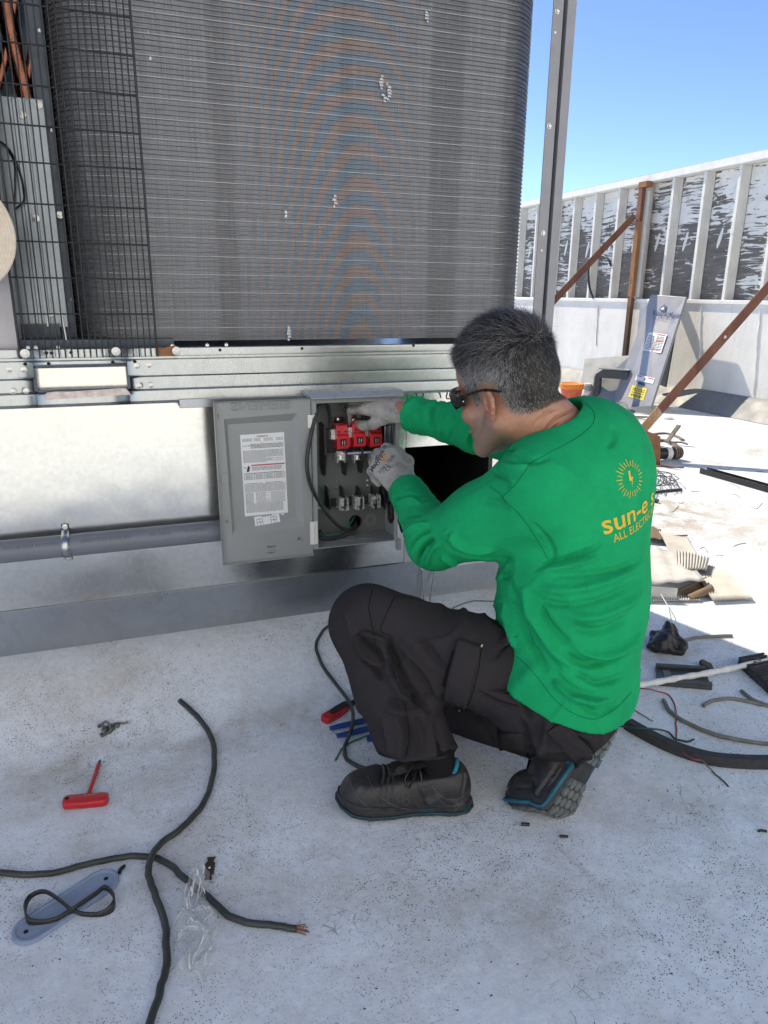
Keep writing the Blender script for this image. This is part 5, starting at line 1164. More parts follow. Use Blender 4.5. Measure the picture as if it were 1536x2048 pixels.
def make_shoe(xform, bend, TEALR):
    def T(v):
        v = np.array(v, float)
        if bend:
            p = .205; d = v[:, 0]-p; m = d > 0; a = bend*np.clip(d/.03, 0, 1); 
            x = d.copy(); z = v[:, 2]-.01
            c, s_ = np.cos(a), np.sin(a); v[:, 0] = np.where(m, p+x*c-z*s_, v[:, 0]); v[:, 2] = np.where(m, .01+x*s_+z*c, v[:, 2])
        return xform(v)
    def fin(mb, name, mm, parent, sm=40):
        mb.v = [tuple(p) for p in T(mb.v)]; return mb.build(name, mm, parent, sm)
    pr = [ell((.232, .002, .040), (.076, .049, .050), None, .03), ell((.262, .003, .034), (.048, .044, .042), None, .02), cone((.21, .002, .050), (.125, 0, .078), .045, .040, .03), ell((.052, 0, .050), (.052, .037, .060), None, .03), cone((.05, 0, .05), (.16, .002, .045), .036, .044, .03), cone((.055, 0, .078), (.10, 0, .090), .037, .036, .03),
          plane((0, 0, .020), (0, 0, -1), .003), cone((.070, 0, .095), (.085, 0, .17), .033, .045, .006, ((0, 1, 0), .88), 's'), plane((.02, 0, .108), (.12, 0, 1), .006)]
    v, f = sdf_mesh(pr, .0034); v = relax(v, f, 1, .4)
    # creases over the toes, panel lines
    N = vnormals(v, f)
    for x0_ in (.185, .197, .210): v = v-N*(.0036*np.exp(-((v[:, 0]-x0_-.15*np.abs(v[:, 1]))/.0035)**2)*(v[:, 2] > .045))[:, None]
    for (x0_, sl) in ((.115, .5), (.030, -.3)): v = v-N*(.0034*np.exp(-((v[:, 0]-x0_-sl*(v[:, 2]-.05))/.003)**2)*(np.abs(v[:, 1]) > .02))[:, None]
    v = v-N*(.0034*np.exp(-((v[:, 2]-.032-.05*np.abs(v[:, 0]-.15))/.0022)**2))[:, None]
    sh = npmesh('shoe', T(v), f, SHOE, man)
    rings = [(outline(.95), 0.004), (outline(1.03), .009), (outline(1.07), .020), (outline(1.04), .031), (outline(.96), .033)]
    mb = MB(); n = len(rings[0][0]); vs = [(p[0], p[1], z+.010*max(0, (p[0]-.25)/.065)**2+(.004*math.exp(-((p[0]-.11)/.03)**2) if z < .006 else 0)) for r, z in rings for p in r]
    fs = [(i*n+k, i*n+(k+1) % n, (i+1)*n+(k+1) % n, (i+1)*n+k) for i in range(4) for k in range(n)]
    # underside as strips so that it can bend
    h2 = n//2; fs += [(k+1, k, n-1-k, n-2-k) for k in range(h2-1)]
    mb.add(vs, fs); fin(mb, 'sole', SOLEM, sh)
    mb = MB(); 
    O = outline(.93); Oup = O[:h2]; Odn = O[h2:][::-1]
    heel_mb, fore_mb = MB(), MB()
    def hexa(cx, cy, r):
        P = []
        for k in range(6):
            t = PI/6+k*PI/3; x = cx+r*math.cos(t); y = cy+r*math.sin(t); x = min(max(x, .004), .309); y = min(max(y, np.interp(x, Odn[:, 0], Odn[:, 1])), np.interp(x, Oup[:, 0], Oup[:, 1])); P.append((x, y))
        return P
    pitch = .0215
    for i in range(-1, 17):
        for j in range(-3, 4):
            cx_2 = i*pitch*.88; cy_2 = (j+.5*(i % 2))*pitch
            if .095 < cx_2 < .135 or cx_2 < 0 or cx_2 > .312: continue
            P = hexa(cx_2, cy_2, .0108)
            A = abs(sum(P[k][0]*P[(k+1) % 6][1]-P[(k+1) % 6][0]*P[k][1] for k in range(6)))/2
            if A < .00006: continue
            zt = .010*max(0, (cx_2-.25)/.065)**2; m3 = [(x, y, .0045+zt) for x, y in P]+[(cx_2+(x-cx_2)*.92, cy_2+(y-cy_2)*.92, -.0005+zt) for x, y in P]
            mb = (heel_mb if cx_2 < .115 else fore_mb); mb.add(m3, [(k, (k+1) % 6, 6+(k+1) % 6, 6+k) for k in range(6)]+[tuple(range(11, 5, -1))])
    fin(heel_mb, 'heel_tread', TREAD, sh, 20); fin(fore_mb, 'tread', TREAD, sh, 20)
    mb = MB(); P = outline(1.075); mb.tube([(p[0], p[1], .012+.010*max(0, (p[0]-.25)/.065)**2) for p in np.vstack([P, P[:1]])], .0042, 6); fin(mb, 'sole_edge', TEALR, sh, 60)
    for x0_, x1_, s_ in ((.085, .13, 1), (.085, .13, -1), (.0, .025, 1), (.0, .025, -1)):
        P = [q for q in (outline(1.085)) if x0_ <= q[0] <= x1_ and q[1]*s_ > 0]
        if len(P) > 1: fin(MB().sheet([[(p[0], p[1], .010), (p[0], p[1]*1.005, .026)] for p in P]), 'sole_insert', TEALR, sh, 60)
    mb = MB(); loop = [(.078+.044*math.cos(t), .0375*math.sin(t), .104-.12*(.078+.044*math.cos(t)-.02)-.012*abs(math.sin(t))+.016*max(0, -math.cos(t))**3) for t in np.linspace(0, 2*PI, 36)]
    mb.tube(loop, .0052, 8); mb.sheet([[(.078+(.044-d)*math.cos(t), (.0375-d)*math.sin(t), .104-.12*(.078+.044*math.cos(t)-.02)-.012*abs(math.sin(t))+.016*max(0, -math.cos(t))**3-dz) for d, dz in ((0, 0), (.004, .012), (.006, .03))] for t in np.linspace(0, 2*PI, 36)]); fin(mb, 'lining', TEAL, sh, 60)
    mb = MB()
    for x_ in (.130, .146, .162, .178):
        zc_ = .118-.36*(x_-.11); mb.tube([(x_+.010, -.026, zc_-.016), (x_+.004, -.012, zc_-.001), (x_-.003, .012, zc_-.001), (x_-.009, .026, zc_-.016)], .0026, 6); mb.tube([(x_-.009, -.026, zc_-.016), (x_-.003, -.012, zc_), (x_+.004, .012, zc_), (x_+.010, .026, zc_-.016)], .0026, 6)
    for s_ in (1, -1):
        mb.tube(spline([(.128, 0, .118), (.138, s_*.022, .122), (.158, s_*.040, .100), (.150, s_*.046, .082), (.134, s_*.030, .102), (.128, 0, .117)], 5), .0023, 6); mb.tube(spline([(.128, 0, .118), (.122, s_*.030, .108), (.118, s_*.046, .078), (.112, s_*.050, .056)], 5), .0022, 6)
    fin(mb, 'laces', BLACKP, sh, 60)
    mb = MB(); P = [(.110, -.020, .062), (.150, -.018, .078), (.150, .018, .078), (.110, .020, .062)]
    mb.sheet([[(x_, y_, .124-.33*(x_-.11)-6.0*y_*y_) for y_ in np.linspace(-.026, .026, 7)] for x_ in np.linspace(.100, .192, 8)]); o_ = fin(mb, 'tongue', SHOE, sh, 60)
    return sh, T
hL = gnd(938, 1613); tL = gnd(678, 1611); exl = nrm(tL-hL); kL = 1.0
FL = np.array([exl, np.cross((0, 0, 1), exl), (0, 0, 1)]).T; hl_len = np.linalg.norm(tL-hL)/.315
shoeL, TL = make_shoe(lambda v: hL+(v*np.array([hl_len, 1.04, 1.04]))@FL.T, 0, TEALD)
sh_v = [v.co[:] for v in shoeL.data.vertices]; sh_b = BVHTree.FromPolygons([Vector(v) for v in sh_v], [tuple(p.vertices) for p in shoeL.data.polygons])
STI = simple('grey_stitching', (.085, .082, .08), .7, 0, .2, 80, 0)
for px in ([(735, 1552), (752, 1585), (790, 1612), (840, 1622)], [(860, 1562), (880, 1590), (905, 1600), (932, 1590)], [(866, 1575), (884, 1604), (908, 1612), (934, 1604)], [(700, 1560), (712, 1590), (740, 1618)], [(826, 1556), (842, 1580), (870, 1570)]): seam(sh_b, px, .0007, STI, shoeL, 'stitch_line')
for hx, hy in ((800, 1598), (812, 1604), (824, 1598), (812, 1590), (836, 1604)): seam(sh_b, [(hx+6*math.cos(t), hy+6*math.sin(t)) for t in np.linspace(0, 2*PI, 7)], .0005, STI, shoeL, 'stitch_line')
# right shoe: toes bent flat on the roof, heel up, sole towards us
ezR = np.cross(nrm(-axR), 1)if False else None
exr = -axR; upn = upnR; FR = np.array([exr, np.cross(upn, exr), upn]).T
orig = ballR-(np.array([.205, 0, .01]))@FR.T+np.array([0, 0, .012])
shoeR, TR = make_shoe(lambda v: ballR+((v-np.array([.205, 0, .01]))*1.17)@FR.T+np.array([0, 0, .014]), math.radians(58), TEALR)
for T, top_ in ((TL, ankL-dA*.10), (TR, ankR+(kneeR-ankR)*.25)):
    a = T(np.array([[.075, 0, .05]]))[0]; b = T(np.array([[.078, 0, .125]]))[0]
    MB().tube([a, b, b*.5+top_*.5, top_], [.036, .038, .042, .044], 18).build('sock', SOCK, man, 60)
# ---- gloves
GLOVE = None
s = NT('knitted_glove'); pos = s.pos; n = s.noise(30, 5, .65); kn = s.noise(420, 2, .5)
c = s.ramp(n, [(.3, (.25, .24, .23)), (.6, (.37, .36, .345)), (.8, (.43, .42, .405))]); d = s.ramp(s.noise(17, 6, .7), [(.52, 0.0), (.66, .75)]); c = s.mix(d, c, (.15, .14, .125))
s.set(Base_Color=c, Roughness=.9); s.bump(kn, .5, .0015, s.bump(s.noise(70, 3), .25, .003)); GLOVE = s.m
def hand(wr, kn_, z_hint, left, curl, thumb, spread, name, S=1.08, cuff=.055):
    x = nrm(kn_-wr); z = nrm(z_hint-x*(z_hint@x)); y = np.cross(x, z) if left else np.cross(z, x); M = np.array([x, y, z]).T
    W = lambda p: wr+M@(np.array(p, float)*S)
    mcp = [(.092, .031, .000), (.097, .010, .004), (.091, -.011, .002), (.080, -.030, -.004)]; lens_ = [(.043, .026, .021), (.047, .030, .021), (.043, .028, .020), (.034, .021, .018)]; rad = [.0118, .0120, .0115, .0100]
    P = []
    for i, m in enumerate(mcp): P.append(cone(W((.004, m[1]*.62, -.003)), W(m), .019*S, (.0150 if i < 3 else .0135)*S, .016))
    P.append(cone(W((.03, .0, -.006)), W((.075, .005, -.006)), .020*S, .018*S, .02))
    for i in range(4):
        p = np.array(mcp[i]); a = 0; d0 = spread[i]
        for j in range(3):
            a += curl[i][j]; d = np.array([math.cos(a), d0*math.cos(a), -math.sin(a)]); q = p+d*lens_[i][j]
            P.append(cone(W(p), W(q), rad[i]*S*(1-.07*j), rad[i]*S*(.95-.09*j), .007)); p = q
    t0 = np.array((.022, .026, -.010)); pts = [t0]+[np.array(t) for t in thumb]; rr = [.0165, .0142, .0122, .0112]
    for j in range(3): P.append(cone(W(pts[j]), W(pts[j+1]), rr[j]*S, rr[j+1]*S, .010))
    P += [cone(W((-cuff, 0, -.003)), W((.008, 0, -.003)), .036*S, .031*S, .012, (z, .82)), cone(W((-cuff, 0, -.003)), W((-cuff+.004, 0, -.003)), .039*S, .039*S, .006, (z, .82)), plane(W((-cuff, 0, 0)), -x, .003)]
    v, f = sdf_mesh(P, .0029); v = relax(v, f, 1, .35); v = cloth_noise(v, f, .0010, 110, 11)
    N = vnormals(v, f); lx = (v-wr)@x; v = v+N*(.0007*np.sin(lx*900)*(lx < -.004))[:, None]
    return npmesh(name, v, f, GLOVE, man), W, M, v, f
knL = PX(757, 908, 2.045); vL = -nrm(ray(775, 930)); zL = nrm(vL+.25*np.array([0, 0, 1])+.25*CR[:, 0])
cl_ = [(.55, .7, .5), (.75, .9, .6), (.95, 1.05, .6), (1.05, 1.1, .7)]
gL, WL, ML, gv, gf = hand(wrL, wrL+nrm(knL-wrL)*.1, zL, True, cl_, [(.060, .053, -.016), (.098, .052, -.020), (.130, .040, -.026)], [.05, .0, -.05, -.1], 'glove', 1.16)
knR = PX(738, 806, 2.14); zR = nrm(.55*(-nrm(ray(760, 815)))+.85*np.array([0, 0, 1]))
gR, WR, MR, gv2, gf2 = hand(wrR, wrR+nrm(knR-wrR)*.1, zR, False, [(.35, .8, .5), (.4, .8, .5), (.5, .8, .5), (.5, .9, .5)], [(.060, .046, -.030), (.092, .044, -.046), (.116, .030, -.058)], [.02, .0, -.03, -.06], 'glove', 1.08, .045)
# print on the back of the left glove
gb = tree(gv, gf); DG = simple('glove_print', (.05, .05, .055), .8, 0, .2, 60, 0); OG = simple('glove_print_orange', (.50, .22, .04), .8, 0, .2, 60, 0)
def glove_text(s_, p0, p1, size, m, bold=.02):
    v, f = text2d(s_, bold, 2); p0 = np.array(p0, float); p1 = np.array(p1, float); d = p1-p0; L = np.linalg.norm(d); d /= L; nn = np.array([d[1], -d[0]]); k = L/(v[:, 0].max()-v[:, 0].min()); P = []
    for a, b in v:
        q = p0+d*(a-v[:, 0].min())*k+nn*b*size; h, n = cast(gb, *q)
        if h is None: h, n = P[-1] if P else cast(gb, 775, 930)[0], np.zeros(3)
        P.append(h+n*.0006)
    MB().add(P, f).build('glove_print', m, gL, 0)
glove_text('MaxiFoam', (746, 944), (773, 893), 13, DG, .03); glove_text('LITE', (757, 932), (768, 912), 9, DG); glove_text('CE', (776, 944), (783, 932), 11, DG); glove_text('ATG', (760, 948), (770, 936), 7, DG); glove_text('3131X', (769, 938), (787, 911), 6, DG, 0); glove_text('EN388', (782, 925), (790, 912), 6, DG, 0)
for i in range(6):
    r_ = 8-i*1.5; pts = [(771+r_*math.cos(t), 916+r_*math.sin(t)) for t in np.linspace(.2+.3*i, 4.6+.3*i, 12)]; H = [cast(gb, *p) for p in pts]; H = [h+n*.0006 for h, n in H if h is not None]
    if len(H) > 4: MB().tube(H, .0007, 4).build('glove_print', OG, gL, 60)
# ================================================================== things lying about
def thing_tube(name, px, r, m, label, cat, k=8, lift=None, n=10, group=None, flat_=1.0, upv=None):
    return tag(MB().tube(gline(px, r, k, lift, .0009 if r < .008 else 0), r, n, flat=flat_, upv=upv).build(name, m, None, 60), label, cat, group)
def gframe(p0, p1):
    x = p1-p0; L = np.linalg.norm(x[:2]); x = nrm(x); z = np.array([0, 0, 1.0]); y = nrm(np.cross(z, x)); z = np.cross(x, y); return x, y, z, L
TOOLR = simple('red_tool_plastic', (.42, .010, .018), .38, 0, .1, 40, .08); CAB = simple('dark_grey_cable', (.030, .036, .035), .5, 0, .3, 18, .25, 90, ((.09, .095, .09), 30, .62))
OLDW = simple('weathered_grey_wire', (.15, .155, .14), .7, 0, .25, 30, .25); WIREW = simple('white_wire', (.55, .56, .56), .5, 0, .1, 40, 0)
v, f = sdf_mesh([ell(c0+np.array([-.058, -.012, 0]), (.100, .062, .112)), plane(c0+np.array([0, .012, 0]), (0, 1, 0))], .005); npmesh('crown', v, f, CAPF, cap)
MB().lathe(c0+np.array([-.058, -.076, 0]), [(.008, 0), (.006, .004)], 12, frame((1, 0, 0), (0, 0, 1))).build('button', CAPF, cap, 60)
# T-handle screwdriver
hA, hB = gnd(128, 1613), gnd(217, 1606); x, y, z, L = gframe(hA, hB)
td = empty('screwdriver', (hA+hB)/2, 'red T-handled hex driver lying on the roof', 'screwdriver')
mb = MB(); prof = [(0, .010), (.06, .017), (.5, .0185), (.94, .0165), (1.0, .011)]
vs = []; n = 20
for t, w_ in prof+[]:
    c = hA+x*L*t+z*.011
    for k in range(n):
        a = 2*PI*k/n; ca, sa = math.cos(a), math.sin(a); e = .55
        vs.append(c+y*w_*np.sign(ca)*abs(ca)**e+z*.010*np.sign(sa)*abs(sa)**e)
fs = [(i*n+k, i*n+(k+1) % n, (i+1)*n+(k+1) % n, (i+1)*n+k) for i in range(4) for k in range(n)]+[tuple(range(n-1, -1, -1)), tuple(4*n+k for k in range(n))]
mb.add(vs, fs); mb.build('handle', TOOLR, td, 50, .0015)
mb = MB(); c = hA+x*L*.09+z*.0215; mb.lathe(c, [(.0045, -.004), (.0045, .0006)], 12); mb.build('hanging_hole', BLACKH, td)
mb = MB(); put_text(mb, 'PB SWISS', hA+x*L*.46+z*.0214+y*.004, x, y, .006); mb.build('print', simple('pale_print', (.55, .3, .3), .6, 0, 0, 40, 0), td, 0)
s0_, s1_ = gnd(173, 1602, .012), gnd(199, 1524, .006); mb = MB(); mb.cyl(s0_, s0_+(s1_-s0_)*.93, .0048, n=12); mb.cyl(s0_-(s1_-s0_)*.03, s0_+(s1_-s0_)*.06, .0075, .006, n=12); mb.build('shaft', TOOLR, td, 60)
MB().cyl(s0_+(s1_-s0_)*.93, s1_+(s1_-s0_)*.03, .0042, .0032, n=10).build('tip', BLACKP, td, 60)
# two black cables
thing_tube('cable', [(360, 1401), (395, 1434), (420, 1470), (429, 1510), (424, 1560), (405, 1610), (370, 1650), (325, 1685), (303, 1715), (298, 1750), (310, 1790), (325, 1830), (333, 1880), (330, 1940), (318, 1990), (290, 2070)], .0068, CAB, 'black cable curving towards the bottom edge of the picture', 'cable', lift=[0]*7+[.003, .014, .008]+[0]*6, group='cut cables on the roof')
cbp = [(-40, 1745), (50, 1750), (110, 1745), (180, 1728), (240, 1715), (290, 1713), (325, 1722), (360, 1748), (400, 1785), (430, 1805), (455, 1830), (490, 1843), (540, 1850), (590, 1858)]
c2 = empty('cable', gnd(300, 1715), 'black cable with bare copper strands at its cut end', 'cable', 'cut cables on the roof')
MB().tube(gline(cbp, .0064, 8, None, .0010), .0064, 10).build('sheath', CAB, c2, 60)
a, b = gnd(588, 1858, .006), gnd(612, 1860, .006)
mb = MB()
for i in range(9):
    o_ = RNG.normal(size=3)*.0025; mb.tube(spline([a+o_*.8, a+(b-a)*.6+o_*1.2, b+o_*1.6+RNG.normal(size=3)*.0012], 3), .0009, 5)
mb.tube(spline([a+[0, 0, .003], a+(b-a)*.4+np.array([0, 0, .012]), a+(b-a)*.5+np.array([.002, .0, .022])], 4), .0006, 5); mb.build('copper_strands', m_rust('old_copper', [(.3, (.16, .06, .035)), (.7, (.34, .15, .09))], 60), c2, 60)
# blue-grey cover plate and strap
PLB = simple('blue_grey_plastic', (.22, .28, .40), .42, 0, .06, 20, .06)
e0, e1 = gnd(203, 1765, .004), gnd(63, 1858, .004); x, y, z, L = gframe(e1, e0)
def capsule(w, L, n=12): return [(L+w*math.cos(t), w*math.sin(t)) for t in np.linspace(-PI/2, PI/2, n)]+[(w*math.cos(t), w*math.sin(t)) for t in np.linspace(PI/2, 1.5*PI, n)]
pl = empty('cover_plate', (e0+e1)/2, 'blue grey plastic cover plate with a hole at each rounded end', 'plate')
W_ = .033; mb = MB(); base = e1-z*.003
for w_, zz_ in ((W_, 0), (W_, .005), (W_-.002, .0065), (W_-.007, .0065), (W_-.009, .004)):
    pass
R_ = [(W_, 0), (W_, .006), (W_-.002, .0075), (W_-.006, .0075), (W_-.009, .0048)]
vs = []; nn_ = 24
for w_, zz_ in R_: vs += [base+x*p[0]+y*p[1]+z*zz_ for p in capsule(w_, L)]
fs = [(i*nn_+k, i*nn_+(k+1) % nn_, (i+1)*nn_+(k+1) % nn_, (i+1)*nn_+k) for i in range(4) for k in range(nn_)]+[tuple(4*nn_+k for k in range(nn_)), tuple(range(nn_-1, -1, -1))]
mb.add(vs, fs); mb.build('body', PLB, pl, 30)
for t in (-.010, L+.010): MB().lathe(base+x*t+z*.0046, [(.0042, -.001), (.0042, .0012)], 12).build('screw_hole', BLACKH, pl)
sp_ = [(143, 1820), (190, 1788), (210, 1775), (228, 1793), (224, 1815), (200, 1828), (165, 1828), (143, 1822), (112, 1838), (80, 1844), (56, 1840), (50, 1815), (62, 1792), (88, 1783), (115, 1797), (141, 1819)]
lf = [.018, .012, .010, .009, .009, .009, .009, .010, .012, .012, .010, .006, .006, .010, .012, .020]
P = spline([gnd(a, b, h+.006) for (a, b), h in zip(sp_, lf)], 6); mb = MB(); hh = .0085
wd_ = [.0045+.006*math.exp(-((i/len(P)-.24)/.07)**2)+.006*math.exp(-((i/len(P)-.70)/.07)**2) for i in range(len(P))]
mb.sheet([[p+np.array([0, 0, -w_]), p+np.array([0, 0, w_])] for p, w_ in zip(P, wd_)]); tag(mb.build('strap', RUBBER, None, 60, 0, .0028), 'black rubber strap twisted into a figure of eight on the cover plate', 'strap')
# clear plastic bag
s = NT('clear_plastic_film'); s.set(Base_Color=(.85, .88, .9), Roughness=.09, Alpha=.30, Specular_IOR_Level=1.0); s.bump(s.noise(45, 5, .7, .6), 1.0, .02); FILM = s.m
nu, nv = 46, 70; G_ = []; A, B_, C_, D_ = [np.array(gnd(*p)) for p in ((372, 1758), (418, 1752), (437, 1958), (338, 1950))]
for i in range(nu+1):
    row = []
    for j in range(nv+1):
        u, v = i/nu, j/nv; p = (A*(1-u)+B_*u)*(1-v)+(D_*(1-u)+C_*u)*v; wob = .012*math.sin(9*v+3*u)+.007*math.sin(23*v-5*u)
        p = p+np.array([wob*(.3+v), .5*wob, 0])*np.array([1, 1, 0]); e = min(1, 5*u, 5*(1-u))
        h = .004+.020*e*abs(math.sin(7*u+4*v+2*math.sin(6*v)))*abs(math.sin(5*v-6*u+1.3*math.sin(9*u)))+.006*abs(math.sin(31*u+17*v))*e+.016*e*math.exp(-((v-.12)/.1)**2)
        row.append(p+np.array([0, 0, h]))
    G_.append(row)
bag = tag(MB().sheet(G_).build('plastic_bag', FILM, None, 80), 'crumpled clear plastic bag lying over the cable', 'bag')
s = NT('crease_glint_film'); s.set(Base_Color=(.92, .94, .96), Roughness=.2, Alpha=.5, Specular_IOR_Level=1.0); CREASE_GLINT = s.m  # white crease strips: highlights on the film put into the colour
for i in range(34):
    u, v = RNG.uniform(.08, .9), RNG.uniform(.04, .92); a_ = RNG.uniform(0, 6.28); pts = []
    for k in range(6):
        u = min(max(u+.05*math.cos(a_), .02), .98); v = min(max(v+.03*math.sin(a_), .02), .98); a_ += RNG.normal()*.6
        pts.append(G_[int(u*nu)][int(v*nv)]+np.array([0, 0, .0012]))
    MB().tube(spline(pts, 3), RNG.uniform(.0007, .0016), 5, flat=.5, upv=(0, 0, 1)).build('crease_glint', CREASE_GLINT, bag, 60)
# bow-tie clip, nuts, scraps
x, y, z, L = gframe(gnd(416, 1760), gnd(423, 1710)); o_ = gnd(416, 1760, .0015)
poly = [(0, -.008), (.010, -.0055), (.016, -.010), (.043, -.010), (.049, -.0055), (.060, -.009), (.060, .008), (.049, .0055), (.043, .010), (.016, .010), (.010, .0055), (0, .007)]
bw = empty('spring_clip', o_, 'flat rusty brown bow-tie shaped clip with a pale hole', 'clip'); MB().prism(poly, o_, x, y, .002).build('blade', m_rust('brown_clip', [(.3, (.03, .018, .014)), (.7, (.08, .045, .03))], 40), bw, 0); MB().lathe(o_+x*.03+z*.0021, [(.0025, 0), (.0025, .0006)], 10).build('hole', PAINTW, bw)
ZINC = simple('dull_zinc', (.16, .165, .17), .45, .8, .3, 60, .2); wn_ = empty('wing_nuts', gnd(218, 1458), 'small heap of grey wire clamps and wing nuts', 'hardware')
for (px, py, r) in ((207, 1450, .012), (216, 1460, .013), (229, 1453, .011)):
    c = gnd(px, py, .008); MB().tube([c+np.array([r*math.cos(t), r*.6*math.sin(t), .006*math.sin(2*t+px)]) for t in np.linspace(0, 2*PI, 22)], .003, 7).build('ring', ZINC, wn_, 60)
MB().tube(gline([(200, 1470), (212, 1463), (228, 1448), (248, 1446), (256, 1444)], .003, 5), .003, 6).build('stem', ZINC, wn_, 60)
MB().box(gnd(212, 1466, .004), (.03, .012, .006), frame((1, .6, 0), (0, 1, .2))).build('lug', ZINC, wn_, 0, .001)
thing_tube('wire_scrap', [(238, 1746), (242, 1738), (250, 1731)], .004, BLACKP, 'tiny black scrap between the cable and the cover plate', 'scrap', 4)
# tools beside the boot
x, y, z, L = gframe(gnd(648, 1446), gnd(712, 1408)); o_ = gnd(648, 1446)
kn = empty('utility_knife', o_, 'red and black utility knife by the kneeling man\'s foot', 'knife')
def slab(mb, poly, o, x, y, z, th, mi=0): mb.prism(poly, o, x, y, th, mi)
mb = MB(); slab(mb, [(-.003, -.010), (.006, -.016), (.05, -.017), (.085, -.012), (.085, .012), (.05, .016), (.008, .015), (-.003, .010)], o_+z*.001, x, y, z, .019); mb.build('handle', TOOLR, kn, 0, .004)
mb = MB(); slab(mb, [(.022, -.010), (.05, -.012), (.088, -.009), (.094, .0), (.088, .011), (.05, .012), (.024, .006)], o_+z*.0195, x, y, z, .0035); mb.build('grip', BLACKP, kn, 0, .0015)
mb = MB(); slab(mb, [(.085, -.008), (.125, -.006), (.135, .008), (.085, .009)], o_+z*.005, x, y, z, .008); mb.build('nose', BLACKP, kn, 0, .001)
BLU = simple('blue_handle_grip', (.010, .045, .22), .4, 0, .12, 40, .1)
pc = gnd(800, 1440, .014); pr_ = empty('pliers', pc, 'pliers with blue handles half hidden behind the trouser leg', 'pliers')
for pts in ([(660, 1457), (690, 1450), (735, 1440), (775, 1436), (800, 1440)], [(674, 1472), (700, 1466), (740, 1456), (775, 1447), (800, 1440)]):
    P = gline(pts, .009); MB().tube(P, [.0075+.002*math.sin(PI*min(1, i/len(P)*1.2)) for i in range(len(P))], 10, flat=.75).build('handle', BLU, pr_, 60)
mb = MB(); mb.lathe(pc, [(.014, -.008), (.014, .008)], 16); x, y, z, L = gframe(pc, gnd(850, 1430, .014)); mb.prism([(0, -.012), (.05, -.004), (.05, .004), (0, .012)], pc-z*.006, x, y, .012); mb.build('jaw', ZINC, pr_, 30)
MB().tube(gline([(734, 1478), (748, 1476), (762, 1480)], .008), .008, 10).build('handle', BLU, pr_, 60)
thing_tube('cable', [(700, 1228), (668, 1245), (642, 1268), (633, 1300), (650, 1340), (685, 1385), (705, 1420), (703, 1460), (690, 1490), (692, 1515), (712, 1530), (750, 1541), (800, 1540)], .0052, CAB, 'thin black cable running from the curb down behind the boot', 'cable', lift=[.03, .02, .012, .004, 0, 0, .022, .024, .004, 0, 0, 0, 0], group='cut cables on the roof')
thing_tube('ground_wire', [(672, 1520), (684, 1498), (708, 1482), (742, 1470), (770, 1466)], .0022, GRN, 'short green wire curled beside the boot', 'wire')
wires = [([(843, 1140), (845, 1175), (849, 1205), (855, 1222)], [.10, .05, .02, 0], 'thin pale wire drooping from the curb on the left'), ([(868, 1140), (864, 1170), (860, 1200), (855, 1222)], [.10, .05, .02, 0], 'thin pale wire drooping from the curb on the right')]
for px, lf, lb_ in wires: tag(MB().tube(spline([U(px[0][0], px[0][1], -.012), U(px[1][0], px[1][1], -.03), gnd(px[2][0], px[2][1], .01), gnd(px[3][0], px[3][1], .002)], 6), .0016, 6).build('thin_wire', OLDW, None, 60), lb_, 'wire')
thing_tube('thin_wire', [(893, 1228), (915, 1212), (950, 1202), (1010, 1205), (1040, 1212)], .002, OLDW, 'thin grey wire on the roof behind the man\'s waist', 'wire')
# ------------------------------------------------------------------ right foreground scraps
FOAM = simple('black_foam_strip', (.030, .031, .035), .75, 0, .2, 60, .3)
P = gline([(1256, 1447), (1275, 1458), (1310, 1477), (1360, 1499), (1420, 1516), (1490, 1523), (1580, 1524)], .012); mb = MB(); T = np.gradient(P, axis=0); rows = []
for p, t in zip(P, T):
    t = nrm(t*[1, 1, 0]); s_ = np.array([-t[1], t[0], 0]); rows.append([p-s_*.016+[0, 0, -.011], p-s_*.017+[0, 0, .004], p-s_*.008+[0, 0, .011], p+s_*.014+[0, 0, .011], p+s_*.016+[0, 0, -.011]])
mb.sheet(rows); mb.f += [(0, 1, 2, 3, 4)]; mb.m += [0]; tag(mb.build('foam_strip', FOAM, None, 30), 'long black foam strip curving out of the right edge', 'strip')
thing_tube('ground_wire', [(1236, 1452), (1268, 1456), (1310, 1459), (1335, 1464), (1350, 1477), (1375, 1483), (1389, 1479)], .0026, simple('dark_green_wire', (.012, .05, .035), .5, 0, .2, 30, 0), 'dark green wire lying across the black foam strip', 'wire', lift=[0, .026, .028, .004, 0, 0, .004])
thing_tube('red_wire', [(1255, 1366), (1280, 1376), (1308, 1381), (1335, 1389), (1350, 1412), (1352, 1450), (1355, 1485), (1366, 1505), (1385, 1518), (1402, 1521)], .0020, simple('faded_red_wire', (.25, .035, .05), .5, 0, .2, 30, 0), 'thin red wire winding over the grey wires and foam strip', 'wire', lift=[0, .02, .016, 0, 0, 0, 0, .018, .028, .028])
thing_tube('brown_wire', [(1390, 1508), (1408, 1524), (1422, 1540), (1440, 1556), (1458, 1573)], .0018, simple('brown_wire', (.10, .075, .07), .6, 0, .2, 30, 0), 'thin brown wire slanting away below the foam strip', 'wire', lift=[.028, .028, .004, 0, 0])
for px, lb_, r in (([(1328, 1400), (1342, 1424), (1388, 1453), (1450, 1474), (1536, 1488), (1620, 1492)], 'longest weathered grey wire, sweeping under the red wire', .0056), ([(1405, 1412), (1430, 1400), (1470, 1398), (1524, 1410)], 'weathered grey wire arching by itself, left of the forked one', .0052), ([(1483, 1381), (1505, 1399), (1536, 1411), (1590, 1425)], 'weathered grey wire cut off at the right edge', .0054), ([(1366, 1282), (1390, 1276), (1425, 1273), (1463, 1271)], 'short straight weathered wire near the shadow edge', .0052)):
    thing_tube('grey_wire', px, r, OLDW, lb_, 'wire', group='weathered grey wires')
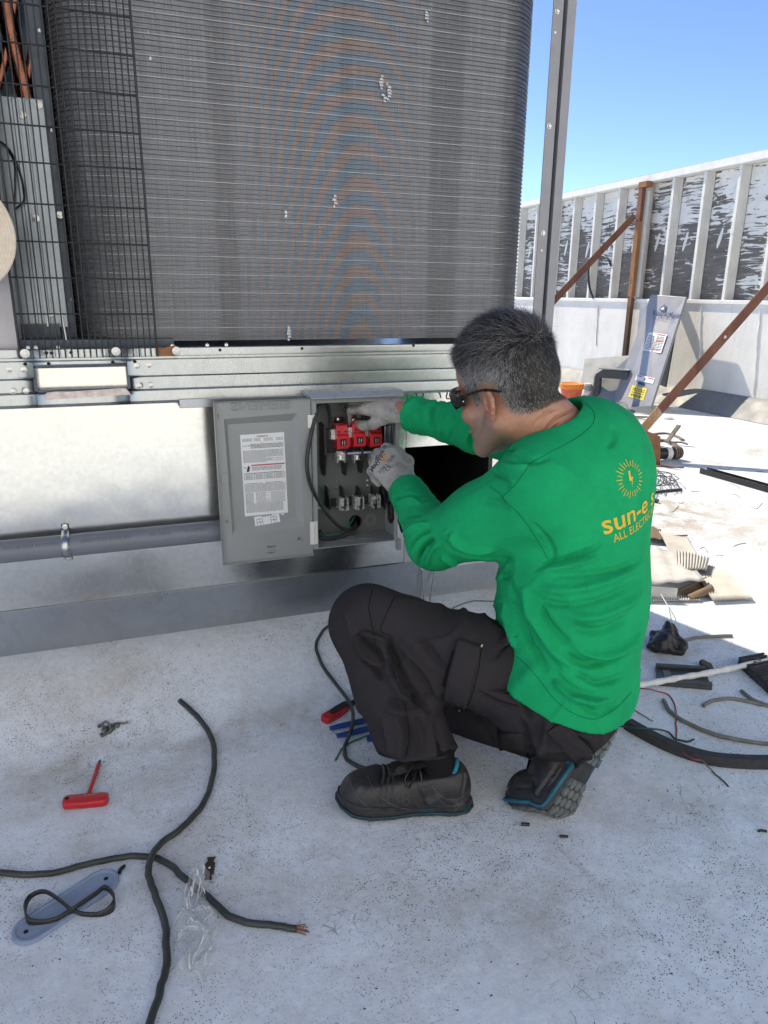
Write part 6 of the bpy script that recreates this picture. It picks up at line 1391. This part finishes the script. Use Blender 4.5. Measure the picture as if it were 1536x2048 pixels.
thing_tube('thin_wire', [(1252, 1412), (1275, 1424), (1306, 1443)], .0014, OLDW, 'thin tan wire behind the man\'s hip', 'wire')
WP = simple('flaking_white_pipe', (.62, .63, .62), .7, 0, .12, 40, .6, 60, ((.30, .29, .27), 26, .64))
P = gline([(1240, 1385), (1330, 1368), (1420, 1352), (1536, 1328), (1640, 1308)], .012, 10); P[:, 2] += .012
tag(MB().tube(P, [.0095+.0012*math.sin(i*1.7) for i in range(len(P))], 10).build('white_pipe', WP, None, 60), 'thin flaking white pipe lying across the black scraps', 'pipe')
TRAY = simple('grey_black_plastic', (.045, .05, .055), .45, 0, .2, 30, .1)
q = [gnd(*p) for p in ((1310, 1338), (1408, 1344), (1424, 1381), (1316, 1372))]; x = nrm(q[1]-q[0]); y = nrm(np.cross([0, 0, 1], x)); tr = empty('plastic_cover', q[0], 'broken grey-black plastic cover under the white pipe', 'cover')
def quadprism(q, th): mb = MB(); return mb.add([*q, *[p+np.array([0, 0, th]) for p in q]], [(0, 3, 2, 1), (4, 5, 6, 7), (0, 1, 5, 4), (1, 2, 6, 5), (2, 3, 7, 6), (3, 0, 4, 7)])
quadprism(q, .010).build('plate', TRAY, tr, 0, .002)
for t in (0.0, .86): quadprism([q[0]+(q[3]-q[0])*t+[0, 0, .010], q[1]+(q[2]-q[1])*t+[0, 0, .010], q[1]+(q[2]-q[1])*(t+.14)+[0, 0, .010], q[0]+(q[3]-q[0])*(t+.14)+[0, 0, .010]], .012).build('rim', TRAY, tr, 0, .002)
mb = MB(); cq = [q[0]*(1-u)*(1-v)+q[1]*u*(1-v)+q[2]*u*v+q[3]*(1-u)*v+np.array([0, 0, .0102]) for u, v in ((.13, .25), (.27, .25), (.27, .7), (.13, .7))]; quadprism(cq, .003).build('window', OLDW, tr, 0)
x, y, z, L = gframe(gnd(1406, 1328), gnd(1427, 1350)); o_ = gnd(1406, 1328, .004)
tag(MB().prism([(-.01, .0), (0, -.014), (.02, -.016), (.05, -.008), (.05, .01), (.02, .016)], o_, x, y, .014).build('fitting', m_rust('brown_fitting', [(.3, (.05, .04, .03)), (.7, (.16, .12, .085))], 40), None, 0, .003), 'small brown metal fitting behind the white pipe', 'fitting')
# charred lump
v, f = sdf_mesh([ell((0, 0, .03), (.055, .045, .032)), ell((.03, .02, .045), (.032, .03, .030)), ell((-.03, -.015, .02), (.04, .03, .022)), ell((.02, -.04, .018), (.03, .03, .02))], .005)
N = vnormals(v, f); r_ = np.zeros(len(v))
for i in range(26):
    k = RNG.normal(size=3); k = k/np.linalg.norm(k)*RNG.uniform(60, 330); r_ += np.sin(v@k+RNG.uniform(0, 6))*30/np.linalg.norm(k)
v = v+N*(.0055*r_)[:, None]; v[:, 2] = np.maximum(v[:, 2], 0)
CHAR = simple('charred_tar', (.010, .010, .011), .42, 0, .5, 40, .6, 120); lo = npmesh('tar_lump', v+gnd(1327, 1296), f, CHAR, smooth=False); tag(lo, 'charred black lump of tar beside the man\'s back', 'lump')
thing_tube('white_wire', [(1296, 1172), (1318, 1185), (1335, 1212), (1343, 1240), (1343, 1272)], .0016, WIREW, 'thin white wire running down into the black lump', 'wire', lift=[.02, .03, .03, .03, .04])
# block of burnt timber
BRN = NT('burnt_timber'); cc = BRN.ramp(BRN.noise(14, 6, .7, .8, BRN.mapping((1, 4, 4), None, (0, 0, .6))), [(.35, (.010, .010, .011)), (.6, (.05, .05, .052)), (.75, (.15, .15, .15))]); BRN.set(Base_Color=cc, Roughness=.7); BRN.bump(BRN.noise(40, 6, .7), .8, .006)
q = [gnd(*p) for p in ((1474, 1332), (1524, 1322), (1600, 1392), (1546, 1398))]; tb_ = empty('burnt_block', q[0], 'blackened ridged block poking in at the right edge', 'block')
quadprism(q, .028).build('body', BRN.m, tb_, 0, .004)
for i in range(13):
    u = i/13; a, b = q[0]+(q[3]-q[0])*u, q[1]+(q[2]-q[1])*u; d = (q[3]-q[0])/26
    quadprism([a+[0, 0, .0285], b+[0, 0, .0285], b+d+[0, 0, .0285], a+d+[0, 0, .0285]], .003).build('ridge', BRN.m, tb_, 0)
for (u, v) in ((.18, .55), (.24, .35)): MB().lathe(q[0]*(1-u)*(1-v)+q[1]*v*(1-u)+q[2]*u*v+q[3]*u*(1-v)+np.array([0, 0, .032]), [(.008, 0), (.007, .002)], 12).build('nail_head', ZINC, tb_)
# torn corrugated cardboard
CARD = simple('grey_white_cardboard', (.50, .485, .465), .85, 0, .12, 14, .4, 200, ((.36, .31, .26), 9, .64)); CARDB = simple('brown_cardboard', (.17, .12, .08), .85, 0, .2, 20, .3)
cd = empty('cardboard', gnd(1380, 1180), 'torn sheets of corrugated cardboard on the sunny roof', 'cardboard')
def corr(quad, n_, hts, m, name, amp=.0035, nb_=10):
    q = [gnd(*p, h) for p, h in zip(quad, hts)]; rows = []
    for i in range(n_*4+1):
        u = i/(n_*4); row = []
        for j in range(nb_+1):
            v = j/nb_; p = (q[0]*(1-u)+q[1]*u)*(1-v)+(q[3]*(1-u)+q[2]*u)*v; row.append(p+np.array([0, 0, .004+amp*math.sin(2*PI*n_*u)+.004*math.sin(3*v+u*2)+.006*math.sin(5*u)*v]))
        rows.append(row)
    return MB().sheet(rows).build(name, m, cd, 60, 0, .0025)
corr([(1424, 1202), (1506, 1201), (1452, 1136), (1378, 1130)], 15, (.012, .006, .018, .03), CARD, 'corrugated_sheet', .006)
corr([(1342, 1112), (1398, 1120), (1372, 1068), (1318, 1066)], 12, (.03, .045, .02, .012), CARD, 'corrugated_sheet', .006)
corr([(1352, 1142), (1412, 1142), (1420, 1112), (1350, 1104)], 11, (.04, .05, .06, .045), CARD, 'corrugated_sheet', .006)
corr([(1285, 1172), (1408, 1164), (1372, 1108), (1270, 1088)], 3, (.055, .05, .045, .03), CARD, 'paper_sheet', .004)
corr([(1276, 1078), (1325, 1082), (1322, 1056), (1280, 1052)], 2, (.02, .02, .02, .01), CARDB, 'brown_flap', .003)
def wallp(p0, p1, h0, h1, m, name, curl=0):
    a, b = gnd(*p0), gnd(*p1); rows = []
    for u in np.linspace(0, 1, 16): p = a+(b-a)*u; rows.append([p+np.array([0, curl*math.sin(3*v)*.02, .002+(h0+(h1-h0)*u)*v]) for v in np.linspace(0, 1, 6)])
    return MB().sheet(rows).build(name, m, cd, 60, 0, .003)
wallp((1272, 1199), (1352, 1202), .055, .05, CARD, 'box_side'); wallp((1362, 1196), (1412, 1180), .03, .052, CARDB, 'torn_flap', 1.5); wallp((1372, 1200), (1418, 1190), .02, .045, CARDB, 'torn_flap', -1.2)
corr([(1268, 1206), (1402, 1204), (1398, 1188), (1276, 1186)], 26, (.002, .002, .004, .004), CARD, 'torn_edge', .003, 4)
thing_tube('thin_stick', [(1330, 1076), (1350, 1072), (1375, 1071)], .004, CARDB, 'thin brown strip on the far edge of the cardboard', 'strip', lift=[.02]*3)
# ------------------------------------------------------------------ in the sun: tangle, bars, debris
tg = empty('wire_tangle', gnd(1320, 962), 'tangle of thin brown wires on the sunny roof', 'wire tangle'); TW = simple('brown_tie_wire', (.055, .045, .04), .6, .3, .2, 40, 0)
for i in range(8):
    a0 = RNG.uniform(0, 6.28); c = np.array([1316+RNG.uniform(-14, 14), 958+RNG.uniform(-8, 10)]); rx, ry = RNG.uniform(16, 36), RNG.uniform(8, 17)
    px = [(c[0]+rx*math.cos(a0+t)*(1+.2*math.sin(3*t)), c[1]+ry*math.sin(a0+t)) for t in np.linspace(0, RNG.uniform(3.5, 6), 9)]
    MB().tube(gline(px, .002, 5, [.004+.05*abs(math.sin(t*1.7+i)) for t in range(9)]), .0028, 5).build('strand', TW, tg, 60)
thing_tube('steel_rod', [(1285, 990), (1320, 983), (1363, 979)], .008, TW, 'dark straight rod below the wire tangle', 'rod')
thing_tube('scrap', [(1290, 992), (1304, 999), (1316, 1002)], .012, TW, 'dark crumpled scrap behind the green shirt', 'scrap', 4)
P = [gnd(1406, 946), gnd(1470, 964), gnd(1640, 1012)]; bb_ = empty('black_channel', P[1], 'black metal channel lying in the sun at the right edge', 'bar')
mb = MB(); mb.beam(P[0]+[0, 0, .004], P[2]+[0, 0, .004], .06, .006); mb.build('web', BLACKP, bb_, 0)
x, y, z, L = gframe(P[0], P[2])
for s_ in (1, -1): MB().beam(P[0]+y*.03*s_+[0, 0, .02], P[2]+y*.03*s_+[0, 0, .02], .006, .036).build('flange', BLACKP, bb_, 0)
for t in (.42, .50): MB().box(P[0]+(P[2]-P[0])*t+np.array([0, 0, .0085]), (.10, .03, .003), np.array([x, y, z]).T).build('label', PAPER, bb_, 0)
WOODS = m_rust('weathered_strip', [(.3, (.06, .055, .05)), (.55, (.20, .17, .14)), (.75, (.34, .29, .24))], 14)
for px, w_, h, lb_ in (([(1302, 868), (1330, 866), (1352, 872), (1366, 880)], .03, .008, 'dark curved strip lying behind the brace foot'), ([(1300, 882), (1325, 880), (1345, 886), (1352, 893)], .04, .012, 'grey weathered strip in front of the curved one'), ([(1288, 892), (1312, 893), (1338, 898)], .05, .014, 'pale weathered board nearest the green shoulder'), ([(1344, 884), (1362, 884), (1374, 888)], .02, .006, 'thin dark sliver at the right of the scrap pile')):
    P = gline(px, h); mb = MB()
    for a, b in zip(P[:-1], P[1:]): mb.beam(a, b+(b-a)*.05, w_, h)
    tag(mb.build('scrap_strip', WOODS, None, 0), lb_, 'scrap', 'scraps by the brace foot')
a = gnd(1334, 884, .02); mb = MB(); mb.beam(a, a+np.array([.10, .0, .13]), .04, .012); tag(mb.build('upright_scrap', WOODS, None, 0, .002), 'short scrap sticking up out of the pile', 'scrap')
pcp = empty('pipe_coupling', gnd(1330, 905), 'short black pipe with a pale clamp round it', 'pipe'); a, b = gnd(1304, 908, .05), gnd(1360, 905, .05)
MB().cyl(a, b, .042, n=20).build('pipe', BLACKP, pcp, 60); MB().cyl(a+(b-a)*.45, a+(b-a)*.62, .048, n=20).build('clamp', PAINTST, pcp, 60)
for t in (.74, .82, .90): MB().cyl(a+(b-a)*t, a+(b-a)*(t+.04), .047, n=20).build('rib', WOODS, pcp, 60)
mb = MB(); q0, q1 = gnd(1288, 926), gnd(1320, 931); mb.add([q0, q1, q1+[-.01, .02, .20], q0+[-.02, .05, .24]], [(0, 1, 2, 3)]); mb.add([q0, q1, q1+[.10, -.12, .004], q0+[-.05, -.10, .004]], [(3, 2, 1, 0)]); tag(mb.build('rusty_bracket', RUST2, None, 0, 0, .008), 'bent rusty brown plate beside the man\'s shoulder', 'bracket')
thing_tube('yellow_strap', [(1258, 841), (1275, 838), (1292, 839), (1306, 842)], .014, simple('mustard_strap', (.40, .26, .06), .7, 0, .2, 20), 'mustard yellow strap lying behind the shoulder', 'strap', flat_=.3)
tag(MB().lathe(gnd(1335, 838), [(.05, .0), (.05, .02), (.03, .03)], 18).build('white_disc', PAINTW, None, 60), 'small round white disc on the roof by the brace', 'disc')
# ------------------------------------------------------------------ leaning panel and what stands round it
PANG = simple('grey_cabinet_paint', (.26, .262, .285), .42, .1, .05, 8, .06)
BL, BR = gnd(1225, 803), gnd(1298, 825); XT = 5.60; TL, TR_ = atX(1302, 589, XT), atX(1372, 594, XT)
lp = empty('leaning_panel', (BL+BR)/2, 'tall grey cabinet panel with labels leaning on the parapet', 'panel')
ex = BR-BL; ey = TL-BL; nP = nrm(np.cross(ex, ey)); nP = nP if nP[0] < 0 else -nP
def pv(u, v, h=0.0): return (BL*(1-u)+BR*u)*(1-v)+(TL*(1-u)+TR_*u)*v+nP*h
mb = MB(); f_ = [pv(0, 0), pv(1, 0), pv(1, 1), pv(0, 1)]; bk_ = [p-nP*.025 for p in f_]; mb.add(f_+bk_, [(0, 1, 2, 3), (7, 6, 5, 4), (0, 4, 5, 1), (1, 5, 6, 2), (2, 6, 7, 3), (3, 7, 4, 0)]); mb.build('sheet', PANG, lp, 0, .004)
def pquad(u0, u1, v0, v1, m, name, h=.002, sk=0): 
    mb = MB(); mb.add([pv(u0, v0, h), pv(u1, v0-sk, h), pv(u1, v1-sk, h), pv(u0, v1, h)], [(0, 1, 2, 3)]); return mb.build(name, m, lp, 0)
def ptext(s_, u, v, size, width, m, bold=0, h=.003):
    mb = MB(); e1 = nrm(pv(u+.1, v)-pv(u, v)); e2 = nrm(pv(u, v+.1)-pv(u, v)); put_text(mb, s_, pv(u, v, h), e1, e2, size, width, 'l', bold); return mb.build('print', m, lp, 0)
YLW = simple('yellow_label', (.72, .55, .03), .5, 0, .05, 20, 0); NAVY = simple('navy_print', (.015, .045, .16), .5, 0, .1, 30, 0)
mb = MB()
for poly in ([(.40, .865), (.56, .865), (.56, .905), (.50, .922), (.42, .90)],): mb.add([pv(u, v, .003) for u, v in poly], [tuple(range(len(poly)))])
mb.build('emblem', NAVY, lp, 0)
mb = MB(); mb.add([pv(u, v, .004) for u, v in ((.43, .875), (.53, .875), (.51, .89), (.48, .90), (.46, .888))], [(0, 1, 2, 3, 4)]); mb.build('emblem', PAPER, lp, 0)
ptext('WeatherMaker', .24, .815, .085, .46, NAVY, .01); ptext('Controlled Comfort', .30, .785, .03, .36, NAVY)
pquad(.33, .83, .50, .665, PAPER, 'label'); pquad(.58, .80, .650, .658, PRED, 'print', .004)
random.seed(3); mb = MB()
for v in np.arange(.515, .64, .013):
    for u0, u1 in ((.36, .54), (.59, .80)):
        u = u0
        while u < u1:
            e = min(u1, u+random.uniform(.03, .08)); mb.add([pv(u, v, .004), pv(e, v, .004), pv(e, v+.005, .004), pv(u, v+.005, .004)], [(0, 1, 2, 3)]); u = e+.015
mb.build('print', INK, lp, 0)
pquad(.58, .80, .600, .612, simple('orange_print', (.45, .20, .12), .6, 0, 0, 30, 0), 'print', .0045); pquad(.58, .80, .525, .532, PRED, 'print', .0045)
pquad(.40, .88, .235, .285, PAPER, 'label'); pquad(.42, .56, .27, .279, PRED, 'print', .004); pquad(.72, .86, .27, .279, PRED, 'print', .004); pquad(.63, .66, .243, .270, INK, 'print', .004)
pquad(.50, .68, .205, .225, BLACKP, 'latch'); pquad(.38, .78, .08, .185, YLW, 'label')
mb = MB()
for v in (.16, .145, .125, .105, .095):
    u = .42
    while u < .74:
        e = min(.74, u+random.uniform(.04, .12)); mb.add([pv(u, v, .004), pv(e, v, .004), pv(e, v+.007, .004), pv(u, v+.007, .004)], [(0, 1, 2, 3)]); u = e+.03
mb.build('print', INK, lp, 0)
mb = MB(); q = [atX(*p, XT+.05) for p in ((1352, 660), (1338, 640), (1308, 765), (1332, 774))]; mb.add(q, [(0, 1, 2, 3)]); tag(mb.build('dark_sheet', TRAY, None, 0, 0, .02), 'dark sheet standing behind the leaning grey panel', 'sheet')
SHT = simple('dull_sheet_metal', (.30, .31, .32), .45, .5, .08, 8)
a, b = gnd(1157, 797), gnd(1250, 806); XQ = a[0]+.05; t0_ = atX(1170, 718, a[0]+.22); t1_ = atX(1263, 711, b[0]+.22)
shp = empty('metal_sheet', (a+b)/2, 'grey metal sheet propped up beside the rusty post', 'sheet'); mb = MB(); mb.add([a, b, t1_, t0_], [(0, 1, 2, 3)]); mb.build('sheet', SHT, shp, 0, 0, .01)
el = empty('duct_elbow', gnd(1192, 800), 'dark grey elbow of pipe in front of the metal sheet', 'elbow'); p0 = gnd(1192, 799); hgt = float(atX(1192, 752, p0[0])[2])
MB().cyl(p0+[0, 0, .005], p0+[0, 0, hgt], .045, n=16).build('leg', TRAY, el, 60); mb = MB(); c = p0+np.array([0, 0, hgt+.035]); mb.prism([(-.06, -.045), (.30, -.045), (.30, .04), (.02, .05), (-.06, -.01)], c+np.array([.06, -.0, 0]), (.6, -.8, 0), (0, 0, 1), .09); mb.build('box', TRAY, el, 0, .004)
mb = MB(); mb.prism([(-.02, 0), (.31, 0), (.31, .012), (-.02, .012)], c+np.array([.06, -.0, .05]), (.6, -.8, 0), (0, 0, 1), .095); mb.build('lid', SHT, el, 0)
ORG = simple('orange_plastic', (.75, .22, .015), .4, 0, .05, 20); bu = empty('bucket', gnd(1140, 800), 'small orange bucket standing behind the man\'s neck', 'bucket'); c = gnd(1141, 801); kz = float(atX(1141, 766, c[0])[2])
rb = .125; MB().lathe(c, [(rb*.82, 0), (rb*.98, kz*.72)], 24).build('body', simple('red_bucket_label', (.62, .12, .05), .5, 0, .2, 14), bu, 60); MB().lathe(c, [(rb*1.0, kz*.70), (rb*1.06, kz*.74), (rb*1.06, kz*.98), (rb, kz), (rb*.9, kz*.95)], 24).build('rim', ORG, bu, 60)
gs = NT('clear_jar'); gs.set(Base_Color=(.9, .92, .92), Roughness=.08, Transmission_Weight=.85, IOR=1.2); c = gnd(1173, 797); kz = float(atX(1173, 766, c[0])[2]); jr = empty('jar', c, 'small clear jar between the bucket and the elbow', 'jar')
MB().lathe(c, [(.05, 0), (.052, kz*.7), (.04, kz*.8), (.04, kz*.9)], 20).build('glass', gs.m, jr, 60); MB().lathe(c, [(.0535, kz*.25), (.0535, kz*.5)], 20).build('label', PAPER, jr, 60); MB().lathe(c, [(.043, kz*.88), (.043, kz)], 20).build('lid', PAINTW, jr, 60)
for quad, hh_, lb_ in (([(1222, 806), (1250, 804), (1262, 818), (1230, 822)], (.0, .06, .09, .0), 'bent galvanised offcut at the left foot of the panel'), ([(1250, 815), (1300, 812), (1310, 832), (1265, 826)], (.10, .08, .0, .02), 'bent galvanised offcut at the right foot of the panel')):
    q = [gnd(*p, h+.004) for p, h in zip(quad, hh_)]; mb = MB(); mb.add(q, [(0, 1, 2), (0, 2, 3)]); tag(mb.build('metal_offcut', GALV2, None, 0, 0, .006), lb_, 'offcut', 'metal offcuts')
thing_tube('dark_rope', [(1222, 829), (1245, 830), (1268, 831)], .012, TRAY, 'dark cord lying in front of the metal offcuts', 'cord')
# crumbs of tar and dirt nobody could count
mb = MB()
for i in range(520):
    if i < 330: x_, y_ = RNG.uniform(1230, 1536), RNG.uniform(860, 1640)
    elif i < 470: x_, y_ = RNG.uniform(0, 1536), RNG.uniform(1380, 2048)
    else: x_, y_ = RNG.normal(1440, 50), RNG.normal(1000, 16)
    p = gnd(x_, y_); sz = RNG.uniform(.0005, .0017)*(1.4 if y_ < 1100 else 1); R = np.array(Matrix.Rotation(RNG.uniform(0, 6), 3, Vector(RNG.normal(size=3))))
    mb.box(p+[0, 0, sz*.4], (sz*RNG.uniform(1, 3.5), sz, sz*.8), R)
o_ = mb.build('tar_crumbs', CHAR, None, 0); tag(o_, 'crumbs of tar and dirt scattered over the roof', kind='stuff'); o_['category'] = 'crumbs'
for i in range(14):
    x_, y_ = RNG.uniform(1300, 1530), RNG.uniform(900, 1130); L_ = RNG.uniform(8, 26); a_ = RNG.uniform(-.6, .6)
    pts = [(x_, y_), (x_+L_*.5, y_+RNG.uniform(-5, 5)), (x_+L_, y_+L_*a_)]
    MB().tube(gline(pts, .0013, 5), .0013, 5).build('twig', TW, o_, 60)
for (x_, y_, lb_) in ((1050, 1648, 'short black plastic stub in front of the rear boot'), (1127, 1672, 'tiny black pellet right of the black stub'), (1525, 1662, 'small curved black scrap at the right edge')):
    a = gnd(x_-8, y_, .004); b = gnd(x_+9, y_+1, .004); tag(MB().tube(spline([a, (a+b)/2+[0, .003 if x_ > 1500 else 0, 0], b], 4), .004 if x_ < 1100 else .0028, 8).build('black_scrap', BLACKP, None, 60), lb_, 'scrap', 'little black scraps')
